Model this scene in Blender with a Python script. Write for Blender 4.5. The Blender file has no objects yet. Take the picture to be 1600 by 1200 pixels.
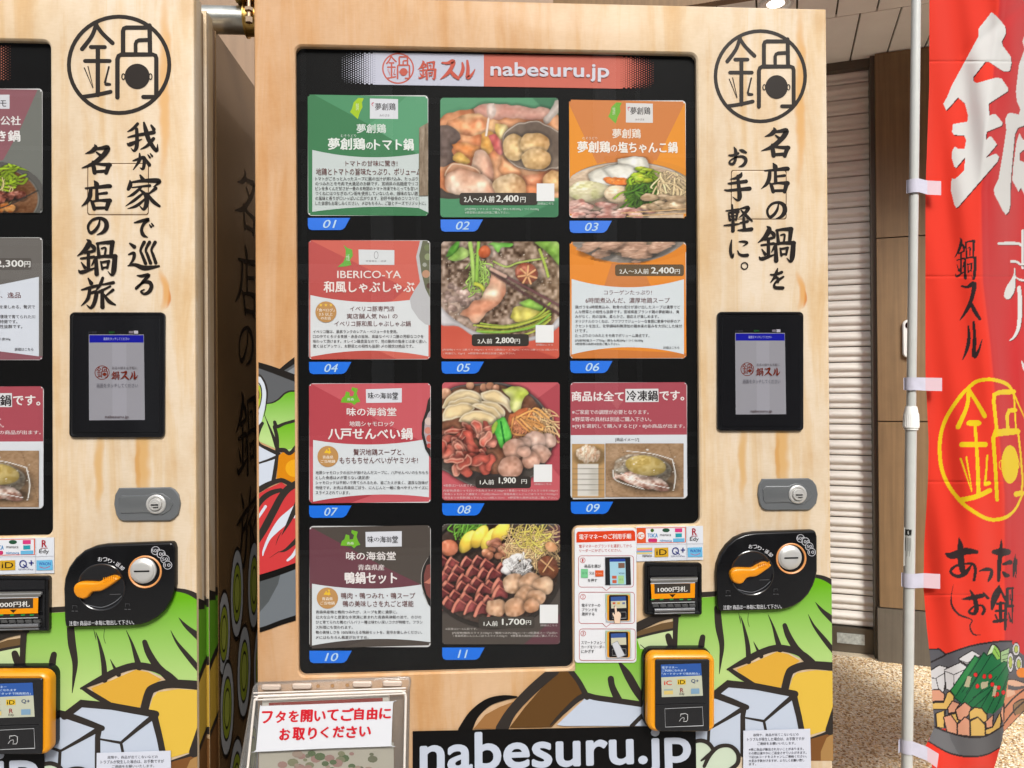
import bpy, bmesh, math, random
import numpy as np
from mathutils import Matrix, Vector
from mathutils.geometry import tessellate_polygon

S = bpy.context.scene
COL = S.collection
# ------------------------------------------------------------------ camera
F, YAW, PITCH, ROLL = 1200.0, 0.060422, 0.004544, -0.0066605
CD, H = 1.3608, 1.15                      # distance to the machine fronts, height above the ground


def _rot():
    cy, sy, cp, sp, cr, sr = math.cos(YAW), math.sin(YAW), math.cos(PITCH), math.sin(PITCH), math.cos(ROLL), math.sin(ROLL)
    fwd = np.array([sy * cp, cy * cp, sp]); right = np.array([cy, -sy, 0.0]); up = np.cross(right, fwd)
    return cr * right + sr * up, -sr * right + cr * up, fwd


R_, U_, F_ = _rot()
cam = bpy.data.cameras.new('camera'); cam.sensor_width = 36; cam.lens = F * 36 / 1600; cam.clip_start = 0.05; cam.clip_end = 300
co = bpy.data.objects.new('camera', cam); COL.objects.link(co); S.camera = co
co.matrix_world = Matrix(((R_[0], U_[0], -F_[0], 0), (R_[1], U_[1], -F_[1], -CD), (R_[2], U_[2], -F_[2], H), (0, 0, 0, 1)))

# ------------------------------------------------------------------ light
SUN_EL, SUN_AZ = math.radians(40), math.radians(172)      # azimuth clockwise from +Y: from behind the photographer, a little right
w = bpy.data.worlds.new('World'); S.world = w; w.use_nodes = True
nt = w.node_tree; bg = nt.nodes['Background']
sky = nt.nodes.new('ShaderNodeTexSky'); sky.sky_type = 'NISHITA'; sky.sun_disc = False
sky.sun_elevation = SUN_EL; sky.sun_rotation = SUN_AZ; sky.air_density = 1.2; sky.dust_density = 4.0; sky.ozone_density = 1.0
hs = nt.nodes.new('ShaderNodeHueSaturation'); hs.inputs['Saturation'].default_value = 0.34
nt.links.new(sky.outputs[0], hs.inputs['Color']); nt.links.new(hs.outputs[0], bg.inputs['Color'])
bg.inputs['Strength'].default_value = 0.15
sl = bpy.data.lights.new('sun', 'SUN'); sl.energy = 2.3; sl.angle = math.radians(18); sl.color = (1.0, 0.97, 0.92)
so = bpy.data.objects.new('sun', sl); COL.objects.link(so)
_d = Vector((math.sin(SUN_AZ) * math.cos(SUN_EL), math.cos(SUN_AZ) * math.cos(SUN_EL), math.sin(SUN_EL)))
so.rotation_euler = _d.to_track_quat('Z', 'Y').to_euler()
S.view_settings.view_transform = 'Standard'; S.view_settings.look = 'None'; S.view_settings.gamma = 1
S.view_settings.use_curve_mapping = False
S.view_settings.exposure = 0.63


# ------------------------------------------------------------------ geometry helpers
def ray(px, py):
    d = R_ * ((px - 800) / F) + U_ * ((600 - py) / F) + F_
    return d


def pl(px, py, y=0.0):                     # point of the plane y = const seen at that pixel -> (x, z)
    d = ray(px, py); t = (CD + y) / d[1]
    return (d[0] * t, H + d[2] * t)


def V(x0, y0, s, pts):                     # enlarged-view coordinates -> photograph pixels
    return [(x0 + p[0] / s, y0 + p[1] / s) + tuple(q / s for q in p[2:3]) for p in pts]


def lin(c):
    return tuple(((v / 255) / 12.92 if v / 255 <= 0.04045 else ((v / 255 + 0.055) / 1.055) ** 2.4) for v in c)


ALB = 0.57


def alb(c):                                # photograph colour -> base colour
    return tuple(min(0.85, v * ALB) for v in lin(c)) + (1.0,)


def catmull(pts, n=5):
    if len(pts) < 3: return list(pts)
    P = [pts[0]] + list(pts) + [pts[-1]]; out = []
    for i in range(1, len(P) - 2):
        a, b, c, d = [np.array(P[i + k], float) for k in (-1, 0, 1, 2)]
        for k in range(n):
            t = k / n
            out.append(tuple(0.5 * ((2 * b) + (c - a) * t + (2 * a - 5 * b + 4 * c - d) * t * t + (3 * b - a - 3 * c + d) * t ** 3)))
    out.append(tuple(pts[-1])); return out


def rrect(x0, y0, x1, y1, r, n=6):
    """rounded rectangle; r may be 4 radii (tl,tr,br,bl) in y-down order"""
    rs = r if isinstance(r, (tuple, list)) else (r,) * 4
    out = []
    for (cx, cy, a0, q) in ((x0 + rs[0], y0 + rs[0], 180, rs[0]), (x1 - rs[1], y0 + rs[1], 270, rs[1]), (x1 - rs[2], y1 - rs[2], 0, rs[2]), (x0 + rs[3], y1 - rs[3], 90, rs[3])):
        if q <= 0: out.append((cx, cy)); continue
        for k in range(n + 1):
            a = math.radians(a0 + 90 * k / n); out.append((cx + q * math.cos(a), cy + q * math.sin(a)))
    return out


def circ(cx, cy, rx, ry=None, n=40):
    ry = ry or rx
    return [(cx + rx * math.cos(2 * math.pi * k / n), cy + ry * math.sin(2 * math.pi * k / n)) for k in range(n)]


def tess(loops):
    vs = [p for l in loops for p in l]
    return vs, tessellate_polygon([[Vector((p[0], p[1], 0)) for p in l] for l in loops])


_txt = {}


def glyphs(s, bold=0.0, res=2, shear=0.0):
    """triangles of a string set in the built-in font, scaled to a unit box"""
    key = (s, bold, res, shear)
    if key not in _txt:
        c = bpy.data.curves.new('t', 'FONT'); c.body = s; c.size = 1; c.resolution_u = res; c.offset = bold; c.shear = shear; c.fill_mode = 'FRONT'
        o = bpy.data.objects.new('t', c)
        me = o.to_mesh(); n = len(me.vertices)
        v = np.zeros(n * 3); me.vertices.foreach_get('co', v); v = v.reshape(n, 3)[:, :2]
        me.calc_loop_triangles(); t = np.zeros(len(me.loop_triangles) * 3, int); me.loop_triangles.foreach_get('vertices', t)
        o.to_mesh_clear(); bpy.data.objects.remove(o); bpy.data.curves.remove(c)
        lo, hi = v.min(0), v.max(0)
        _txt[key] = ((v - lo) / np.maximum(hi - lo, 1e-6), t.reshape(-1, 3), (hi - lo))
    return _txt[key]


def ribbon2d(pts, smooth=True, closed=False, cap=True):
    """(x,y,w) path -> list of convex faces (2-D)"""
    P = catmull(pts, 5) if smooth and len(pts) > 2 else [tuple(p) for p in pts]
    P = np.array(P, float); xy = P[:, :2]; wd = P[:, 2] / 2
    t = np.zeros_like(xy); t[1:-1] = xy[2:] - xy[:-2]; t[0] = xy[1] - xy[0]; t[-1] = xy[-1] - xy[-2]
    if closed: t[0] = t[-1] = xy[1] - xy[-2]
    t /= np.maximum(np.linalg.norm(t, axis=1), 1e-9)[:, None]
    nrm = np.stack([-t[:, 1], t[:, 0]], 1)
    if not smooth:                                            # miter
        for i in range(1, len(xy) - 1):
            a = xy[i] - xy[i - 1]; a /= np.linalg.norm(a) + 1e-9
            k = abs(a[0] * t[i][0] + a[1] * t[i][1]); nrm[i] /= max(k, 0.5)
    L, Rr = xy + nrm * wd[:, None], xy - nrm * wd[:, None]
    fs = []
    for i in range(len(xy) - 1):
        fs.append([tuple(L[i]), tuple(L[i + 1]), tuple(Rr[i + 1]), tuple(Rr[i])])
    if cap and not closed:
        for i, sg in ((0, -1), (len(xy) - 1, 1)):
            if wd[i] <= 0: continue
            f = []
            for k in range(7):
                a = math.pi * k / 6
                f.append(tuple(xy[i] + nrm[i] * wd[i] * math.cos(a) + sg * t[i] * wd[i] * math.sin(a)))
            fs.append(f)
    return fs


def clip_poly(f, lim):
    """convex polygon clipped by an axis-aligned box (x0,x1,y0,y1)"""
    for ax, val, sg in ((0, lim[0], 1), (0, lim[1], -1), (1, lim[2], 1), (1, lim[3], -1)):
        out = []
        for i in range(len(f)):
            a, b = f[i - 1], f[i]; da, db = (a[ax] - val) * sg, (b[ax] - val) * sg
            if (da < 0) != (db < 0):
                t = da / (da - db); out.append((a[0] + (b[0] - a[0]) * t, a[1] + (b[1] - a[1]) * t))
            if db >= 0: out.append(b)
        f = out
        if len(f) < 3: return None
    return f


class Print:
    """flat ink layers: polygons, brush ribbons and lettering, each a hair above the one below.
    to(px,py)->(a,b) maps drawing coordinates to the surface, fr(a,b,d)->world point d in front of it"""
    def __init__(s, to, fr, base=0.0004, step=0.00003, clips=None):
        s.to, s.fr, s.d, s.step, s.clips = to, fr, base, step, clips
        s.v, s.f, s.c = [], [], []

    def face(s, ab, colf):
        for lim in (s.clips or [None]):
            g = clip_poly(ab, lim) if lim else ab
            if not g: continue
            i = len(s.v)
            s.v += [s.fr(a, b, s.d) for a, b in g]; s.c += [colf(a, b) for a, b in g]
            s.f.append(tuple(range(i, i + len(g))))

    def _cf(s, col, col2=None, rng=None):
        c1 = alb(col)
        if col2 is None: return lambda a, b: c1
        c2 = alb(col2); z1, z2 = rng

        def f(a, b):
            t = min(1, max(0, (b - z1) / (z2 - z1))); return tuple(c1[k] + (c2[k] - c1[k]) * t for k in range(4))
        return f

    def poly(s, pts, col, holes=(), up=True):
        vs, tr = tess([[s.to(*p[:2]) for p in l] for l in [pts] + list(holes)])
        cf = s._cf(col)
        for t in tr: s.face([tuple(vs[k]) for k in t], cf)
        s.d += s.step

    def grad(s, pts, col, col2, y1, y2, n=8):
        vs, tr = tess([[s.to(*p[:2]) for p in pts]])
        z1, z2 = s.to(pts[0][0], y1)[1], s.to(pts[0][0], y2)[1]
        cf = s._cf(col, col2, (z1, z2)); zs = [z1 + (z2 - z1) * k / n for k in range(n + 1)]
        bands = [(99, zs[0])] + list(zip(zs[:-1], zs[1:])) + [(zs[-1], -99)]
        for t in tr:
            f = [tuple(vs[k]) for k in t]
            for hi, lo in bands:
                g = clip_poly(f, (-99, 99, lo, hi))
                if g: s.face(g, cf)
        s.d += s.step

    def rib(s, pts, col, smooth=True, closed=False, cap=True):
        cf = s._cf(col); k = abs(s.to(pts[0][0] + 1, pts[0][1])[0] - s.to(pts[0][0], pts[0][1])[0])
        P = [s.to(p[0], p[1]) + (p[2] * k,) for p in pts]
        for f in ribbon2d(P, smooth, closed, cap): s.face(f, cf)
        s.d += s.step

    def ring(s, cx, cy, rx, ry, w, col, n=48):
        o, i = [s.to(*p) for p in circ(cx, cy, rx, ry, n)], [s.to(*p) for p in circ(cx, cy, rx - w, ry - w, n)]
        cf = s._cf(col)
        for k in range(n): s.face([o[k], o[(k + 1) % n], i[(k + 1) % n], i[k]], cf)
        s.d += s.step

    def frame(s, pts, w, col):
        P = [(p[0], p[1], w) for p in pts] + [(pts[0][0], pts[0][1], w)]
        s.rib(P, col, smooth=False, closed=True)

    def text(s, st, x0, y0, x1, y1, col, bold=0.0, res=2, shear=0.0, ang=0.0):
        v, tr, _ = glyphs(st, 0.0, res, shear)
        X = x0 + v[:, 0] * (x1 - x0); Y = y1 + v[:, 1] * (y0 - y1)
        if ang:
            cx, cy = (x0 + x1) / 2, (y0 + y1) / 2; ca, sa = math.cos(ang), math.sin(ang)
            X, Y = cx + (X - cx) * ca - (Y - cy) * sa, cy + (X - cx) * sa + (Y - cy) * ca
        cf = s._cf(col)
        for ox, oy in s._bold(st, bold, abs(y1 - y0)):
            P = [s.to(a + ox, b + oy) for a, b in zip(X, Y)]
            for t in tr: s.face([P[k] for k in t], cf)
            s.d += s.step * .5
        s.d += s.step * .5

    def _bold(s, st, bold, h):             # heavier strokes of the wide characters: the same glyph printed with small shifts
        if bold <= 0: return [(0, 0)]
        if st.isascii():
            e = bold * h * .75; return [(e * math.cos(k * .785), e * math.sin(k * .785)) for k in range(8)] if h > 25 else [(-e, 0), (e, 0), (0, e * .6), (0, -e * .6)] if h > 6 else [(-e, 0), (e, 0)]
        e = bold * h * .62
        return [(-e, 0), (e, 0), (0, -e * .7), (0, e * .7)] if h > 9 else [(-e, 0), (e, 0)]

    def quadtext(s, st, q, col, bold=0.0, res=2):
        """lettering stretched over four corners tl,tr,br,bl"""
        v, tr, _ = glyphs(st, 0.0, res); P = []
        for u, t in v:
            t = 1 - t
            P.append(s.to(*[(q[0][k] * (1 - u) + q[1][k] * u) * (1 - t) + (q[3][k] * (1 - u) + q[2][k] * u) * t for k in (0, 1)]))
        cf = s._cf(col)
        for ox, oy in s._bold(st, bold, abs(q[3][1] - q[0][1])):
            k_ = CD / F
            for t in tr: s.face([(P[k][0] + ox * k_, P[k][1] - oy * k_) for k in t], cf)
            s.d += s.step

    def brush(s, name, x0, y0, x1, y1, col):
        strokes, (bx0, by0, bx1, by1) = BR[name]
        sx, sy = (x1 - x0) / (bx1 - bx0), (y1 - y0) / (by1 - by0); sc = math.sqrt(abs(sx * sy))
        for st in strokes:
            s.rib([(x0 + (p[0] - bx0) * sx, y0 + (p[1] - by0) * sy, p[2] * sc * 1.55) for p in st], col)

    def build(s, name, mat, parent):
        return mk(name, s.v, s.f, mat, parent, col=s.c)


def mk(name, v, f, mat, parent=None, col=None, smooth=False, mi=None, autosmooth=None):
    me = bpy.data.meshes.new(name)
    base = Vector(origin(parent)) if parent else Vector((0, 0, 0))
    me.from_pydata([(p[0] - base[0], p[1] - base[1], p[2] - base[2]) for p in v], [], f)
    for m in (mat if isinstance(mat, (list, tuple)) else [mat]): me.materials.append(m)
    if mi: me.polygons.foreach_set('material_index', mi)
    if col is not None:
        a = me.color_attributes.new('Col', 'FLOAT_COLOR', 'POINT'); a.data.foreach_set('color', np.array(col, dtype=np.float32).ravel())
    if smooth: me.polygons.foreach_set('use_smooth', [True] * len(me.polygons))
    me.update()
    if autosmooth: me.set_sharp_from_angle(angle=autosmooth)
    o = bpy.data.objects.new(name, me); COL.objects.link(o)
    if parent: o.parent = parent
    return o


def origin(o):
    p = Vector((0, 0, 0))
    while o: p += o.location; o = o.parent
    return p


class Solid:
    """several closed shapes collected into one mesh; each shape has a material slot"""
    def __init__(s, fr): s.fr = fr; s.v, s.f, s.m = [], [], []

    def add(s, v, f, m=0):
        i = len(s.v); s.v += v; s.f += [tuple(k + i for k in q) for q in f]; s.m += [m] * len(f)

    def plate(s, loop, prof, m=0, hole=None, back=True, cap=True):
        """loop (surface coords, any winding) swept through prof [(inset, d)...] from back to front, capped at the front"""
        L = [tuple(p) for p in loop]
        ar = sum(L[i - 1][0] * L[i][1] - L[i][0] * L[i - 1][1] for i in range(len(L)))
        if ar < 0: L = L[::-1]
        n = len(L); P = np.array(L); e1 = P - np.roll(P, 1, 0); e2 = np.roll(P, -1, 0) - P
        e1 /= np.maximum(np.linalg.norm(e1, axis=1), 1e-9)[:, None]; e2 /= np.maximum(np.linalg.norm(e2, axis=1), 1e-9)[:, None]
        n1 = np.stack([-e1[:, 1], e1[:, 0]], 1); n2 = np.stack([-e2[:, 1], e2[:, 0]], 1)
        nn = n1 + n2; nn /= np.maximum((nn * nn).sum(1) / 2, 0.3)[:, None]
        rings = [P + nn * ins for ins, d in prof]
        v = []; f = []
        for r, (ins, d) in zip(rings, prof): v += [s.fr(a, b, d) for a, b in r]
        for k in range(len(prof) - 1):
            for i in range(n):
                j = (i + 1) % n; f.append((k * n + i, k * n + j, (k + 1) * n + j, (k + 1) * n + i))
        if cap:
            k = (len(prof) - 1) * n
            if hole is None:
                _, tr = tess([[tuple(p) for p in rings[-1]]]); f += [tuple(k + q for q in t) for t in tr]
            else:
                _, tr = tess([[tuple(p) for p in rings[-1]], list(hole)])
                v += [s.fr(a, b, prof[-1][1]) for a, b in hole]
                f += [tuple((k + q if q < n else len(v) - len(hole) + q - n) for q in t) for t in tr]
        if back: f.append(tuple(range(n))[::-1])
        s.add(v, f, m); return [tuple(p) for p in rings[-1]]

    def box(s, x0, x1, y0, y1, z0, z1, m=0):
        v = [(x, y, z) for x in (x0, x1) for y in (y0, y1) for z in (z0, z1)]
        s.add(v, [(0, 1, 3, 2), (4, 6, 7, 5), (0, 4, 5, 1), (2, 3, 7, 6), (0, 2, 6, 4), (1, 5, 7, 3)], m)

    def disc(s, cx, cz, prof, m=0, n=32, ry=1.0, cap=True):
        """lathe round the surface normal; prof [(r, d)...]"""
        v, f = [], []
        for r, d in prof:
            v += [s.fr(cx + r * math.cos(2 * math.pi * k / n), cz + ry * r * math.sin(2 * math.pi * k / n), d) for k in range(n)]
        for q in range(len(prof) - 1):
            for k in range(n): f.append((q * n + k, q * n + (k + 1) % n, (q + 1) * n + (k + 1) % n, (q + 1) * n + k))
        if cap: f.append(tuple((len(prof) - 1) * n + k for k in range(n)))
        s.add(v, f, m)

    def tube(s, a, b, r, m=0, n=24, cap=True, r2=None):
        a, b = Vector(a), Vector(b); d = (b - a).normalized(); u = d.orthogonal().normalized(); w_ = d.cross(u); v = []
        for p, q in ((a, r), (b, r2 or r)):
            v += [tuple(p + (u * math.cos(2 * math.pi * k / n) + w_ * math.sin(2 * math.pi * k / n)) * q) for k in range(n)]
        f = [(k, (k + 1) % n, n + (k + 1) % n, n + k) for k in range(n)]
        if cap: f += [tuple(range(n))[::-1], tuple(range(n, 2 * n))]
        s.add(v, f, m)

    def build(s, name, mat, parent, smooth=0.6):
        me = mk(name, s.v, s.f, mat, parent, mi=s.m)
        bm = bmesh.new(); bm.from_mesh(me.data); bmesh.ops.recalc_face_normals(bm, faces=bm.faces); bm.to_mesh(me.data); bm.free()
        if smooth:
            me.data.polygons.foreach_set('use_smooth', [True] * len(me.data.polygons)); me.data.set_sharp_from_angle(angle=smooth)
        return me


def front(y):                              # frame of a surface facing the camera at depth y
    return lambda a, b, d: (a, y - d, b)


def thing(name, label, cat, loc=(0, 0, 0), group=None):
    o = bpy.data.objects.new(name, None); COL.objects.link(o); o.location = loc; o.empty_display_size = 0.1
    tag(o, label, cat, group); return o


def tag(o, label=None, cat=None, group=None, kind=None):
    if label: o['label'] = label
    if cat: o['category'] = cat
    if group: o['group'] = group
    if kind: o['kind'] = kind
    return o


def copy_tree(o, parent=None):
    c = o.copy(); COL.objects.link(c)
    if parent: c.parent = parent; c.matrix_parent_inverse = o.matrix_parent_inverse
    for ch in [q for q in bpy.data.objects if q.parent == o]: copy_tree(ch, c)
    return c


# ------------------------------------------------------------------ materials
MT = {}


def mat(name, col, rough=0.5, metal=0.0, bump=0.0, bscale=200.0, var=0.0, vscale=4.0, coat=0.0, spec=0.5, emit=None, trans=0.0, ior=1.45):
    if name in MT: return MT[name]
    m = bpy.data.materials.new(name); m.use_nodes = True; t = m.node_tree; b = t.nodes['Principled BSDF']
    b.inputs['Base Color'].default_value = tuple(col) + (1,) if len(col) == 3 else col
    b.inputs['Roughness'].default_value = rough; b.inputs['Metallic'].default_value = metal
    b.inputs['Coat Weight'].default_value = coat; b.inputs['Specular IOR Level'].default_value = spec
    b.inputs['Coat Roughness'].default_value = 0.06
    if trans: b.inputs['Transmission Weight'].default_value = trans; b.inputs['IOR'].default_value = ior
    if emit: b.inputs['Emission Color'].default_value = tuple(emit[:3]) + (1,); b.inputs['Emission Strength'].default_value = emit[3]
    tc = t.nodes.new('ShaderNodeTexCoord')
    if bump:
        n = t.nodes.new('ShaderNodeTexNoise'); n.inputs['Scale'].default_value = bscale; n.inputs['Detail'].default_value = 4
        bp = t.nodes.new('ShaderNodeBump'); bp.inputs['Strength'].default_value = bump; bp.inputs['Distance'].default_value = 0.002
        t.links.new(tc.outputs['Object'], n.inputs['Vector']); t.links.new(n.outputs['Fac'], bp.inputs['Height']); t.links.new(bp.outputs[0], b.inputs['Normal'])
    if var:
        n = t.nodes.new('ShaderNodeTexNoise'); n.inputs['Scale'].default_value = vscale; n.inputs['Detail'].default_value = 6; n.inputs['Roughness'].default_value = 0.65
        mp = t.nodes.new('ShaderNodeMapRange'); mp.inputs['From Min'].default_value = 0.3; mp.inputs['From Max'].default_value = 0.7
        mp.inputs['To Min'].default_value = 1 - var; mp.inputs['To Max'].default_value = 1 + var
        hv = t.nodes.new('ShaderNodeHueSaturation'); hv.inputs['Color'].default_value = b.inputs['Base Color'].default_value
        t.links.new(tc.outputs['Object'], n.inputs['Vector']); t.links.new(n.outputs['Fac'], mp.inputs['Value'])
        t.links.new(mp.outputs[0], hv.inputs['Value']); t.links.new(hv.outputs[0], b.inputs['Base Color'])
    MT[name] = m; return m


def ink(name, rough, coat=0.0, emit=0.0, grain=0.0):
    m = mat(name, (1, 1, 1), rough, coat=coat, spec=0.14); t = m.node_tree; b = t.nodes['Principled BSDF']
    a = t.nodes.new('ShaderNodeAttribute'); a.attribute_name = 'Col'; t.links.new(a.outputs['Color'], b.inputs['Base Color'])
    if emit: t.links.new(a.outputs['Color'], b.inputs['Emission Color']); b.inputs['Emission Strength'].default_value = emit
    return m


INK = ink('vinyl_print', 0.38)
PAPER = ink('paper_print', 0.55)
LCD = ink('lcd_picture', 0.2, emit=0.10)


def wood_wrap():
    m = mat('wood_grain_wrap', (0.6, 0.45, 0.28), 0.42, coat=0.02, spec=0.10); t = m.node_tree; b = t.nodes['Principled BSDF']; N = t.nodes.new; Lk = t.links.new
    tc = [n for n in t.nodes if n.type == 'TEX_COORD'][0]
    sep = N('ShaderNodeSeparateXYZ'); Lk(tc.outputs['Object'], sep.inputs[0])

    def noise(sx, sz, det, rough=0.6, dist=0.0):
        mp = N('ShaderNodeMapping'); mp.inputs['Scale'].default_value = (sx, sx, sz); Lk(tc.outputs['Object'], mp.inputs[0])
        n = N('ShaderNodeTexNoise'); n.inputs['Scale'].default_value = 1; n.inputs['Detail'].default_value = det; n.inputs['Roughness'].default_value = rough
        n.inputs['Distortion'].default_value = dist; Lk(mp.outputs[0], n.inputs['Vector']); return n.outputs['Fac']

    def ramp(fac, stops):
        r = N('ShaderNodeValToRGB'); e = r.color_ramp.elements
        while len(e) > 1: e.remove(e[0])
        e[0].position = stops[0][0]; e[0].color = stops[0][1]
        for p, c in stops[1:]:
            q = e.new(p); q.color = c
        Lk(fac, r.inputs[0]); return r.outputs['Color']

    def mix(fac, a, c, mode='MIX'):
        x = N('ShaderNodeMix'); x.data_type = 'RGBA'; x.blend_type = mode
        for s_, val in ((0, fac), (6, a), (7, c)):
            if hasattr(val, 'links') or isinstance(val, bpy.types.NodeSocket): Lk(val, x.inputs[s_])
            else: x.inputs[s_].default_value = val
        return x.outputs[2]
    # pale on the right of the door, honey coloured on the left
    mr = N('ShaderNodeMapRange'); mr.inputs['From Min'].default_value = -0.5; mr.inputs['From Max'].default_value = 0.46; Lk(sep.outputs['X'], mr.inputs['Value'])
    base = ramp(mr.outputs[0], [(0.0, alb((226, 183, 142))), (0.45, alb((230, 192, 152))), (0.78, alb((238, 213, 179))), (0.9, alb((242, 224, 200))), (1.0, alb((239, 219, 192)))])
    streak = ramp(noise(24, 2.6, 5, 0.62, 0.5), [(0.0, (1.03, 1.03, 1.03, 1)), (0.44, (1, 1, 1, 1)), (0.58, (0.95, 0.86, 0.72, 1)), (0.72, (0.89, 0.73, 0.50, 1))])
    blot = ramp(noise(11, 7, 6, 0.68), [(0.32, (0.90, 0.83, 0.74, 1)), (0.52, (1, 1, 1, 1)), (0.70, (1.05, 1.07, 1.12, 1))])
    fine = ramp(noise(60, 420, 3), [(0.3, (0.95, 0.94, 0.92, 1)), (0.7, (1.03, 1.03, 1.03, 1))])
    c = mix(1.0, base, streak, 'MULTIPLY'); c = mix(0.9, c, blot, 'MULTIPLY'); c = mix(0.8, c, fine, 'MULTIPLY')
    # burnt orange mark and the long streak above it
    nz = noise(9, 9, 3)

    def spot(x0, z0, rx, rz, col, c, bend=0.0):
        px = N('ShaderNodeMath'); px.operation = 'MULTIPLY_ADD'; px.inputs[1].default_value = 0.03; Lk(nz, px.inputs[0]); Lk(sep.outputs['X'], px.inputs[2])
        a = N('ShaderNodeMath'); a.operation = 'SUBTRACT'; Lk(px.outputs[0], a.inputs[0]); a.inputs[1].default_value = x0 + 0.015
        zz = N('ShaderNodeMath'); zz.operation = 'SUBTRACT'; Lk(sep.outputs['Z'], zz.inputs[0]); zz.inputs[1].default_value = z0
        z2 = N('ShaderNodeMath'); z2.operation = 'DIVIDE'; Lk(zz.outputs[0], z2.inputs[0]); z2.inputs[1].default_value = rz
        z3 = N('ShaderNodeMath'); z3.operation = 'MULTIPLY'; Lk(z2.outputs[0], z3.inputs[0]); Lk(z2.outputs[0], z3.inputs[1])
        a2 = N('ShaderNodeMath'); a2.operation = 'MULTIPLY_ADD'; Lk(z3.outputs[0], a2.inputs[0]); a2.inputs[1].default_value = bend; Lk(a.outputs[0], a2.inputs[2])
        x2 = N('ShaderNodeMath'); x2.operation = 'DIVIDE'; Lk(a2.outputs[0], x2.inputs[0]); x2.inputs[1].default_value = rx
        x3 = N('ShaderNodeMath'); x3.operation = 'MULTIPLY_ADD'; Lk(x2.outputs[0], x3.inputs[0]); Lk(x2.outputs[0], x3.inputs[1]); Lk(z3.outputs[0], x3.inputs[2])
        r = N('ShaderNodeMapRange'); r.interpolation_type = 'SMOOTHSTEP'; r.inputs['From Min'].default_value = 0.0; r.inputs['From Max'].default_value = 1.0
        r.inputs['To Min'].default_value = 1; r.inputs['To Max'].default_value = 0; Lk(x3.outputs[0], r.inputs['Value'])
        return mix(r.outputs[0], c, col)
    for (px_, py_, rx, rz, cc, bd) in ((1258, 462, 0.0045, 0.026, (214, 128, 46), 0.010), (1254, 455, 0.009, 0.040, (230, 176, 112), 0.012), (1250, 150, 0.012, 0.20, (229, 180, 118), 0.0),
                                       (1222, 700, 0.018, 0.10, (229, 184, 122), 0.0), (1160, 720, 0.010, 0.09, (230, 188, 130), 0.0), (1215, 715, 0.006, 0.06, (222, 170, 104), 0.0)):
        x, z = pl(px_, py_)
        c = spot(x - RX0, z, rx, rz, alb(cc), c, bd)
    Lk(c, b.inputs['Base Color'])
    bp = N('ShaderNodeBump'); bp.inputs['Strength'].default_value = 0.12; bp.inputs['Distance'].default_value = 0.001
    Lk(noise(900, 900, 2), bp.inputs['Height']); Lk(bp.outputs[0], b.inputs['Normal'])
    return m


RX0, DX = 0.150, -1.1283                  # right machine's base x; left machine stands DX beside it
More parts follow.
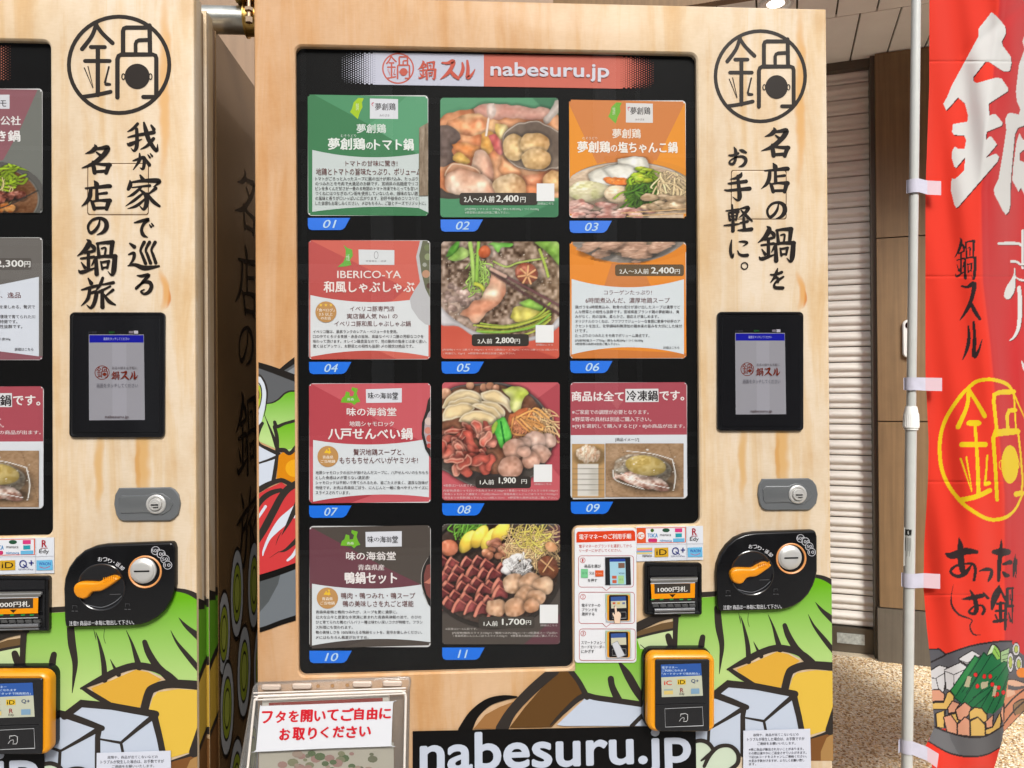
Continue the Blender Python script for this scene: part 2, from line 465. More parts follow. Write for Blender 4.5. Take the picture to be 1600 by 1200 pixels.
# ------------------------------------------------------------------ brush lettering (strokes: x, y, width)
BR = {
 '名': ([[(595,92,6),(600,112,22),(575,138,18),(530,155,3)],[(598,122,12),(640,116,16),(684,112,24),(672,145,24),(640,182,22),(580,230,20),(505,258,3)],[(608,146,8),(632,166,14)],
        [(582,214,12),(588,250,20),(594,292,20)],[(590,226,12),(640,232,14),(700,236,20)],[(694,236,22),(684,262,20),(674,294,18)],[(590,286,14),(680,280,16)]], (500,90,706,300)),
 '店': ([[(590,348,6),(604,372,24),(608,398,16)],[(530,402,8),(600,396,14),(690,386,20),(700,396,8)],[(566,408,16),(560,460,20),(540,500,16),(504,532,3)],[(606,408,14),(608,482,18)],[(608,444,10),(672,436,14)],
        [(564,490,8),(576,505,16),(590,552,18)],[(576,498,10),(630,490,12),(694,492,22)],[(688,494,22),(672,552,18)],[(592,546,14),(676,544,14)]], (502,345,700,558)),
 'の': ([[(628,640,6),(620,680,12),(598,715,15),(570,735,15),(552,718,12),(550,680,12),(580,642,12),(628,630,14),(666,650,20),(674,692,22),(650,730,16),(608,748,3)]], (545,625,682,750)),
 '鍋': ([[(545,802,5),(562,825,24),(530,880,20),(480,920,3)],[(562,832,10),(592,858,20),(598,884,10)],[(530,898,10),(584,886,14)],[(505,938,10),(594,926,14)],[(556,892,15),(556,1012,17)],[(508,966,5),(532,1002,16)],[(598,952,14),(578,988,5)],
        [(490,1022,6),(512,1036,18),(604,1004,6)],[(618,828,10),(628,925,18)],[(614,832,12),(660,824,14),(720,822,22)],[(718,824,22),(708,920,16)],[(645,866,8),(672,862,10),(668,908,10)],[(600,932,12),(660,922,14),(740,922,20)],
        [(608,932,14),(612,1048,22)],[(736,922,22),(728,1020,24),(714,1056,12),(688,1030,3)],[(640,960,8),(650,1012,12)],[(642,966,10),(696,956,12)],[(692,960,14),(684,1006,10)],[(648,1004,10),(686,1000,10)]], (478,800,745,1056)),
 'を': ([[(344,1030,3),(362,1030,6),(387,1021,7)],[(371,1007,3),(366,1024,8),(358,1042,6),(346,1058,3)],[(350,1052,3),(366,1040,6),(373,1048,7),(373,1058,6)],[(393,1038,5),(375,1050,7),(360,1064,5),(362,1078,8),(391,1080,8)]], (340,1005,396,1085)),
 'お': ([[(272,290,8),(300,290,12),(338,276,12)],[(308,232,6),(320,262,16),(316,325,14),(300,352,14),(274,346,10),(285,325,8),(320,305,8),(360,298,12),(388,312,16),(392,336,16),(372,362,14),(342,372,4)],[(350,252,8),(368,258,16),(394,270,10)]], (270,230,402,375)),
 '手': ([[(362,418,8),(352,438,20),(320,455,14),(282,462,4)],[(265,492,6),(290,492,12),(395,478,18)],[(240,540,6),(280,542,12),(420,530,20)],[(334,440,14),(342,520,18),(348,590,22),(332,614,12),(298,590,3)]], (238,415,426,618)),
 '軽': ([[(250,690,6),(342,680,12)],[(294,648,8),(300,740,14),(300,834,18)],[(268,706,8),(278,758,12)],[(270,706,8),(338,698,14)],[(332,700,14),(322,756,10)],[(278,728,7),(325,724,7)],[(278,756,9),(325,750,9)],[(236,796,6),(300,790,12),(346,784,6)],
        [(350,676,6),(408,666,18),(392,700,16),(345,738,4)],[(358,686,6),(392,722,16),(438,764,8)],[(352,778,8),(405,766,14)],[(376,738,12),(382,825,16)],[(336,830,6),(380,828,14),(434,822,18)]], (234,645,440,838)),
 'に': ([[(290,900,5),(284,945,13),(284,990,15),(296,1025,12),(306,998,4)],[(344,912,5),(380,912,12),(404,922,10),(372,944,3)],[(334,978,5),(346,1002,10),(372,1012,14),(404,1010,16)]], (278,898,406,1030)),
 '我': ([[(446,52,12),(418,82,12),(386,100,4)],[(388,134,6),(440,122,12),(544,104,16)],[(440,84,13),(442,130,15),(440,190,16),(424,216,10),(406,200,3)],[(384,172,6),(402,176,18),(470,146,4)],[(484,45,8),(496,92,18),(516,155,18),(560,216,14),(566,176,3)],[(542,142,14),(504,185,12),(464,206,4)],[(528,62,8),(544,86,15)]], (380,42,572,222)),
 'が': ([[(418,276,5),(450,266,12),(484,258,16),(486,292,14),(478,326,12),(460,318,3)],[(458,232,6),(456,275,13),(420,330,4)],[(494,262,6),(516,300,16)],[(508,240,5),(520,256,9)],[(523,233,5),(534,248,9)]], (414,230,538,340)),
 '家': ([[(462,364,8),(478,390,18)],[(400,396,6),(402,420,18),(390,448,14)],[(404,408,8),(470,398,14),(564,396,20),(574,408,14),(542,434,3)],[(414,438,6),(520,426,12)],[(466,438,10),(420,478,13),(384,495,3)],[(484,468,8),(430,512,13),(374,550,3)],[(462,452,8),(496,486,17),(500,535,19),(482,570,12),(458,548,3)],[(492,506,8),(440,548,13),(386,566,3)],[(556,442,14),(508,480,6)],[(502,472,8),(538,520,16),(578,550,10)]], (372,360,580,572)),
 'で': ([[(426,650,5),(460,642,12),(512,630,14),(484,656,12),(470,692,13),(480,724,15),(506,738,4)],[(518,662,5),(528,676,9)],[(530,654,5),(540,668,9)]], (424,622,542,740)),
 '巡': ([[(400,776,8),(426,796,17)],[(392,842,6),(424,834,14),(420,872,12),(394,908,4)],[(388,910,5),(430,904,14),(490,924,20),(576,912,8)],[(486,768,14),(464,815,10),(474,845,12),(494,896,14)],[(518,768,14),(496,812,10),(506,845,12),(524,894,14)],[(552,768,14),(530,812,10),(540,845,12),(556,892,14)]], (386,762,578,938)),
 'る': ([[(444,970,5),(470,972,12),(514,966,14),(480,1004,12),(440,1050,6),(436,1040,5),(480,1012,10),(516,1010,16),(530,1034,16),(516,1066,15),(488,1080,11),(466,1066,8),(486,1054,5)]], (425,960,536,1085)),
 '旅': ([[(148,986,6),(166,1016,17)],[(108,1056,6),(150,1044,12),(204,1030,12)],[(158,1044,12),(146,1108,14),(106,1152,3)],[(154,1080,8),(196,1070,16),(186,1130,16),(164,1164,12),(138,1146,3)],[(236,984,12),(218,1028,13),(188,1068,3)],[(222,1026,6),(300,1012,14)],[(282,1034,8),(214,1068,12)],[(232,1060,14),(234,1160,18)],[(298,1056,12),(250,1094,6)],[(240,1078,6),(272,1124,16),(312,1146,6)]], (104,983,314,1170)),
 'ス': ([[(10,16,6),(40,18,10),(72,10,16),(62,42,13),(38,72,12),(2,98,3)],[(52,52,8),(74,76,14),(100,96,10)]], (0,5,100,100)),
 'ル': ([[(30,14,6),(34,45,12),(22,75,11),(2,98,3)],[(58,4,8),(62,45,12),(60,90,14),(82,76,9),(100,48,3)]], (0,2,100,100)),
}


def logo(p, cx, cy, r, ry, col, th=1.0):
    """round pot emblem: a ring holding a line-drawn character, a pot, chopsticks and a ladle"""
    k, ky = r / 325.0, ry / 325.0

    def q(pts): return [(cx + (a - 745) * k, cy + (b - 405) * ky, w_ * k * th) for a, b, w_ in pts]
    p.ring(cx, cy, r, ry, 25 * k * th, col)
    for pts in ([(604,140,26),(575,220,26),(515,303,28)], [(600,142,26),(640,200,26),(704,264,28)], [(534,380,26),(686,380,26)], [(570,290,26),(656,290,26)],
                [(613,292,28),(613,600,28)], [(522,612,26),(600,600,26),(692,580,26)], [(529,425,7),(582,556,4)], [(552,416,7),(584,552,4)], [(682,418,11),(672,460,11),(662,500,12),(658,520,16)], [(664,530,22),(688,532,18)],
                [(770,330,28),(770,185,28),(776,170,26),(790,164,26),(932,164,26)], [(935,150,28),(938,335,28)], [(848,330,24),(848,270,24),(854,254,22),(870,246,24),(930,244,26)],
                [(735,616,28),(735,370,28),(742,348,26),(760,338,26),(955,338,26),(972,346,26),(977,362,26),(977,600,28)], [(896,613,26),(965,613,26)]):
        p.rib(q(pts), col, smooth=len(pts) == 3)
    p.poly(circ(cx + 113 * k, cy + 75 * ky, 78 * k, 82 * ky, 32), col)
    for a in (772, 941): p.ring(cx + (a - 745) * k, cy + 77 * ky, 13 * k, 22 * ky, 7 * k, col, 20)


# ------------------------------------------------------------------ printed food pictures (each is the ink of a flat photo print)
class Picture:
    def __init__(s, n, m, seed, bgc=(120, 90, 60)):
        s.n, s.m, s.r = n, m, np.random.default_rng(seed)
        s.X, s.Y = np.meshgrid((np.arange(n) + .5) / n, (np.arange(m) + .5) / m)
        s.im = np.zeros((m, n, 3)) + np.array(bgc)
        s.N = [s.noise(f) for f in (4, 9, 18, 40)]

    def noise(s, f):
        g = s.r.random((f + 3, f + 3)); x, y = s.X * f, s.Y * f; i, j = x.astype(int), y.astype(int); a, b = x - i, y - j
        a, b = a * a * (3 - 2 * a), b * b * (3 - 2 * b)
        return (g[j, i] * (1 - a) + g[j, i + 1] * a) * (1 - b) + (g[j + 1, i] * (1 - a) + g[j + 1, i + 1] * a) * b - .5

    def put(s, mask, c): s.im = s.im * (1 - mask[..., None]) + c * mask[..., None]

    def fill(s, col, am=30, oct_=(.5, .3, .2, .15)):
        t = sum(o * n for o, n in zip(oct_, s.N)); s.im = np.array(col) + t[..., None] * am * 2 * np.ones(3)

    def pot(s, cx, cy, rx, ry, rim, inner, wd=.03):
        d = np.sqrt(((s.X - cx) / rx) ** 2 + ((s.Y - cy) / ry) ** 2)
        s.put(np.clip((1 + wd * 1.5 - d) * s.n * .3, 0, 1), np.array(rim) * .55)
        s.put(np.clip((1 + wd - d) * s.n * .4, 0, 1), np.array(rim) + (s.N[2] * 20)[..., None])
        s.put(np.clip((1 - d) * s.n * .4, 0, 1), np.array(inner) + (s.N[1] * 40 + s.N[3] * 30)[..., None])

    def blob(s, cx, cy, rx, ry, ang, col, col2=None, rough=.26, lum=.27, tex=32, f=2, sh=True):
        x, y = s.X - cx, s.Y - cy; ca, sa = math.cos(ang), math.sin(ang)
        u, v = (x * ca + y * sa) / rx, (-x * sa + y * ca) / ry
        wob = s.N[1] * rough * 2.2 + s.N[2] * rough
        d = np.sqrt(u * u + v * v) * (1 + wob)
        if sh: s.im *= (1 - .32 * np.clip(1.35 - np.sqrt(((x - rx * .12) * ca + (y - ry * .25) * sa) ** 2 / rx ** 2 + (-(x - rx * .12) * sa + (y - ry * .25) * ca) ** 2 / ry ** 2), 0, .35) / .35)[..., None]
        m = np.clip((1 - d) * s.n * min(rx, ry) * 1.3, 0, 1)
        z = np.sqrt(np.clip(1 - d * d, 0, 1)); shade = .62 + lum * (z * .9 - (x / rx * .35 + y / ry * .75) * .55) + .16
        c = np.array(col, float)
        if col2 is not None:
            t = np.clip(.5 + s.N[f] * 2.2, 0, 1)[..., None]; c = c * (1 - t) + np.array(col2) * t
        c = c * shade[..., None] + (s.N[3] * tex + s.N[2] * tex * .6)[..., None]
        hl = np.clip((z * .8 - (x / rx * .5 + y / ry * .8) * .6) - .86 + s.N[3] * .5, 0, 1)[..., None] * 220 * m[..., None]
        s.put(m, c + hl * .5)

    def line(s, pts, w_, col, j=0.0, sh=.35):
        P = catmull(pts, 8); a = np.array(P)
        dm = np.full(s.X.shape, 9.0)
        for i in range(len(a) - 1):
            p, q = a[i], a[i + 1]; e = q - p; L = max((e ** 2).sum(), 1e-9)
            t = np.clip(((s.X - p[0]) * e[0] + (s.Y - p[1]) * e[1]) / L, 0, 1)
            dm = np.minimum(dm, np.hypot(s.X - p[0] - t * e[0], s.Y - p[1] - t * e[1]))
        s.im *= (1 - sh * np.clip(1.8 - dm / w_, 0, 1) * (dm > w_))[..., None]
        m = np.clip((1 - dm / w_) * s.n * w_ * 1.5, 0, 1); sd = (1.08 - .4 * (dm / w_) ** 2)[..., None]
        s.put(m, np.array(col) * sd + (s.N[3] * 18)[..., None])

    def shape(s, pts, col, col2=None, edge=.045, tex=26, rim=None, fold=0.0, fa=0.0, ff=30.0, sh=.30, wob=.012, hi=0.0, f=1):
        """soft-edged irregular piece traced as an outline, darker towards its edge, with optional folds"""
        X, Y = s.X + s.N[1] * wob * 2 + s.N[2] * wob, s.Y + s.N[2] * wob * 2 - s.N[1] * wob
        P_ = catmull(list(pts) + [pts[0]], 4)[:-1]; ins = np.zeros(X.shape, bool); dm = np.full(X.shape, 9.0)
        for i in range(len(P_)):
            a, b = P_[i - 1], P_[i]; e = (b[0] - a[0], b[1] - a[1]); L = max(e[0] ** 2 + e[1] ** 2, 1e-9)
            t = np.clip(((X - a[0]) * e[0] + (Y - a[1]) * e[1]) / L, 0, 1); dm = np.minimum(dm, np.hypot(X - a[0] - t * e[0], Y - a[1] - t * e[1]))
            if a[1] != b[1]: ins ^= ((a[1] > Y) != (b[1] > Y)) & (X < e[0] * (Y - a[1]) / e[1] + a[0])
        sd = np.where(ins, dm, -dm)
        s.im *= (1 - sh * np.clip(1 + sd / .03, 0, 1))[..., None]
        m = np.clip(sd * s.n + .5, 0, 1); c = np.array(col, float) + 0 * s.im
        if col2 is not None: t = np.clip(.5 + s.N[f] * 2.4, 0, 1)[..., None]; c = c * (1 - t) + np.array(col2) * t
        k = .80 + .24 * np.clip(sd / edge, 0, 1)
        if fold: k = k + fold * np.sin((s.X * math.cos(fa) + s.Y * math.sin(fa)) * ff + s.N[0] * 9 + s.N[1] * 6)
        c = c * k[..., None] + (s.N[3] * tex + s.N[2] * tex * .5)[..., None]
        if rim is not None: r = np.clip(1 - np.abs(sd - .008) / .009, 0, 1)[..., None] * .8; c = c * (1 - r) + np.array(rim) * r
        if hi: c = c + (np.clip(s.N[1] + s.N[2] * .8 - .22, 0, 1) * hi * 600)[..., None] * np.clip(sd / .03, 0, 1)[..., None]
        s.put(m, c)

    def mball(s, cx, cy, r, col, col2, ry=None, seed=0):
        rr_ = np.random.default_rng(seed + int(cx * 1000)); k = 11
        s.shape([(cx + r * math.cos(2 * math.pi * i / k) * (1 + rr_.normal() * .05), cy + (ry or r * .85) * math.sin(2 * math.pi * i / k) * (1 + rr_.normal() * .05)) for i in range(k)], col, col2, edge=r * .75, tex=50, f=0, wob=.006, hi=.05)

    def strands(s, x0, y0, x1, y1, n, L, w_, col, ang=0.0, spread=.6, curl=.04):
        for _ in range(n):
            x, y = s.r.uniform(x0, x1), s.r.uniform(y0, y1); a = ang + s.r.normal() * spread
            k = s.r.uniform(.8, 1.15); c = np.array(col) * k; e = L * s.r.uniform(.6, 1.2)
            pts = [(x, y), (x + e * .5 * math.cos(a) + s.r.normal() * curl, y + e * .5 * math.sin(a) + s.r.normal() * curl), (x + e * math.cos(a), y + e * math.sin(a))]
            s.line(pts, w_, c)

    def scatter(s, x0, y0, x1, y1, n, r0, r1, col, col2=None, asp=.75, **k):
        P = sorted([(s.r.uniform(x0, x1), s.r.uniform(y0, y1)) for _ in range(n)], key=lambda q: q[1])
        for x, y in P:
            r = s.r.uniform(r0, r1); t = s.r.uniform(.85, 1.1); s.blob(x, y, r, r * asp, s.r.uniform(-.7, .7), np.array(col) * t, None if col2 is None else np.array(col2) * t, **k)

    def tri(s, pts, col):
        m = np.ones(s.X.shape)
        for i in range(len(pts)):
            a, b = pts[i - 1], pts[i]; m *= np.clip(((b[0] - a[0]) * (s.Y - a[1]) - (b[1] - a[1]) * (s.X - a[0])) * s.n * 2 + .5, 0, 1)
        s.put(m, np.array(col))

    def grid(s, name, to, fr, box, d, keep, parent, mat_):
        """one face per picture element on the rectangle box (px), corners cut by keep(u,v)"""
        im = np.clip(s.im, 4, 250) / 255.0
        # veil of a print under show-window glass: slightly lifted blacks
        im = np.where(im <= .04045, im / 12.92, ((im + .055) / 1.055) ** 2.4) * ALB
        n, m = s.n, s.m; x0, y0, x1, y1 = box
        pts = []
        for j in range(m + 1):
            for i in range(n + 1):
                a, b = to(x0 + (x1 - x0) * i / n, y0 + (y1 - y0) * j / m); pts.append(fr(a, b, d))
        f = []
        for j in range(m):
            for i in range(n):
                if keep is None or keep((i + .5) / n, (j + .5) / m):
                    k = j * (n + 1) + i; f.append((k + n + 1, k + n + 2, k + 1, k))
        c = np.ones((m + 1, n + 1, 4)); p = np.pad(im, ((1, 1), (1, 1), (0, 0)), 'edge')
        c[..., :3] = (p[:-1, :-1] + p[1:, :-1] + p[:-1, 1:] + p[1:, 1:]) / 4 if n > 200 else np.pad(im, ((0, 1), (0, 1), (0, 0)), 'edge')
        return mk(name, pts, f, mat_, parent, col=c.reshape(-1, 4))


def N1(pts): return [((a - 46) / 1108, (b_ - 45) / 1122) for a, b_ in pts]
def N8(pts): return [((a - 36) / 1104, (b_ - 44) / 1106) for a, b_ in pts]
def N5(pts): return [((a - 28) / 1100, (b_ - 40) / 1100) for a, b_ in pts]


def pic_tomato(n=160):
    p = Picture(n, n, 2, (92, 156, 116)); p.tri([(.78, 0), (1, 0), (1, .22)], (70, 126, 92))
    p.shape(N1([(20, 260), (150, 180), (350, 160), (620, 130), (900, 150), (1150, 200), (1220, 500), (1220, 960), (900, 1010), (300, 1000), (20, 960)]), (226, 140, 92), (238, 176, 130), edge=.05, tex=20, sh=.1, fold=.05, ff=18, fa=1.2, hi=.08)
    p.shape(N1([(350, 160), (420, 115), (520, 105), (640, 125), (760, 115), (920, 140), (980, 120), (1060, 145), (1090, 190), (1040, 250), (900, 250), (700, 240), (500, 250), (380, 220)]), (232, 168, 150), (242, 196, 176), edge=.08, hi=.1)
    p.shape(N1([(120, 260), (300, 200), (500, 230), (640, 300), (600, 380), (400, 400), (200, 380), (100, 330)]), (240, 190, 140), (224, 146, 100), fold=.10, ff=45, fa=2.2, hi=.15, sh=.1)
    p.shape(N1([(20, 320), (120, 300), (210, 360), (240, 430), (180, 480), (150, 560), (200, 640), (140, 680), (20, 660)]), (120, 100, 92), (150, 128, 116), edge=.1, sh=.1)
    for g_, c1, c2 in (([(140, 480), (300, 470), (420, 520), (360, 600), (220, 590)], (236, 150, 86), (244, 190, 130)), ([(150, 590), (230, 570), (320, 640), (240, 680), (160, 640)], (244, 196, 104), (248, 214, 140)), ([(430, 400), (520, 370), (560, 460), (500, 580), (430, 520)], (242, 178, 90), (246, 206, 130)), ([(560, 290), (680, 310), (690, 400), (610, 440), (560, 370)], (244, 206, 110), (248, 222, 160)), ([(490, 420), (560, 400), (640, 480), (640, 590), (570, 560)], (226, 110, 106), (238, 160, 150)), ([(640, 600), (760, 680), (820, 760), (700, 800), (600, 720)], (232, 130, 76), (240, 170, 120)), ([(820, 770), (1000, 760), (1150, 700), (1150, 800), (950, 880), (850, 860)], (224, 130, 84), (236, 160, 120))):
        p.shape(N1(g_), c1, c2, fold=.05, ff=50, fa=.6, hi=.14, sh=.2)
    p.shape(N1([(330, 680), (360, 580), (430, 545), (500, 590), (540, 680), (560, 800), (480, 840), (400, 760)]), (240, 206, 180), (228, 168, 140), edge=.05, fold=.06, ff=30, fa=0, hi=.12)
    p.shape(N1([(80, 780), (110, 700), (240, 670), (380, 700), (420, 760), (300, 800), (160, 820)]), (238, 178, 140), (226, 144, 104), rim=(250, 226, 196), hi=.15)
    p.shape(N1([(80, 860), (110, 760), (220, 720), (340, 740), (440, 760), (540, 840), (560, 960), (250, 960), (110, 910)]), (234, 176, 144), (244, 214, 190), edge=.07, fold=.06, ff=22, fa=.9, hi=.2)
    p.shape(N1([(1150, 60), (1190, 120), (1100, 260), (1040, 290), (1010, 260), (1080, 180), (1120, 80)]), (206, 188, 176), (230, 220, 210), sh=.1)
    p.shape(N1([(640, 480), (660, 380), (740, 300), (880, 262), (1000, 280), (1120, 340), (1200, 420), (1200, 660), (1080, 720), (900, 735), (760, 690), (670, 600)]), (104, 88, 76), (128, 112, 98), edge=.02, tex=8, rim=(232, 216, 200))
    for x, y, r, ry in ((.635, .42, .105, .115), (.80, .395, .125, .10), (.815, .515, .125, .09)): p.mball(x, y, r, (228, 172, 106), (244, 206, 148), ry)
    p.mball(.59, .76, .145, (234, 174, 118), (246, 212, 166), .12); p.mball(.97, .70, .10, (232, 160, 96), (244, 196, 136))
    p.line(N1([(545, 110), (535, 200), (505, 240), (490, 330), (480, 400)]), .012, (244, 222, 208), sh=0); p.shape(N1([(490, 120), (560, 110), (575, 180), (520, 250), (485, 190)]), (236, 188, 168), (248, 226, 214), sh=0)
    m = np.clip((p.Y - .838) * n, 0, 1); p.put(m, np.array((84, 150, 108)) + 0 * p.im); p.shape(N1([(40, 900), (200, 950), (400, 985), (40, 985)]), (88, 78, 70), tex=6, sh=0); p.tri([(.70, 1.0), (1, .86), (1, 1)], (66, 128, 90)); return p


def pic_broth(n=160):
    p = Picture(n, n, 5, (120, 100, 84)); p.fill((140, 116, 98), 60, (.3, .3, .6, 1.2)); t = np.clip((p.N[0] + .35 - p.X * .5 - np.abs(p.Y - .4) * .6) * 2.2, 0, 1)[..., None]; p.im = p.im * (1 - .5 * t) + np.array((196, 172, 158)) * .5 * t
    t = np.clip((p.X - .5) * 1.4, 0, 1)[..., None] * .4; p.im = p.im * (1 - t) + np.array((176, 150, 108)) * t
    p.scatter(.0, .1, 1, .85, 420, .004, .010, (238, 226, 212), (160, 136, 116), tex=50, sh=False); p.scatter(.0, .35, .35, .66, 50, .02, .04, (190, 164, 152), (140, 116, 106), tex=50, sh=False)
    GA, GB = (150, 196, 74), (196, 222, 130)
    for g_, c1, c2 in (([(70, 190), (140, 60), (200, 50), (190, 110), (150, 180)], (96, 168, 56), (130, 196, 80)), ([(120, 180), (220, 100), (300, 130), (270, 190), (180, 220), (90, 210)], (150, 196, 90), (190, 216, 130)), ([(470, 60), (690, 50), (680, 90), (610, 100), (560, 140), (520, 80)], (110, 206, 70), (150, 226, 100)), ([(900, 50), (1140, 40), (1140, 260), (1050, 180)], (130, 176, 70), (170, 204, 110))): p.shape(N5(g_), c1, c2, fold=.08, ff=60, fa=.8, hi=.1)
    p.strands(.24, .14, .38, .34, 46, .13, .007, (174, 212, 104), 1.5, .45); p.line(N5([(300, 60), (320, 200), (340, 440)]), .02, (178, 214, 110)); p.line(N5([(380, 40), (370, 200), (360, 420)]), .016, (150, 196, 80)); p.line(N5([(350, 440), (400, 460), (430, 500)]), .018, (200, 206, 80))
    p.blob(.38, .09, .05, .05, 0, (206, 104, 60), (180, 80, 44)); p.line(N5([(520, 230), (640, 280), (760, 240), (1010, 200)]), .010, (170, 190, 96)); p.line(N5([(950, 120), (1000, 260), (1030, 370)]), .014, (170, 190, 80))
    p.shape(N5([(490, 330), (620, 390), (635, 450), (600, 590), (490, 690), (380, 800), (330, 815), (280, 760), (200, 710), (340, 610), (430, 530), (490, 420)]), (234, 164, 130), (246, 210, 180), edge=.05, fold=.06, ff=26, fa=.9, hi=.16)
    p.blob(.73, .28, .105, .095, 0, (176, 96, 70), (140, 74, 54), rough=.1)
    for k in range(7): a = k * .898 + .3; p.line([(.735, .29), (.735 + .078 * math.cos(a), .29 + .078 * math.sin(a))], .011, (228, 172, 122), sh=.1)
    p.shape(N5([(770, 620), (830, 580), (920, 590), (980, 640), (950, 690), (850, 680)]), (134, 206, 74), (170, 222, 100), fold=.08, ff=50, hi=.1); p.shape(N5([(680, 760), (710, 670), (830, 650), (950, 690), (1020, 700), (960, 760), (860, 800), (740, 800)]), (214, 208, 74), (226, 214, 110), fold=.08, ff=50, hi=.1)
    for k in range(12): y = 860 + p.r.normal() * 26; p.line(N5([(330 + p.r.random() * 80, y + 10), (640, y + 26 + p.r.normal() * 10), (900, y - 40), (1050, y - 140 + p.r.normal() * 20)]), .010, (178 + p.r.normal() * 22, 192, 80))
    p.line(N5([(495, 300), (800, 460), (1160, 660)]), .014, (112, 76, 76)); p.line(N5([(500, 330), (820, 540), (1160, 740)]), .014, (92, 64, 60)); p.line(N5([(495, 300), (630, 370)]), .018, (206, 170, 152))
    m_ = [(20, 640), (90, 720), (180, 790), (330, 880), (520, 925), (760, 950), (900, 930), (1040, 850), (1140, 740), (1140, 820), (1060, 900), (900, 970), (700, 985), (500, 970), (330, 930), (190, 840), (20, 820)]
    p.shape(N5([(a, b_ + 10) for a, b_ in m_] + [(20, 840)]), (60, 46, 42), tex=4, sh=0, wob=0); red = np.clip((p.Y - np.interp(p.X, [0, .15, .28, .45, .7, .9, 1], [.70, .715, .805, .85, .86, .80, .72])) * n, 0, 1); p.put(red, np.array((214, 98, 78)) + (p.N[1] * 12)[..., None]); p.shape(N5(m_), (222, 218, 220), (196, 192, 194), edge=.03, tex=8, sh=.0, wob=0)
    p.tri([(.45, 1), (.72, .9), (1, 1)], (188, 78, 64)); return p


def pic_chicken(n=160):
    p = Picture(n, n, 8, (206, 98, 106)); p.tri([(1, 0), (1, .8), (.6, .3)], (182, 78, 88))
    p.shape(N8([(0, 200), (150, 90), (400, 55), (600, 50), (850, 140), (1000, 280), (1100, 450), (1090, 620), (1040, 740), (960, 880), (800, 980), (560, 1040), (300, 1010), (100, 900), (0, 780)]), (60, 54, 52), (78, 72, 66), edge=.02, tex=10, rim=(130, 126, 124), wob=0)
    p.shape(N8([(0, 210), (150, 110), (400, 75), (600, 75), (830, 160), (960, 290), (1050, 450), (1040, 600), (960, 740), (760, 860), (500, 905), (250, 880), (80, 780), (0, 720)]), (150, 100, 76), (120, 80, 60), tex=26, sh=0)
    for x, y, r in ((.24, .03, .035), (.36, .05, .04), (.41, .03, .04), (.46, .05, .035), (.04, .10, .04)): p.blob(x, y, r, r, 0, (214, 164, 132), (180, 126, 98))
    CA, CB = (240, 214, 164), (248, 232, 200)
    for g_ in ([(20, 290), (90, 170), (200, 120), (330, 125), (410, 180), (380, 250), (200, 280), (80, 300)], [(400, 150), (520, 125), (640, 170), (690, 240), (680, 330), (600, 260), (430, 220)], [(70, 320), (120, 220), (260, 190), (380, 215), (400, 260), (260, 290)], [(400, 220), (520, 230), (620, 300), (630, 370), (540, 340), (420, 290)], [(40, 400), (60, 300), (170, 250), (290, 250), (340, 300), (240, 360), (130, 400)], [(300, 270), (400, 245), (520, 290), (600, 370), (560, 420), (460, 340)], [(190, 420), (230, 340), (360, 315), (480, 335), (550, 390), (500, 450), (330, 460)]): p.shape(N8(g_), CA, CB, edge=.035, tex=12, rim=(252, 240, 216), sh=.22, hi=.04, fold=.025, ff=40, fa=1.4)
    p.shape(N8([(600, 120), (680, 80), (790, 100), (850, 160), (800, 200), (790, 290), (740, 330), (680, 280), (680, 190)]), (196, 212, 84), (234, 236, 160), fold=.09, ff=42, fa=.6, hi=.16)
    p.shape(N8([(680, 340), (780, 290), (900, 300), (1000, 380), (1040, 480), (960, 540), (800, 520), (720, 560), (670, 440)]), (238, 160, 108), (232, 132, 84), sh=.1)
    p.strands(.60, .30, .80, .46, 60, .15, .007, (244, 158, 112), 1.3, .35); p.strands(.72, .22, .92, .42, 80, .16, .007, (238, 192, 140), 1.0, .35, .02); p.strands(.60, .28, .75, .32, 10, .2, .010, (248, 176, 104), .4, .3)
    for k in range(44):
        x, y = p.r.uniform(.0, .44), .40 + (k / 44) * .34 + p.r.normal() * .02; a = p.r.uniform(0, 3.1); L, Wd = p.r.uniform(.06, .11), p.r.uniform(.025, .05); ca, sa = math.cos(a), math.sin(a)
        pts = [(x + u * L * ca - v * Wd * sa, y + u * L * sa + v * Wd * ca) for u, v in ((-1, -.2), (-.5, -1), (.2, -.7), (.9, -.9), (1, .3), (.4, 1), (-.3, .6), (-.9, .8))]; t = p.r.uniform(.9, 1.06)
        p.shape(pts, (216 * t, 104 * t, 88 * t), (240 * t, 160 * t, 138 * t), edge=.03, tex=26, rim=(248, 196, 172) if k % 2 else None, sh=.28, fold=.08, ff=60, fa=a, hi=.08)
    p.shape(N8([(500, 460), (560, 390), (640, 380), (700, 560), (610, 660), (570, 600)]), (62, 168, 66), (98, 200, 80), edge=.02, hi=.04); p.line(N8([(590, 420), (625, 620)]), .010, (28, 120, 46), sh=0); p.shape(N8([(500, 470), (540, 410), (560, 440), (520, 540)]), (190, 220, 90), sh=0)
    for x, y, r in ((.90, .50, .075), (.79, .50, .10), (.68, .535, .08), (.84, .61, .09), (.62, .57, .10), (.58, .72, .11), (.76, .66, .085), (.70, .59, .06)): p.mball(x, y, r, (224, 172, 148), (244, 212, 196))
    return p


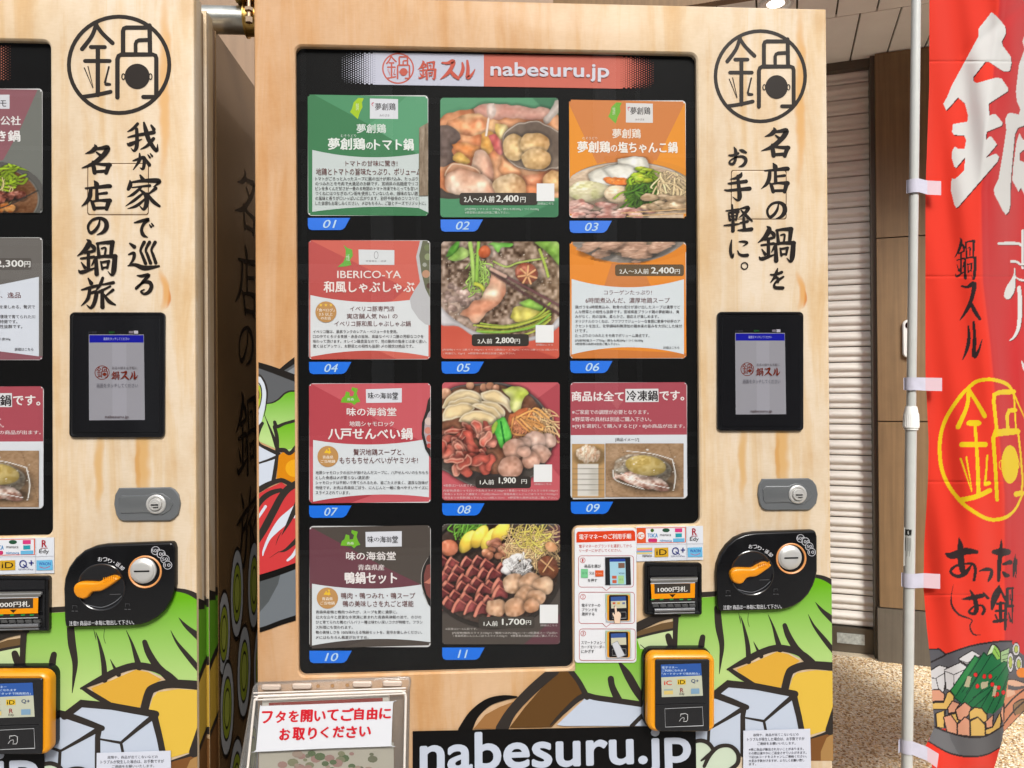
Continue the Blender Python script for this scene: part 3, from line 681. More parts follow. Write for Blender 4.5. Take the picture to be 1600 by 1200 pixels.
def pic_duck(n=150):
    p = Picture(n, n, 11, (84, 76, 70)); p.tri([(1, 0), (1, .45), (.8, .1)], (104, 66, 74)); p.tri([(1, .75), (1, 1), (.7, 1)], (104, 66, 74))
    p.pot(.44, .38, .56, .46, (40, 36, 34), (70, 54, 46)); p.strands(.08, .0, .30, .14, 60, .16, .008, (110, 168, 60), -1.0, .3)
    for x, y, a in ((.22, .15, -1.0), (.32, .11, -1.0), (.41, .13, -.9), (.50, .07, -.9)): p.blob(x, y, .11, .06, a, (246, 218, 96), (236, 196, 76), rough=.04, tex=10, lum=.42)
    p.blob(.06, .2, .08, .07, .1, (230, 142, 108), rough=.03); p.scatter(.38, .12, .58, .27, 16, .035, .055, (214, 150, 116), (170, 106, 82))
    p.strands(.55, .06, .90, .33, 160, .15, .006, (244, 206, 150), .6, .9, .06); p.strands(.6, .06, .85, .2, 40, .12, .006, (238, 218, 110), -.4)
    for j in range(6):
        for i in range(6):
            x = .0 + i * .100 + (j % 2) * .05 + p.r.normal() * .012; y = .31 + j * .072 + i * .014 + p.r.normal() * .010
            if x > .55 - j * .015: continue
            w_, h_, q_ = .066, .060, p.r.normal(size=6) * .008
            p.shape([(x - w_, y + h_ + q_[0]), (x - w_ * .6, y - h_ * .3 + q_[1]), (x - w_ * .1, y - h_ + q_[2]), (x + w_ * .5, y - h_ * .6), (x + w_ + q_[3], y - h_ * .2), (x + w_ * .9, y + h_ * .6 + q_[4]), (x + w_ * .1, y + h_ * .5 + q_[5])], (112, 48, 50), (164, 82, 80), edge=.04, tex=22, sh=.35, wob=.008, fold=.06, ff=50, fa=.7, hi=.03)
            p.line([(x - w_ * .95, y + h_ * .9), (x - w_ * .55, y - h_ * .2), (x - w_ * .1, y - h_ * .9)], .011 + p.r.random() * .006, (222, 142, 120), sh=.1); p.line([(x - w_ * .1, y - h_ * .9), (x + w_ * .9, y - h_ * .2)], .006, (206, 120, 104), sh=.05)
    p.scatter(.55, .28, .74, .44, 34, .03, .05, (250, 246, 244), (226, 214, 210), rough=.5); p.strands(.56, .28, .72, .42, 20, .06, .006, (255, 252, 250), 0, 1.5)
    p.blob(.90, .34, .10, .09, .3, (158, 98, 68), (116, 66, 48)); p.line([(.84, .30), (.95, .39)], .008, (226, 178, 128)); p.line([(.94, .28), (.86, .4)], .008, (226, 178, 128)); p.blob(.93, .20, .07, .05, .2, (228, 168, 120))
    for x, y, r in ((.62, .50, .10), (.76, .50, .11), (.86, .52, .09), (.72, .62, .11), (.80, .62, .08), (.46, .70, .09), (.62, .70, .09), (.76, .68, .07)): p.mball(x, y, r, (224, 164, 124), (242, 204, 168))
    d = np.sqrt(((p.X - .44) / .59) ** 2 + ((p.Y - .38) / .5) ** 2); p.put(np.clip((d - .93) * n, 0, 1) * np.clip((1.0 - d) * n, 0, 1) * (p.Y > .4), np.array((52, 46, 42)) + 0 * p.im); return p


def pic_chanko(n=150, m=90):
    p = Picture(n, m, 14, (232, 150, 50)); p.tri([(.25, 0), (.75, 0), (.6, .6)], (214, 130, 60))
    p.pot(.5, .72, .62, .60, (206, 196, 184), (214, 188, 160))
    for g_ in ([(.17, .30), (.26, .20), (.48, .14), (.52, .36), (.34, .48), (.2, .46)], [(.42, .06), (.54, .02), (.66, .04), (.68, .22), (.54, .30), (.44, .24)], [(.30, .22), (.44, .14), (.56, .20), (.56, .36), (.40, .40)]): p.shape(g_, (244, 242, 232), (226, 222, 208), fold=.03, ff=60, fa=0, tex=16, wob=.006)
    p.scatter(.27, .38, .5, .46, 9, .045, .06, (238, 140, 62), (226, 120, 50)); p.blob(.16, .58, .16, .16, .4, (236, 226, 190), (210, 206, 150), rough=.15); p.blob(.42, .62, .12, .14, -.1, (240, 214, 180), rough=.03)
    p.strands(.55, .2, .72, .6, 90, .2, .014, (140, 176, 40), 1.5, .4); p.strands(.55, .45, .7, .7, 60, .18, .014, (78, 120, 36), 1.6, .5); p.scatter(.58, .2, .7, .4, 12, .03, .05, (216, 214, 60), (150, 180, 40))
    p.strands(.76, .25, .95, .55, 80, .28, .010, (232, 206, 160), 1.3, .25); p.scatter(.0, .78, .65, 1.0, 26, .06, .10, (214, 150, 136), (236, 194, 180), rough=.3); p.scatter(.65, .65, 1, .85, 10, .06, .09, (214, 186, 150), (180, 150, 116))
    p.line([(.45, .93), (1.02, .86)], .010, (226, 184, 130)); p.line([(.5, .98), (1.02, .93)], .010, (226, 184, 130)); return p


def pic_rim(n=130, m=27):
    p = Picture(n, m, 17, (232, 140, 44)); d = np.sqrt(((p.X - .5) / .62) ** 2 + ((p.Y + 1.3) / 2.25) ** 2)
    p.put(np.clip((1.0 - d) * n * .6, 0, 1), np.array((146, 138, 130)) + (p.N[1] * 30 + p.N[3] * 20)[..., None]); p.put(np.clip((.86 - d) * n * .6, 0, 1), np.array((160, 140, 116)) + (p.N[2] * 40)[..., None])
    for x, y in ((.2, .15), (.3, .45), (.45, .1), (.55, .3), (.64, .5), (.78, .2), (.36, .1)): p.blob(x, y, .09, .36, .2, (216, 176, 150), (180, 140, 116), rough=.3)
    return p


def pic_pack(n=100, m=70):
    p = Picture(n, m, 20, (168, 134, 102)); p.fill((170, 138, 106), 24, (.4, .3, .2, .5))
    for k in range(4): p.line([(k * .3 - .1, 0), (k * .3 + .12, 1)], .004, (140, 108, 80))
    p.blob(.48, .5, .38, .30, .28, (196, 186, 168), (150, 130, 108), rough=.03, tex=50); p.blob(.47, .70, .36, .12, .3, (200, 150, 132), (236, 214, 200), rough=.2, tex=60)
    p.blob(.52, .42, .27, .19, .25, (190, 164, 92), (206, 184, 120), rough=.02, tex=14)
    for q in ([(.1, .5), (.15, .7), (.5, .86)], [(.86, .3), (.9, .6), (.88, .85)], [(.28, .15), (.6, .2), (.85, .3)], [(.2, .56), (.5, .74), (.82, .84)]): p.line(q, .010, (240, 238, 232), sh=.1)
    p.scatter(.12, .1, .9, .9, 26, .008, .02, (248, 246, 240), tex=10, sh=False); return p


def pic_label(n=44, m=70):
    p = Picture(n, m, 21, (196, 156, 104)); p.blob(.5, .2, .42, .17, 0, (232, 214, 190), (200, 160, 130), rough=.15, tex=60); p.tri([(.18, .38), (.82, .38), (.82, .98), (.18, .98)], (226, 222, 214))
    for k in range(5): y = .46 + k * .1; p.tri([(.2, y), (.8, y), (.8, y + .012), (.2, y + .012)], (60, 56, 50)); p.tri([(.66, y + .04), (.78, y + .04), (.78, y + .07), (.66, y + .07)], (90, 86, 60))
    return p


def pic_corner(seed, kind, n=40, m=100):
    p = Picture(n, m, seed, (100, 80, 70)); p.fill((150, 110, 90) if kind == 'meat' else (150, 132, 112), 40, (.6, .3, .2, .3)); return p
    if kind == 'meat': p.scatter(0, .1, 1, 1, 30, .12, .25, (196, 96, 84), (230, 150, 130), rough=.3)
    else: p.scatter(0, .0, 1, 1, 50, .06, .14, (190, 168, 140), (130, 120, 80), rough=.3)
    return p


def pic_greens(n=110, m=80):
    p = Picture(n, m, 30, (96, 94, 90)); p.pot(.3, .75, .66, .62, (120, 118, 112), (120, 80, 50))
    p.strands(.0, .2, .6, .6, 60, .24, .022, (150, 180, 40), -.6, .7); p.strands(.0, .3, .3, .6, 30, .2, .024, (60, 110, 50), -.4, .7); p.strands(.5, .35, .62, .7, 10, .3, .010, (232, 214, 150), 1.5, .1)
    p.scatter(.0, .7, .6, .98, 30, .06, .10, (222, 130, 60), (236, 166, 90)); p.scatter(.42, .66, .76, .78, 14, .06, .10, (140, 78, 62), (170, 100, 80), tex=50); p.line([(.1, .98), (.5, .92), (.95, .6)], .012, (54, 50, 46)); return p
# ------------------------------------------------------------------ materials used below
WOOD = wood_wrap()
BLACK = mat('black_plastic', (0.005, 0.005, 0.0055), 0.16, spec=0.3)
GLOSS = mat('gloss_black_plastic', (0.006, 0.006, 0.007), 0.10)
BOARD = mat('black_display_board', (0.004, 0.004, 0.004), 0.5, spec=0.05)
STEEL = mat('brushed_steel', (0.52, 0.51, 0.49), 0.38, metal=0.55, bump=0.05, bscale=300)
CHROME = mat('chrome', (0.75, 0.75, 0.75), 0.10, metal=1.0)
DARKMETAL = mat('grey_lock_metal', (0.13, 0.137, 0.143), 0.30, metal=0.35, bump=0.04, bscale=600)
ORANGE = mat('orange_plastic', alb((255, 160, 0))[:3], 0.35, bump=0.03, bscale=700)
AMBER = mat('amber_plastic', alb((255, 168, 10))[:3], 0.33, bump=0.03, bscale=700)
BRASS = mat('yellow_chromate_steel', (0.52, 0.34, 0.10), 0.32, metal=0.9, bump=0.2, bscale=120)
PIPE = mat('galvanised_pipe', (0.5, 0.5, 0.46), 0.30, metal=0.9, var=0.2, vscale=30, bump=0.06, bscale=90)
CREAM = mat('cream_door_edge', alb((226, 204, 164))[:3], 0.35, coat=0.2, var=0.06, vscale=20)
CREAM2 = mat('tan_door_channel', alb((168, 134, 102))[:3], 0.4, var=0.08, vscale=20)


def glass(name, tint=1.0, rough=0.0, milk=0.0, ior=1.45):
    m = bpy.data.materials.new(name); m.use_nodes = True; t = m.node_tree; t.nodes.clear(); N = t.nodes.new
    o = N('ShaderNodeOutputMaterial'); tr = N('ShaderNodeBsdfTransparent'); tr.inputs[0].default_value = (tint, tint, tint, 1)
    gl = N('ShaderNodeBsdfGlossy'); gl.inputs['Roughness'].default_value = rough; fr = N('ShaderNodeFresnel'); fr.inputs[0].default_value = ior
    mx = N('ShaderNodeMixShader'); t.links.new(fr.outputs[0], mx.inputs[0]); src = tr
    if milk:
        df = N('ShaderNodeBsdfDiffuse'); df.inputs[0].default_value = (0.8, 0.78, 0.74, 1); m2 = N('ShaderNodeMixShader'); m2.inputs[0].default_value = milk
        t.links.new(tr.outputs[0], m2.inputs[1]); t.links.new(df.outputs[0], m2.inputs[2]); src = m2
        nz = N('ShaderNodeTexNoise'); nz.inputs['Scale'].default_value = 14; bp = N('ShaderNodeBump'); bp.inputs['Strength'].default_value = 0.5; bp.inputs['Distance'].default_value = 0.01
        tc = N('ShaderNodeTexCoord'); t.links.new(tc.outputs['Object'], nz.inputs[0]); t.links.new(nz.outputs[0], bp.inputs['Height']); t.links.new(bp.outputs[0], gl.inputs['Normal'])
    t.links.new(src.outputs[0], mx.inputs[1]); t.links.new(gl.outputs[0], mx.inputs[2]); t.links.new(mx.outputs[0], o.inputs[0]); return m


PANE = glass('show_window_glass', ior=1.40)
CLEAR = glass('clear_acrylic', 0.95, 0.05, milk=0.13)
INKC = (56, 50, 46)                        # the dark ink of the artwork outlines


def P(y, base=0.0004, clips=None, step=0.00003):
    return Print(lambda a, b: pl(a, b, y), front(y), base, step, clips)


def LP(loop, y=0.0): return [pl(a, b, y) for a, b in loop]


# ------------------------------------------------------------------ vending machine, right-hand one (its common parts are copied to the left one)
R = thing('vending_machine', 'pale wood wrapped hot pot vending machine in the middle, its whole black window in view', 'vending machine', (RX0, 0, 0), 'hot pot vending machines')
XL, XR, ZT = -0.3600, 0.6575, 1.834      # flat face of the door
FX0, FX1 = XL, XR

# body with side wall
b = Solid(front(0)); b.box(XL - 0.002, XR + 0.002, 0.125, 0.80, 0.06, ZT - 0.004)
BODYM = mat('body_side_film', alb((132, 102, 68))[:3], 0.25, coat=0.2, var=0.16, vscale=6)
body = b.build('cabinet', [BODYM], R, smooth=0)
for i, xx in enumerate((XL + .06, XR - .06)):
    for yy in (0.1, 0.72):
        q = Solid(front(0)); q.tube((xx, yy, 0), (xx, yy, 0.07), 0.02); q.build('foot', [BLACK], R)

# window outline: an L-shaped opening
c0, c1 = pl(461, 71), pl(1089, 81)
wz1, wz0 = c0[1], pl(467, 1057)[1]
wx0, wx1 = pl(463.5, 560)[0], pl(1091.5, 450)[0]
nx, nz = pl(895, 930)[0], pl(1000, 821)[1]
rr = 0.013


def arc(cx, cz, r, a0, a1, n=6): return [(cx + r * math.cos(math.radians(a0 + (a1 - a0) * k / n)), cz + r * math.sin(math.radians(a0 + (a1 - a0) * k / n))) for k in range(n + 1)]


def winloop(g=0.0):
    x0, x1, z0, z1 = wx0 - g, wx1 + g, wz0 - g, wz1 + g; r = rr + g
    return (arc(x0 + r, z0 + r, r, 180, 270) + arc(nx + g - r, z0 + r, r, 270, 360) + arc(nx + g + (rr - g), nz - g - (rr - g), rr - g, 180, 90)
            + arc(x1 - r, nz - g + r, r, 270, 360) + arc(x1 - r, z1 - r, r, 0, 90) + arc(x0 + r, z1 - r, r, 90, 180))


# door: rolled outer edge, flat printed face with the window cut out, bevelled reveal
ZB = 0.10
outer = [(XL - 0.005, ZB), (XR + 0.005, ZB), (XR + 0.005, ZT + 0.004), (XL - 0.005, ZT + 0.004)]
d = Solid(front(0))
d.plate(outer, [(0.006, -0.125), (0.006, -0.098), (0.0, -0.096), (0.0, -0.062), (0.006, -0.060), (0.006, -0.038), (0.0, -0.036), (0, -0.005), (0.0015, -0.0015), (0.005, 0.0)], 0, hole=winloop(0.003))
W = winloop(0.003); ww = winloop(0.0); n_ = len(W)
v = [(a, 0.0, c) for a, c in W] + [(a, 0.0008, c) for a, c in winloop(0.0018)] + [(a, 0.003, c) for a, c in ww] + [(a, 0.018, c) for a, c in ww]
f = [(k * n_ + i, k * n_ + (i + 1) % n_, (k + 1) * n_ + (i + 1) % n_, (k + 1) * n_ + i) for k in range(3) for i in range(n_)]
d.add(v, f, 0)
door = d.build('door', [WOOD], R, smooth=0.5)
# door side channels as the side of the door shows them (plain cream film)
for nm, y0_, y1_, mt, g_ in (('edge_strip', 0.0365, 0.0605, CREAM2, 0.0012), ('edge_strip', 0.0975, 0.124, CREAM2, 0.0012)):
    q = Solid(front(0)); q.box(XR - 0.001, XR - 0.001 + g_, y0_ + .001, y1_ - .001, ZB + .002, ZT - .004); q.build(nm, [mt], R, smooth=0)

q = Solid(front(0.0)); q.plate(ww, [(-0.001, -0.017), (-0.001, -0.0125)], 0, back=False); board = q.build('display_board', [BOARD], R, smooth=0)
q = Solid(front(0.0)); q.plate(ww, [(0.0003, -0.0045)], 0, back=False); q.build('window_glass', [PANE], R, smooth=0)

# blank cover plate with a shadow groove
g = P(0.0, 0.00015); g.poly(rrect(1142, 265.5, 1229, 343, 4), (112, 86, 60)); g.build('plate_groove', INK, R)
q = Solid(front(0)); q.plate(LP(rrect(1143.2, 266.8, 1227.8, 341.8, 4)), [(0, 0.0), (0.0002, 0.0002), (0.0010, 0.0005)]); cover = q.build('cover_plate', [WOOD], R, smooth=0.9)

# ---- cartoon hot pot artwork on the lower part of the door (pixels of the photograph, enlarged views)
E_ = lambda pts: [((a + 0.0), b) + tuple(c) for a, b, *c in V(0, 900, 4, pts)]


def lp2r(x, y):                            # point of the left machine's door -> same point on the right machine's door
    a, c = pl(x, y); return (a - DX, c)


clipsA = [(FX0 + .0005, FX1 - .0005, ZB, nz - 0.0035), ]
A = Print(lambda a, b: lp2r(a, b), front(0), 0.0004, 0.00003, [(nx + .0035, FX1 + .0044, ZB, nz - 0.0035)])
BLK = INKC
E = lambda pts: V(0, 900, 4, pts)
A.grad(E([(135,560),(130,340),(150,240),(420,225),(700,240),(1000,80),(1100,90),(1200,112),(1270,160),(1310,260),(1330,420),(1330,650),(1100,670),(850,555),(530,705),(640,790),(500,790),(420,880),(330,860)]), (112,188,26), (196,226,142), 940, 1085)
A.rib(E([(60,222,45),(200,222,42),(320,212,36),(430,205,36)]), BLK); A.rib(E([(1000,88,20),(1100,86,22),(1180,102,30),(1250,140,38),(1300,180,46)]), BLK)
for s_ in ([(440,300,45),(450,420,50),(470,540,36),(462,640,20),(452,730,4)],[(338,490,38),(328,560,44),(345,660,24),(350,800,4)],[(600,350,3),(622,420,16),(648,540,32),(655,650,36)],[(790,340,3),(825,420,16),(850,500,30),(872,570,42)],
           [(905,412,32),(930,480,42),(980,560,46),(1030,610,48),(1085,665,50)],[(1068,340,3),(1110,420,18),(1200,530,34),(1310,660,30)],[(1118,260,3),(1165,315,24),(1250,390,40),(1320,500,6)],[(690,520,3),(715,570,16),(742,615,30)],[(586,330,2),(596,370,6),(602,400,2)],[(655,330,3),(650,380,3),(660,420,3)]):
    A.rib(E(s_), BLK)
A.poly(E([(570,700),(700,650),(850,585),(930,600),(1010,645),(920,700),(900,760),(870,830),(640,790)]), (233,180,66))
A.poly(E([(930,840),(955,760),(985,725),(1120,705),(1335,718),(1335,1010),(1230,1090),(1010,1150),(1000,1060),(965,850)]), (239,198,78))
A.poly(E([(330,850),(420,880),(510,805),(965,858),(1000,1000),(1045,1260),(200,1260),(235,1050)]), (206,216,233))
A.poly(E([(1060,1162),(1230,1104),(1300,1045),(1335,1030),(1335,1300),(1060,1300)]), (132,86,46)); A.poly(E([(1150,1240),(1190,1150),(1250,1110),(1335,1090),(1335,1300),(1150,1300)]), (180,138,84))
for s_ in ([(508,702,14),(640,640,44),(740,590,46),(850,560,46),(960,575,46),(1040,612,46),(1095,660,50)],[(525,702,26),(600,750,34),(690,800,26)],[(905,825,52),(928,740,54),(960,700,54),(1080,672,54),(1335,690,60)],[(1310,720,12),(1285,850,26),(1255,960,50),(1215,1100,66)],
           [(1055,1160,8),(1220,1105,22),(1290,1055,34),(1335,1035,38)]): A.rib(E(s_), BLK)
for s_ in ([(320,845,46),(430,872,46),(540,912,42),(640,950,36)],[(622,945,40),(612,1010,34),(612,1260,36)],[(380,1092,16),(500,1025,24),(625,952,36)],[(235,1042,12),(380,1092,20)],[(378,1090,20),(368,1260,20)],
           [(405,875,46),(510,795,46),(700,812,46),(975,862,46)],[(962,858,44),(1000,1010,40),(1050,1260,40)],[(970,868,36),(860,955,26),(758,1040,18)],[(630,1018,12),(758,1040,18)],[(758,1040,18),(770,1100,18)]): A.rib(E(s_), BLK, smooth=False)
A.rib(E([(560,340,0),(566,360,1)]), BLK) if 0 else None
art_r = A.build('hot_pot_artwork', INK, R)

C_ = lambda pts: V(960, 1000, 4.444, pts); Hh = lambda pts: V(800, 800, 3, pts); G = lambda pts: V(640, 1030, 5, pts); I_ = lambda pts: V(390, 540, 5.455, pts); J = lambda pts: V(390, 740, 5, pts)
B = P(0, 0.0022, clips=[(nx + .0035, pl(1064, 1000)[0], ZB, nz - 0.0035), (FX0 + .0005, nx + .0035, ZB, wz0 - 0.0035)])
B.grad(Hh([(270,760),(300,690),(430,640),(620,560),(660,540),(660,905),(600,905),(350,865)]), (112,188,26), (196,226,142), 1010, 1150)
B.poly(Hh([(585,595),(640,575),(770,550),(770,640),(600,640)]), (206,228,170)); B.poly(Hh([(582,560),(700,520),(770,508),(770,550),(640,572),(583,592)]), (112,88,58))
for s_ in ([(570,545,40),(640,512,42),(700,490,36),(780,478,26)],[(570,590,10),(680,562,12),(770,545,10)],[(768,480,26),(764,560,24),(762,640,22)],[(730,580,28),(738,605,32),(750,640,30)],[(500,700,10),(540,760,36),(580,830,38),(612,880,30)],[(462,780,30),(470,820,30),(500,885,38)],[(600,620,3),(620,636,4)],[(900,575,30),(895,620,26)]): B.rib(Hh(s_), BLK)
B.poly(G([(780,530),(900,370),(1040,210),(1130,95),(1250,85),(1360,265),(1250,380),(1110,525)]), (104,72,36)); B.poly(G([(500,540),(590,430),(700,370),(835,318),(850,400),(720,540)]), (166,118,70))
B.poly(G([(1150,508),(1370,300),(1900,330),(1900,512)]), (206,216,233)); B.poly(Hh([(215,996),(340,885),(640,915),(640,1000),(240,1000)]), (206,216,233))
for s_ in ([(430,560,110),(500,430,80),(610,335,62),(730,298,44),(835,290,14)],[(720,540,100),(800,400,80),(960,230,80),(1130,85,80)],[(1250,80,40),(1320,170,40),(1385,292,44)],[(1100,510,10),(1200,410,32),(1350,285,44),(1480,300,44),(1900,360,44)]): B.rib(G(s_), BLK if s_[0][0] != 430 else (20, 17, 15))
B.rib(Hh([(560,1000,20),(630,930,20)]), BLK)
# left strip beside the window
B2 = P(0, 0.0004, clips=[(FX0 + .0005, wx0 - 0.0035, ZB, 1.6)])
B2.poly(I_([(20,130),(265,205),(420,100),(420,600),(420,700),(20,700)]), (100,102,105)); B2.poly(I_([(320,222),(420,160),(420,260)]), (142,146,150))
B2.rib(I_([(20,150,46),(180,200,56),(420,290,60)]), (38,34,31)); B2.rib(I_([(260,215,30),(330,165,44),(420,100,50)]), (38,34,31))
B2.grad(I_([(90,520),(150,498),(230,472),(300,402),(355,384),(420,390),(420,850),(340,900),(250,890),(90,820),(50,760)]), (112,188,30), (196,228,148), 612, 685)
B2.grad(I_([(228,705),(300,668),(420,638),(420,860),(330,885),(250,885),(238,780)]), (112,188,30), (156,206,84), 660, 700)
B2.poly(I_([(20,258),(60,258),(95,270),(128,325),(148,420),(140,500),(105,640),(60,760),(20,800)]), (222,230,240)); B2.poly(I_([(30,310),(66,318),(92,350),(100,420),(90,500),(66,560),(30,600)]), (176,196,48)); B2.poly(I_([(40,370),(62,372),(76,400),(78,450),(66,510),(40,540)]), (206,214,80))
for s_ in ([(30,246,8),(64,246,12),(100,262,13),(138,335,15),(150,420,15),(132,560,8),(118,610,3)],[(30,306,8),(70,314,10),(96,350,10),(104,420,9),(92,500,8),(68,560,8)],[(30,364,5),(62,366,7),(80,400,7),(80,450,6)],
           [(150,494,8),(200,484,12),(250,455,14),(300,408,15),(350,388,13),(420,390,10)],[(214,652,30),(235,690,32),(300,664,26),(420,632,26)],[(212,690,30),(232,770,33),(236,850,34),(235,930,32)],[(128,590,3),(160,670,12),(200,770,24),(228,860,28)],
           [(110,662,28),(82,710,38),(64,780,34),(84,838,22),(160,880,26),(250,922,30)],[(72,575,18),(58,640,26),(46,700,18)]): B2.rib(I_(s_), BLK)
B2.poly(I_([(20,800),(60,800),(90,850),(245,930),(222,1000),(190,1160),(40,1240),(20,1240)]), (216,224,238)); B2.rib(I_([(20,1020,14),(160,975,20),(250,938,28)]), BLK); B2.rib(I_([(240,932,34),(222,1040,34),(204,1150,34)]), BLK); B2.rib(I_([(64,790,24),(84,840,24),(160,884,26),(250,926,30)]), BLK)
B2.poly(I_([(250,935),(290,905),(345,925),(420,850),(420,1150),(380,1172),(290,1130),(230,1140)]), (226,142,20)); B2.poly(I_(circ(385,1045,78,74)), (246,176,34)); B2.rib(I_([(240,888,34),(300,892,38),(346,918,32),(420,838,42)]), BLK)
B2.poly(J([(20,190),(130,122),(250,68),(310,108),(400,90),(400,700),(20,812)]), (214,64,66))
for s_ in ([(20,158,46),(130,92,42),(200,62,34),(260,52,34),(340,98,34)],[(40,290,30),(100,200,44),(170,150,42),(245,128,32)],[(20,590,40),(110,440,58),(190,290,58),(250,180,56),(310,112,56),(400,62,52)],[(252,480,3),(296,400,24),(340,310,40),(400,180,46)],[(230,612,3),(290,590,24),(400,490,44)],[(205,560,2),(225,500,6),(250,455,3)],[(160,655,2),(230,608,5)]): B2.rib(J(s_), BLK)
for s_ in ([(45,390,4),(84,320,20),(126,256,22)],[(105,640,6),(112,600,18),(150,510,26),(200,440,52),(262,370,74),(320,300,44),(368,232,6)],[(298,676,18),(340,640,26),(366,590,20),(385,540,10)],[(350,345,8),(400,260,24)]): B2.rib(J(s_), (224,230,242))
B2.rib(J([(296,400,24),(340,310,38),(400,180,46)]), BLK)
B2.poly(J([(20,850),(400,720),(400,1110),(120,1200),(20,1230)]), (118,124,130)); B2.poly(J([(20,850),(240,790),(225,860),(150,1000),(20,1150)]), (86,90,92)); B2.rib(J([(20,832,52),(150,794,52),(280,750,50),(400,704,46)]), (20,17,15)); B2.rib(J([(20,1236,36),(130,1205,36),(250,1160,38),(400,1114,42)]), (20,17,15))
B2.build('hot_pot_artwork', INK, R)
B.build('hot_pot_artwork', INK, R)
# black name board with the address
u = P(0, 0.0035); u.poly([(645, 1141), (1086, 1132), (1088, 1260), (645, 1262)], (14, 13, 13)); u.quadtext('nabesuru.jp', [(658, 1147), (1076, 1134), (1078, 1205), (658, 1222)], (208, 216, 232), bold=0.035, res=5)
u.build('address_lettering', INK, R)
u = Print(lambda a, b: pl(a, b), front(0), 0.0035, clips=[(pl(1086, 1150)[0], FX1, ZB, 0.7)])
for s_ in ([(550,700,26),(600,692,28),(650,712,28),(680,760,26),(640,800,24),(600,830,14)],[(620,870,24),(660,790,30),(720,735,28),(800,730,26),(852,780,30),(850,850,30),(790,900,30)]): u.rib(C_(s_), BLK)
u.d += 0; art2 = u.build('hot_pot_artwork', INK, R)
u = Print(lambda a, b: pl(a, b), front(0), 0.0028, clips=[(pl(1086, 1150)[0], FX1, ZB, 0.7)])
u.poly(C_([(550,700),(650,712),(676,760),(730,742),(800,735),(850,790),(846,850),(780,900),(550,900)]), (214,228,204)); u.build('hot_pot_artwork', INK, R)

# ---- emblem, slogans
def emblem(x, y, rx, ry, root):
    p = P(0, 0.0004, step=0.00002); logo(p, x, y, rx, ry, (52, 46, 42)); p.build('pot_emblem', INK, root)


def glyphbox(p, name, x0, y0, s, col=(40, 34, 31)):
    bx = BR[name][1]; p.brush(name, x0 + bx[0] / s, y0 + bx[1] / s, x0 + bx[2] / s, y0 + bx[3] / s, col)


emblem(1187.9, 119.2, 72.9, 73.4, R)
p = P(0, 0.0007, step=0.00001)
for ch in '名店の鍋お手軽に': glyphbox(p, ch, 1080, 180, 4.615)
bx = BR['を'][1]; p.brush('を', 1060 + bx[0] / 2.4, bx[1] / 2.4, 1060 + bx[2] / 2.4, bx[3] / 2.4, (40, 34, 31))
p.ring(1080 + 383 / 4.615, 180 + 1087 / 4.615, 6, 6, 1.8, (40, 34, 31)); p.build('slogan_lettering', INK, R)

# ---- touch screen
q = Solid(front(0)); q.plate(LP(rrect(1119.5, 487.5, 1254, 673.5, 7)), [(0, -0.001), (0, 0.004), (0.0012, 0.0055), (0.004, 0.0055), (0.0052, 0.0040)]); ts = q.build('touch_screen', [GLOSS], R)
q = Solid(front(0)); q.plate(LP(rrect(1127, 496, 1247, 666, 2)), [(0, 0.0041), (0.0006, 0.0048)], back=False); q.build('screen_glass', [GLOSS], ts)
p = P(0, 0.0052); x0, y0, x1, y1 = 1147.5, 520.5, 1226, 647
p.poly([(1147, 520.5), (1224.5, 520.5), (1226.5, 647), (1148, 647.5)], (146, 145, 152)); p.poly([(1147.8, 521.5), (1224, 521.5), (1224.2, 532.5), (1148, 532.5)], (28, 30, 150)); p.poly([(1180, 534), (1200, 534), (1201, 646), (1181, 646)], (153, 152, 160))
p.text('画面をタッチしてください', 1168, 525, 1204, 529, (180, 184, 220)); logo(p, 1166, 577, 10.5, 10.5, (112, 44, 32), 1.3)
for ch, a in (('鍋', 1179), ('ス', 1192), ('ル', 1205)): p.brush(ch, a, 575, a + 11.5, 587, (112, 44, 32))
p.text('名店の鍋をお手軽に', 1180, 568, 1216, 572, (90, 80, 84)); p.text('画面をタッチしてください', 1159, 593, 1217, 599, (98, 94, 104)); p.text('nabesuru.jp', 1171, 640, 1204, 645.5, (70, 46, 46), bold=.02)
p.text('販売中', 1176, 516, 1184, 519, (40, 120, 50)); p.poly([(1204, 515.5), (1210, 515.5), (1210, 519), (1204, 519)], (120, 112, 122)); p.poly([(1211, 515), (1217, 515), (1217, 519.5), (1211, 519.5)], (180, 176, 184)); p.text('口 設定', 1147, 516, 1159, 519, (70, 70, 80))
p.build('screen_picture', LCD, ts)

# ---- lock plate
lk = [(1190, 748), (1262, 747), (1268, 750), (1274, 758), (1276.6, 772), (1274, 786), (1268, 793), (1262, 796.5), (1196, 797), (1190, 794), (1186, 787), (1183.2, 772), (1184.5, 758)]
q = Solid(front(0)); q.plate(LP(lk), [(0, -0.001), (0, 0.0035), (0.0015, 0.005)]); q.plate(LP([(1194, 759), (1230, 759), (1240, 755), (1252, 756), (1262, 763), (1267, 771), (1262, 781), (1252, 787), (1240, 787), (1230, 784), (1194, 785), (1191, 780), (1190, 764)]), [(-0.0005, 0.0045), (0.0002, 0.0064), (0.0012, 0.0068)], 1)
lkx, lkz = pl(1243.5, 771.5); q.disc(lkx, lkz, [(0.0165, 0.006), (0.0165, 0.0085), (0.0145, 0.010), (0.012, 0.010), (0.0115, 0.0085)], 2); q.disc(lkx, lkz, [(0.0105, 0.0085), (0.0105, 0.0125), (0.0095, 0.0135)], 2); q.disc(lkx, lkz, [(0.0060, 0.0136), (0.0056, 0.0144)], 2)
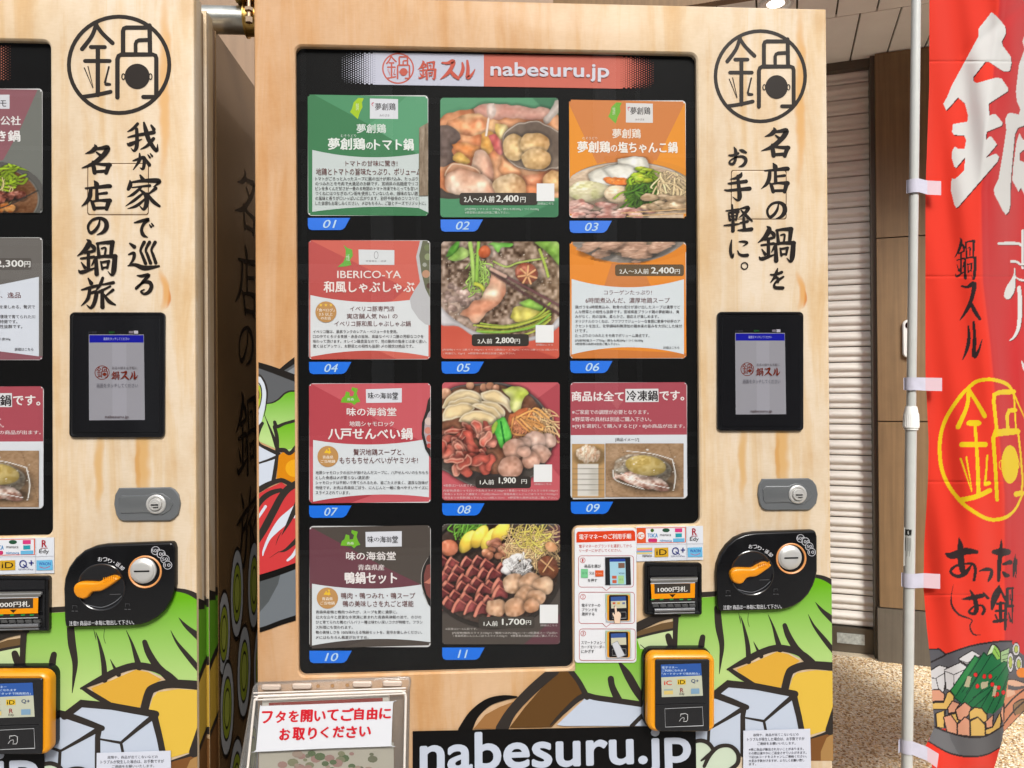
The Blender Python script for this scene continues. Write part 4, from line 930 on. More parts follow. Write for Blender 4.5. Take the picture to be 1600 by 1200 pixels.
lock = q.build('lock_plate', [DARKMETAL, mat('grey_handle_metal', (0.16, 0.167, 0.172), 0.22, metal=0.5), STEEL, CHROME], R)
k = Solid(front(0)); k.box(lkx - .006, lkx + .006, -0.0153, -0.0135, lkz - .001, lkz + .001); k.box(lkx - .002, lkx + .006, -0.0153, -0.0135, lkz - .0048, lkz - .0036); k.build('keyhole', [BLACK], lock, smooth=0)

# ---- coin unit
Z3 = lambda pts: V(1100, 820, 8, pts)
cu = [(600, 78), (1320, 52), (1345, 58), (1362, 78), (1378, 130), (1380, 560), (1365, 640), (1330, 740), (1270, 850), (1180, 940), (1080, 1000), (980, 1032), (880, 1042), (170, 1060), (150, 1040), (140, 980), (128, 600), (140, 480), (185, 350), (260, 240), (360, 150), (480, 98)]
cu = [(a, b) for a, b in catmull([cu[0]] + cu[1:], 1)]
q = Solid(front(0)); top = q.plate(LP([(a, b) for a, b in Z3(cu)]), [(0, -0.001), (0, 0.010), (0.002, 0.013), (0.004, 0.0138)]); coin = q.build('coin_unit', [BLACK], R, smooth=0.7)
dx_, dz_ = pl(1100 + 560 / 8, 820 + 580 / 8); rd = 285 / 8 * CD / F
q = Solid(front(0)); q.disc(dx_, dz_, [(rd, 0.0138), (rd, 0.0150), (rd - .0012, 0.0156), (rd - .0026, 0.0146), (rd - 0.004, 0.0142)], 0, n=48, cap=False); q.disc(dx_, dz_, [(rd - 0.003, 0.0141), (rd - .005, 0.0140)], 0, n=48); q.build('return_dial', [GLOSS], coin)
q = Solid(front(0))
lv = catmull([(385, 702, 0), (320, 680, 0), (285, 630, 0), (278, 575, 0), (300, 530, 0), (350, 508, 0), (450, 506, 0), (545, 508, 0), (600, 478, 0), (680, 440, 0), (735, 438, 0), (772, 462, 0), (768, 485, 0), (690, 545, 0), (600, 602, 0), (560, 612, 0), (490, 620, 0), (455, 650, 0), (430, 685, 0), (385, 702, 0)], 3)[:-1]
q.plate(LP([(a, b) for a, b in Z3([(p_[0], p_[1]) for p_ in lv])]), [(0, 0.0142), (0, 0.022), (0.0012, 0.0245), (0.003, 0.0255)]); lever = q.build('return_lever', [ORANGE], coin, smooth=0.9)
q = Solid(front(0))
for i in range(6):
    a, c = pl(1100 + (620 + i * 24) / 8, 820 + (470 - i * 6) / 8); q.box(a - .0006, a + .0006, -0.0268, -0.0250, c - .004, c + .003)
q.build('finger_grip', [ORANGE], lever, smooth=0)
for (rx_, h_) in ((0, 0),):
    sx_, sz_ = pl(1100 + 1047 / 8, 820 + 400 / 8); ro = 196 / 8 * CD / F
    q = Solid(front(0)); q.disc(sx_, sz_, [(ro, 0.0136), (ro, 0.0152), (ro - .0012, 0.0160), (ro - .0028, 0.0152), (ro - .0034, 0.0140)], 0, n=48, cap=False); q.build('slot_ring', [mat('pale_orange_ring', alb((244, 166, 96))[:3], 0.4)], coin)
    cx_, cz_ = pl(1100 + 1028 / 8, 820 + 385 / 8); rs = 134 / 8 * CD / F
    q = Solid(front(0)); q.disc(cx_, cz_, [(rs + .003, 0.0139), (rs + 0.0024, 0.0165), (rs, 0.0175), (rs, 0.019), (rs - .002, 0.0205), (rs * .6, 0.0212), (rs * .3, 0.0214)], 0, n=40); sl_ = q.build('coin_slot', [STEEL], coin)
    q = Solid(front(0)); q.box(cx_ - .0125, cx_ + .0125, -0.0222, -0.0205, cz_ - .0006, cz_ + .0018); q.build('slit', [BLACK], sl_, smooth=0)
p = P(0, 0.0146)
for (a, b_), t_ in (((1163, 150), '500'), ((1225, 190), '100'), ((1270, 250), '50'), ((1300, 320), '10')):
    x, y = Z3([(a, b_)])[0]; p.poly(circ(x, y, 6.0, 6.0, 24), (18, 18, 20)); p.ring(x, y, 6.3, 6.3, .8, (214, 214, 220), 24); wdt = 2.1 * len(t_) * .8 + .6; p.text(t_, x - wdt, y - 2.4, x + wdt, y + 2.4, (214, 214, 220), bold=.02)
for ch, a, b_, an in (('お', 545, 250, .08), ('つ', 600, 252, .15), ('り', 655, 270, .35), ('・', 700, 286, .4), ('返', 745, 312, .6), ('却', 790, 352, .75)):
    x, y = Z3([(a, b_)])[0]; h = 0.9 if ch == '・' else 3.1; p.text(ch, x - h, y - h, x + h, y + h, (222, 222, 226), bold=.03, ang=an)
p.text('注意!! 商品は一本毎に取出して下さい。', 1125.5, 941, 1216, 948, (220, 220, 224), bold=.02, ang=-.02)
for a, b_ in ((265, 810), (855, 790)):
    x, y = Z3([(a, b_)])[0]; p.rib([(x - 3, y + 2, .5), (x - 3, y - 2, .5), (x + 3, y - 2, .5), (x + 3, y + 1, .5)], (84, 84, 86), smooth=False); p.rib([(x - 4, y + 6, .6), (x - 1, y + 6, .6)], (120, 120, 122)); p.rib([(x + 1, y + 6, .6), (x + 4, y + 6, .6)], (120, 120, 122))
p.build('coin_lettering', INK, coin)
p = P(0, 0.0150); p.rib([(1100 + 380 / 8, 820 + 780 / 8, 1.0), (1100 + 560 / 8, 820 + 815 / 8, .8), (1100 + 700 / 8, 820 + 760 / 8, .8), (1100 + 790 / 8, 820 + 680 / 8, .6)], (130, 132, 136)); p.rib([(1182, 903, .6), (1197, 902.5, .6)], (110, 110, 112)); p.build('dial_edge', INK, coin)
q = Solid(front(0))
for i in range(7):
    a, c = pl(1228 + i * 1.5 + (i > 3) * 2, 901.5 + (i % 2) * 2.2); q.disc(a, c, [(0.0006, 0.0137), (0.0005, 0.0146)], n=8)
q.build('braille_dot', [BLACK], coin)

# ---- banknote unit
Z4 = lambda pts: V(990, 870, 12, pts)
q = Solid(front(0)); fr_ = rrect(1004.8, 877.8, 1094.5, 958.5, (5, 5, 3, 6))
q.plate(LP(fr_), [(0, -0.001), (0, 0.008), (0.0015, 0.010), (0.0045, 0.010), (0.007, 0.0075)]); bill = q.build('banknote_unit', [BLACK], R)
q = Solid(front(0)); q.plate(LP(Z4([(275, 135), (1170, 125), (1170, 860), (1080, 1030), (400, 1060), (280, 860)])), [(0, 0.0076), (0.0006, 0.0082)], back=False); q.build('bezel_insert', [GLOSS], bill)
q = Solid(front(0))
a0, c0_ = pl(1013.5, 903); a1, c1_ = pl(1086, 906); q.tube((a0, -0.013, c0_), (a1, -0.013, c0_), 0.0026, n=16); q.build('hinge_bar', [mat('grey_clear_plastic', (0.22, 0.22, 0.22), 0.2)], bill)
p = P(0, 0.0150)
p.poly(Z4([(285, 470), (1105, 455), (1100, 725), (300, 748)]), (250, 158, 16)); p.poly(Z4([(350, 468), (1020, 460), (1018, 636), (354, 652)]), (66, 60, 54)); p.quadtext('1000円札', Z4([(415, 530), (965, 508), (962, 612), (418, 624)]), (244, 242, 236), bold=.03, res=3)
p.poly(Z4([(625, 662), (745, 658), (688, 722)]), (54, 34, 20)); p.poly(Z4([(285, 752), (1110, 735), (1110, 800), (300, 815)]), (50, 44, 42))
for a in (320, 485, 670, 850, 1000): p.poly(Z4([(a - 38, 748), (a + 38, 745), (a + 30, 762), (a - 30, 768)]), (40, 170, 80))
p.poly(Z4([(280, 450), (1105, 436), (1105, 452), (280, 468)]), (200, 202, 206)); p.poly(Z4([(300, 815), (1100, 795), (1102, 810), (306, 830)]), (190, 192, 194))
p.poly(Z4([(290, 350), (1145, 338), (1145, 430), (290, 446)]), (116, 114, 110)); p.build('banknote_lettering', INK, bill)
q = Solid(front(0))
for i in range(6):
    q.plate(LP(Z4([(320 + i * 136, 848), (430 + i * 136, 846), (445 + i * 136, 902), (338 + i * 136, 906)])), [(0, 0.008), (0, 0.0125), (0.0006, 0.013)])
q.build('note_guide', [mat('dark_grey_plastic', (0.05, 0.05, 0.05), 0.35)], bill, smooth=0)
q = Solid(front(0)); a0, c0_ = pl(1020, 950.5); a1, _ = pl(1082, 949); q.tube((a0, -0.012, c0_), (a1, -0.012, c0_), 0.0035, n=16); q.tube((a0, -0.012, c0_ - .006), (a1, -0.012, c0_ - .006), 0.0015, n=12); q.build('note_lip', [mat('smoked_plastic', (0.10, 0.10, 0.105), 0.15)], bill)

# ---- e-money reader
Cq = lambda pts: V(960, 1000, 4.444, pts)
q = Solid(front(0)); o_ = rrect(1001.5, 1008, 1107, 1131, (15, 15, 11, 14)); q.plate(LP(o_), [(0, -0.001), (0, 0.014), (0.001, 0.016)]); rd_ = q.build('card_reader', [BLACK], R)
q = Solid(front(0)); o_ = rrect(1004.5, 1010.8, 1107.4, 1130.2, (13, 14, 11, 14)); q.plate(LP(o_), [(0, 0.0155), (0, 0.030), (0.002, 0.034), (0.006, 0.036), (0.009, 0.0345)]); q.build('reader_frame', [AMBER], rd_, smooth=0.9)
q = Solid(front(0)); q.plate(LP(rrect(1016, 1019, 1098.5, 1128.5, (3, 3, 4, 8))), [(0, 0.030), (0, 0.0362), (0.0012, 0.0372)], back=False); q.build('reader_face', [GLOSS], rd_)
p = P(-0.0, 0.0378)
cc = [(285, 118), (556, 110), (570, 328), (292, 338)]; p.poly(Cq(cc), (196, 198, 176)); p.poly(Cq([(285, 118), (556, 110), (562, 192), (288, 204)]), (52, 92, 166))
for t_, a, b_, c_ in (('電子マネー', 292, 130, 398), ('ご利用になれます', 294, 150, 458), ('「カードタッチで残高照合」', 292, 172, 545)): x, y = Cq([(a, b_)])[0]; x2, y2 = Cq([(c_, b_ + 16)])[0]; p.text(t_, x, y, x2, y2 - .2, (206, 224, 244), bold=.02, ang=-.01)
p.text('iC', *Cq([(308, 226)])[0], *Cq([(358, 256)])[0], (206, 70, 46), bold=.06); p.poly(Cq([(396, 218), (452, 216), (454, 252), (397, 254)]), (224, 186, 50)); p.text('iD', *Cq([(402, 222)])[0], *Cq([(448, 249)])[0], (50, 40, 20), bold=.03)
p.text('Q+', *Cq([(490, 216)])[0], *Cq([(540, 244)])[0], (50, 66, 110), bold=.04); p.poly(Cq([(306, 284), (366, 282), (368, 318), (307, 320)]), (220, 196, 120)); p.poly(Cq([(306, 284), (366, 282), (366, 292), (306, 294)]), (150, 170, 170)); p.text('R', *Cq([(416, 276)])[0], *Cq([(438, 304)])[0], (150, 40, 46), bold=.03); p.text('Edy', *Cq([(412, 308)])[0], *Cq([(445, 326)])[0], (50, 46, 46), bold=.02)
p.poly(Cq([(488, 280), (545, 278), (546, 314), (489, 316)]), (130, 164, 190)); p.rib([q_ + (1,) for q_ in Cq([(254, 392), (420, 386), (590, 382)])], (50, 50, 52)); p.build('reader_picture', LCD, rd_)
p = P(-0.0, 0.0380); fr2 = Cq([(312, 416), (566, 404), (572, 530), (316, 540)]); p.frame([q_ for q_ in fr2], .7, (196, 198, 200)); p.rib([q_ + (1.0,) for q_ in Cq([(410, 500), (425, 480), (442, 478), (440, 494)])], (180, 180, 180)); p.rib([q_ + (.9,) for q_ in Cq([(418, 466), (420, 452), (450, 448), (466, 456), (466, 490), (458, 502), (438, 502)])], (200, 200, 200), smooth=False)
p.build('touch_mark', INK, rd_)

# ---- pay mark stickers
Dz = lambda pts: V(890, 810, 3.81, pts)
q = Solid(front(0)); q.plate(LP(Dz([(395, 50), (792, 44), (793, 245), (398, 255)])), [(0, 0.0004), (0, 0.0020)], back=False); st = q.build('payment_sticker', [mat('white_sticker', alb((232, 236, 244))[:3], 0.4)], R, smooth=0)
p = P(0, 0.0021); D = lambda a, b_, c, e: (*Dz([(a, b_)])[0], *Dz([(c, e)])[0])
p.poly(Dz([(397, 55), (690, 50), (690, 142), (398, 147)]), (228, 92, 44)); p.poly(Dz([(452, 58), (684, 54), (685, 138), (453, 142)]), (236, 238, 244)); p.poly(circ(*Dz([(423, 101)])[0], 5.6, 5.6, 20), (240, 236, 232)); p.text('iC', *D(408, 92, 438, 112), (220, 80, 50), bold=.06)
p.poly(circ(*Dz([(490, 70)])[0], 2.8, 2.8, 14), (70, 110, 40)); p.text('TOICA', *D(464, 88, 522, 112), (60, 140, 200), bold=.05); p.poly(Dz(rrect(466, 118, 520, 140, 8)), (206, 50, 110)); p.poly(Dz(circ(572, 69, 22, 12, 20)), (40, 84, 60)); p.text('manaca', *D(536, 92, 602, 104), (60, 56, 56), bold=.02); p.text('nimoca', *D(536, 122, 606, 138), (40, 130, 190), bold=.03)
p.poly(Dz([(625, 58), (668, 57), (668, 80), (625, 81)]), (222, 60, 130)); p.poly(Dz([(628, 88), (666, 87), (666, 110), (628, 111)]), (40, 160, 176)); p.poly(Dz([(614, 118), (682, 116), (682, 138), (614, 140)]), (110, 186, 226)); p.text('R', *D(728, 58, 754, 98), (176, 30, 50), bold=.04); p.poly(Dz([(720, 103), (760, 102), (760, 105), (720, 106)]), (170, 60, 60)); p.text('Edy', *D(714, 110, 766, 138), (60, 56, 56), bold=.02)
for k, c_ in enumerate(((236, 196, 110), (236, 140, 150), (110, 170, 220), (240, 214, 130))): p.poly(Dz([(400, 174 + k * 9), (490, 172 + k * 9), (490, 181 + k * 9), (400, 183 + k * 9)]), c_)
p.text('nanaco', *D(432, 214, 488, 228), (110, 100, 100), bold=.02); p.poly(Dz([(503, 174), (585, 171), (586, 226), (504, 229)]), (220, 172, 40)); p.text('iD', *D(514, 182, 576, 216), (40, 34, 24), bold=.02); p.ring(*Dz([(628, 192)])[0], 5.4, 5.8, 1.6, (40, 50, 130)); p.rib([(*Dz([(630, 196)])[0], 1.5), (*Dz([(652, 212)])[0], 1.2)], (40, 50, 130)); p.text('+', *D(660, 172, 684, 200), (40, 50, 130), bold=.05); p.text('QUICPay', *D(602, 218, 684, 228), (60, 60, 120))
p.poly(Dz([(700, 172), (786, 169), (788, 226), (701, 228)]), (110, 190, 232)); p.text('WAON', *D(714, 182, 776, 200), (40, 80, 170), bold=.03); p.rib([(*Dz([(718, 208)])[0], .9), (*Dz([(745, 216)])[0], .9), (*Dz([(772, 206)])[0], .9)], (190, 70, 110))
p.rib([(*Dz([(396, 152)])[0], .4), (*Dz([(792, 148)])[0], .4)], (170, 170, 180)); p.rib([(*Dz([(694, 50)])[0], .4), (*Dz([(696, 245)])[0], .4)], (190, 190, 198)); p.build('payment_marks', PAPER, st)

# ---- instruction sheet
q = Solid(front(0)); q.plate(LP(rrect(897.5, 824.5, 993.5, 1034, 5)), [(0, 0.0004), (0, 0.0044)], back=False); ins = q.build('instruction_sheet', [mat('white_paper', alb((240, 241, 245))[:3], 0.5)], R, smooth=0)
p = P(0, 0.0046); K = lambda pts: V(680, 810, 4.8, pts); KB = lambda a, b_, c, e: (*K([(a, b_)])[0], *K([(c, e)])[0])
p.poly([tuple(q_) for q_ in K([(1056, 178), (1056, 112), (1066, 96), (1480, 86), (1494, 98), (1498, 164)])], (226, 66, 26)); p.text('電子マネーのご利用手順', *KB(1078, 112, 1466, 152), (244, 240, 236), bold=.035, ang=-.012)
p.text('電子マネーのブランドを選択してから', *KB(1076, 190, 1470, 216), (204, 62, 52), bold=.015, ang=-.01); p.text('リーダーにかざしてください。', *KB(1078, 224, 1392, 248), (204, 62, 52), bold=.015, ang=-.01)
for k, (ya, yb) in enumerate(((276, 510), (548, 782), (822, 1058))):
    p.frame(K(rrect(1072 + k * 3, ya, 1484 + k * 6, yb, 22)), .75, (196, 66, 66)); cx, cy = K([(1103 + k * 2, ya + 34)])[0]; p.ring(cx, cy, 4.2, 4.2, .7, (206, 62, 52), 24); p.text('123'[k], cx - 1.2, cy - 2.2, cx + 1.2, cy + 2.2, (206, 62, 52))
    if k < 2: p.poly(K([(1252, yb - 4), (1310, yb - 4), (1280, yb + 26)]), (240, 241, 245)); p.rib([a_ + (.7,) for a_ in K([(1250, yb), (1280, yb + 26), (1312, yb)])], (196, 66, 66), smooth=False)
for t_, bxx in (('商品を選び', (1116, 340, 1238, 366)), ('又は', (1152, 396, 1188, 416)), ('を押す', (1142, 446, 1210, 472)), ('電子マネーの', (1096, 634, 1234, 658)), ('ブランドを', (1096, 666, 1212, 690)), ('選択する', (1096, 698, 1190, 722)), ('スマートフォン・', (1092, 912, 1266, 936)), ('カードをリーダー', (1092, 944, 1268, 968)), ('にかざす', (1092, 976, 1188, 1002))): p.text(t_, *KB(*bxx), (44, 40, 40), bold=.02)
p.poly(K([(1090, 374), (1142, 374), (1142, 440), (1090, 440)]), (126, 206, 150)); p.text('かう', *KB(1098, 398, 1134, 414), (50, 110, 70)); p.poly(K([(1196, 384), (1258, 384), (1258, 430), (1196, 430)]), (226, 92, 36)); p.text('とりけし', *KB(1202, 402, 1252, 414), (244, 220, 200))
p.poly(K([(1270, 286), (1458, 284), (1464, 492), (1272, 494)]), (36, 36, 40)); p.poly(K([(1304, 300), (1420, 298), (1426, 490), (1308, 490)]), (170, 214, 232)); p.poly(K([(1304, 300), (1420, 298), (1420, 318), (1305, 320)]), (40, 70, 160)); p.poly(K([(1368, 328), (1416, 328), (1417, 366), (1369, 368)]), (130, 96, 80)); p.poly(K([(1322, 424), (1356, 424), (1356, 446), (1322, 446)]), (206, 100, 70)); p.poly(K([(1324, 456), (1356, 456), (1356, 480), (1324, 480)]), (206, 100, 70)); p.poly(K([(1366, 422), (1410, 422), (1412, 484), (1368, 484)]), (170, 214, 150)); p.text('¥2000', *KB(1372, 400, 1414, 412), (40, 60, 80)); p.text('かう', *KB(1376, 444, 1402, 460), (60, 110, 70))
for k, yy in ((1, 556), (2, 830)):
    o = yy - 556; p.poly(K([(1272, 560 + o), (1460, 554 + o), (1466, 764 + o), (1278, 770 + o)]), (176, 202, 170)); p.poly(K([(1272, 700 + o), (1466, 690 + o), (1466, 764 + o), (1278, 770 + o)]), (196, 200, 206)); p.poly(K(rrect(1284, 566 + o, 1456, 760 + o, 14)), (232, 160, 40)); p.poly(K(rrect(1298, 568 + o, 1442, 758 + o, 12)), (30, 28, 32))
    p.poly(K([(1312, 582 + o), (1424, 578 + o), (1428, 664 + o), (1316, 668 + o)]), (212, 208, 180)); p.poly(K([(1312, 582 + o), (1424, 578 + o), (1426, 610 + o), (1313, 614 + o)]), (60, 90, 156)); p.frame(K([(1322, 698 + o), (1424, 694 + o), (1426, 740 + o), (1324, 744 + o)]), .4, (190, 190, 190))
    if k == 1:
        for a_, c_ in ((1326, (206, 90, 60)), (1360, (220, 180, 60)), (1398, (110, 120, 160))): p.poly(K([(a_, 622), (a_ + 20, 621), (a_ + 20, 636), (a_, 637)]), c_)
        hand = [(1336, 776), (1332, 730), (1320, 704), (1326, 696), (1338, 712), (1340, 690), (1334, 652), (1342, 646), (1350, 654), (1354, 694), (1366, 686), (1376, 690), (1386, 698), (1390, 716), (1384, 746), (1384, 776)]
        p.poly(K(hand), (60, 46, 40)); p.poly([(x + .25, y + .3) for x, y in K([(a + (1 if a < 1360 else -1) * 3, b_ + 2) for a, b_ in hand])], (246, 216, 190))
    else: p.poly(K([(1318, 930), (1362, 908), (1420, 1018), (1362, 1042)]), (150, 152, 158)); p.poly(K([(1322, 932), (1360, 913), (1414, 1016), (1364, 1036)]), (214, 216, 222))
p.build('instruction_print', PAPER, ins)

# ---- trouble notice
q = Solid(front(0)); q.plate(LP(Cq([(890, 624), (1352, 610), (1362, 1000), (888, 1010)])), [(0, 0.0034), (0, 0.0042)], back=False); no = q.build('notice_sheet', [mat('notice_paper', alb((226, 230, 244))[:3], 0.5)], R, smooth=0)
p = P(0, 0.0044); CB = lambda a, b_, c, e: (*Cq([(a, b_)])[0], *Cq([(c, e)])[0])
for t_, bxx in (('故障や、商品が出てこないなどの', (958, 640, 1272, 660)), ('トラブルが発生した場合は、お手数ですが', (916, 668, 1312, 692)), ('ご連絡をお願いいたします。', (986, 700, 1250, 720)), ('※稀に商品が搬出されないことがあります。', (928, 740, 1306, 760)), ('その際は速やかにご返金させていただきます。', (926, 766, 1326, 786)), ('下記QRコードをスキャンしご連絡ください。', (926, 792, 1328, 812)), ('大変お手数かけますが、よろしくお願い致し', (926, 818, 1312, 838)), ('ます。', (928, 845, 976, 862))): p.text(t_, *CB(*bxx), (40, 38, 44), bold=.02, ang=-.015)
p.build('notice_print', PAPER, no)

# ================================================================== left machine
Lm = thing('vending_machine', 'pale wood wrapped hot pot vending machine cut off by the left edge of the photo', 'vending machine', (RX0 + DX, 0, 0), 'hot pot vending machines')
for ch in [o for o in bpy.data.objects if o.parent == R and o.name.split('.')[0] not in ('pot_emblem', 'slogan_lettering')]: copy_tree(ch, Lm)
emblem(186.2, 101.4, 81.6, 78.4, Lm)
p = P(0, 0.0007, step=0.00001)
for ch in '我が家で巡る旅': glyphbox(p, ch, 100, 180, 3.868)
for ch, bxx in (('名', (105, 178, 284, 355)), ('店', (106, 395, 284, 572)), ('の', (145, 618, 266, 724)), ('鍋', (80, 750, 318, 966))): p.brush(ch, 100 + bxx[0] / 3.868, 180 + bxx[1] / 3.868, 100 + bxx[2] / 3.868, 180 + bxx[3] / 3.868, (40, 34, 31))
p.build('slogan_lettering', INK, Lm)
# side wall print of the left machine, seen in the gap
sx = XR + 0.002 + DX
sfr = lambda a, b_, d_: (sx + d_, a, b_)


def spl(px, py):                           # point of the side wall seen at a pixel -> (depth y, z)
    r_ = ray(px, py); t = sx / r_[0]; return (-CD + r_[1] * t, H + r_[2] * t)


p = Print(spl, sfr, 0.0005, 0.00003, [(0.127, 0.78, 0.1, 1.8)])
for ch, (za, zb) in (('名', (1.62, 1.49)), ('店', (1.46, 1.31)), ('の', (1.285, 1.20)), ('鍋', (1.145, 0.965)), ('旅', (0.935, 0.775))):
    strokes, bb = BR[ch]; ya, yb = (0.235, 0.40)
    if ch == 'の': ya, yb = 0.26, 0.37
    p2 = Print(lambda a, b_: (a, b_), sfr, p.d, 0.00003)
    for st_ in strokes: p2.rib([(ya + (q_[0] - bb[0]) / (bb[2] - bb[0]) * (yb - ya), za - (q_[1] - bb[1]) / (bb[3] - bb[1]) * (za - zb), q_[2] * (za - zb) / (bb[3] - bb[1])) for q_ in st_], (24, 20, 18))
    o_ = len(p.v); p.v += p2.v; p.c += p2.c; p.f += [tuple(k + o_ for k in f_) for f_ in p2.f]; p.d = p2.d
for (cy_, cz_, ry_, rz_) in ((0.15, 0.68, .04, .085), (0.235, 0.735, .045, .095), (0.36, 0.72, .05, .10), (0.165, 0.53, .045, .095), (0.28, 0.56, .05, .10), (0.40, 0.53, .05, .10), (0.22, 0.36, .05, .09), (0.34, 0.36, .05, .09)):
    pp = Print(lambda a, b_: (a, b_), sfr, p.d, 0.00003, [(0.127, 0.78, 0.1, 1.8)])
    for k_, c_ in ((1.0, (30, 27, 25)), (.92, (206, 208, 212)), (.66, (30, 27, 25)), (.60, (176, 190, 60)), (.42, (30, 27, 25)), (.36, (196, 206, 90))): pp.poly(circ(cy_, cz_, ry_ * k_, rz_ * k_, 28), c_)
    o_ = len(p.v); p.v += pp.v; p.c += pp.c; p.f += [tuple(k + o_ for k in f_) for f_ in pp.f]; p.d = pp.d
p.build('side_artwork', INK, Lm)
# art continuing round the door edge (both machines)
for root, off in ((R, 0.0), (Lm, DX)):
    ex = XR + 0.005 + off
    for (y0_, y1_, xo) in ((0.006, 0.036, 0.0), (0.0375, 0.0595, -0.0045), (0.062, 0.096, 0.0), (0.0985, 0.124, -0.0045)):
        ef = lambda a, b_, d_, xo=xo, ex=ex: (ex + xo + d_, a, b_)
        pp = Print(lambda a, b_: (a, b_), ef, 0.0004, 0.00003)
        zz = lambda z_: z_
        a_, b_ = y0_, y1_
        pp.poly([(a_, .775), (b_, .765), (b_, .66), (a_, .65)], (120, 190, 50)); pp.poly([(a_, .655), (b_, .665), (b_, .53), (a_, .52)], (238, 196, 78)); pp.poly([(a_, .525), (b_, .535), (b_, ZB + .01), (a_, ZB + .01)], (150, 104, 60))
        pp.poly([(a_, .787), (b_, .775), (b_, .760), (a_, .768)], BLK); pp.poly([(a_, .656), (b_, .672), (b_, .656), (a_, .64)], BLK); pp.poly([(a_, .532), (b_, .545), (b_, .532), (a_, .52)], BLK)
        pp.build('edge_artwork', INK, root)
    pp = Print(lambda a, b_: (a, b_), lambda a, b_, d_: (a, 0.0600 - d_, b_), 0.0004, 0.00003)
    for (z1_, z0_, c_) in ((.76, .665, (120, 190, 50)), (.66, .53, (238, 196, 78)), (.52, ZB + .01, (150, 104, 60)), (.772, .757, BLK), (.668, .652, BLK), (.541, .528, BLK)): pp.poly([(ex - .006, z1_), (ex, z1_), (ex, z0_), (ex - .006, z0_)], c_)
    pp.build('edge_artwork', INK, root)
# ------------------------------------------------------------------ window contents
YC = 0.0115
CARDM = mat('card_stock', alb((225, 225, 225))[:3], 0.5)


def PC(d=0.0001, clips=None, step=0.00003): return Print(lambda a, b: pl(a, b, YC), front(YC), d, step, clips)


def card(root, box, lab=None, r=6):
    x0, y0, x1, y1 = box; q = Solid(front(YC)); lp = [pl(a, b, YC) for a, b in rrect(x0, y0, x1, y1, r)]
    q.plate(lp, [(0, -0.0008), (0, 0.0)], back=False); o = q.build('product_card', [CARDM], root, smooth=0)
    if lab: o['label'] = lab
    X0, Z1 = pl(x0, (y0 + y1) / 2, YC)[0], pl((x0 + x1) / 2, y0, YC)[1]; X1, Z0 = pl(x1, (y0 + y1) / 2, YC)[0], pl((x0 + x1) / 2, y1, YC)[1]
    return o, [(X0 + .0003, X1 - .0003, Z0 + .0035, Z1 - .0035), (X0 + .0035, X1 - .0035, Z1 - .0035, Z1 - .0003), (X0 + .0035, X1 - .0035, Z0 + .0003, Z0 + .0035)]


def numtag(root, n, x, y):
    q = Solid(front(YC)); q.plate([pl(a, b, YC) for a, b in [(x, y), (x + 66, y), (x + 58, y + 15), (x + 54, y + 18), (x + 50, y + 18.8), (x + 6, y + 19), (x + 1.5, y + 17), (x, y + 12)]], [(0, -0.0008), (0, 0.0002)], back=False)
    o = q.build('number_tag', [mat('blue_tag', alb((0, 116, 240))[:3], 0.4)], root, smooth=0)
    p = PC(0.0006); w_ = 22 if n != '11' else 17; p.text(n, x + 24, y + 3.2, x + 24 + w_ - 1, y + 15.8, (196, 226, 250), bold=.02, shear=.25, res=4); p.build('digits', PAPER, o)


BOX = {'01': (481, 149, 669, 337), '02': (688, 153, 872.5, 339.5), '03': (889.5, 157, 1071.5, 340.5), '04': (482.5, 375.5, 672, 561.5), '05': (689.5, 377.5, 873.5, 560.5), '06': (890.5, 378, 1072, 560),
       '07': (483, 599, 673, 785.5), '08': (691, 597.5, 874.5, 781.5), '09': (891.5, 597.5, 1073.5, 779), '10': (483.5, 822, 673, 1011), '11': (691, 819, 875, 1006.5)}
TAG = {'01': (481, 340.5), '02': (688.5, 343), '03': (890, 345), '04': (483, 565.5), '05': (690, 565), '06': (891, 564), '07': (483, 790), '08': (691, 786.5), '09': (892, 784), '10': (483.5, 1017), '11': (691, 1012)}
LAB = {'01': 'green card with white text about a tomato hot pot', '02': 'green card with a photo of orange soup and a ladle of meatballs', '03': 'orange card with a photo of vegetables and tofu below its title', '04': 'coral red card with a white pot edge at its right',
       '05': 'card filled by a photo of bubbling broth and chopsticks', '06': 'orange card with white text panel and a price label near its top', '07': 'rose red card with white text panel and a green map mark', '08': 'rose card with a photo of cream slices, pink meat and meatballs',
       '09': 'card with a white lower half showing a plastic wrapped pack', '10': 'dark brown and wine red card with white text panel', '11': 'dark card with a photo of duck slices and meatballs'}
T_ = lambda x0, y0, s, pts: V(x0, y0, s, pts)


def tx(p, st, x0, y0, s, bx, col, bold=0.0, ang=0.0, res=2):
    p.text(st, x0 + bx[0] / s, y0 + bx[1] / s, x0 + bx[2] / s, y0 + bx[3] / s, col, bold=bold, ang=ang, res=res)


def scoop(x0, y0, s, L, Rr, top, mid, bot, botmid):
    """white text panel with sagging top edge and arched bottom edge"""
    a = [(L + (Rr - L) * k / 16, top[0] + (top[1] - top[0]) * k / 16 + mid * (1 - (k / 8 - 1) ** 2)) for k in range(17)]
    b = [(L + (Rr - L) * k / 16, bot[0] + (bot[1] - bot[0]) * k / 16 - botmid * (1 - (k / 8 - 1) ** 2)) for k in range(17)][::-1]
    return V(x0, y0, s, a + b)


WHT = (224, 230, 234); TXT = (74, 66, 66); BRN = (116, 72, 70)
cards = {}
for k_ in BOX: cards[k_] = card(R, BOX[k_], LAB[k_]); numtag(R, k_, *TAG[k_])


def veil(c, t=0.10): return tuple(v * (1 - t) + 190 * t for v in c)


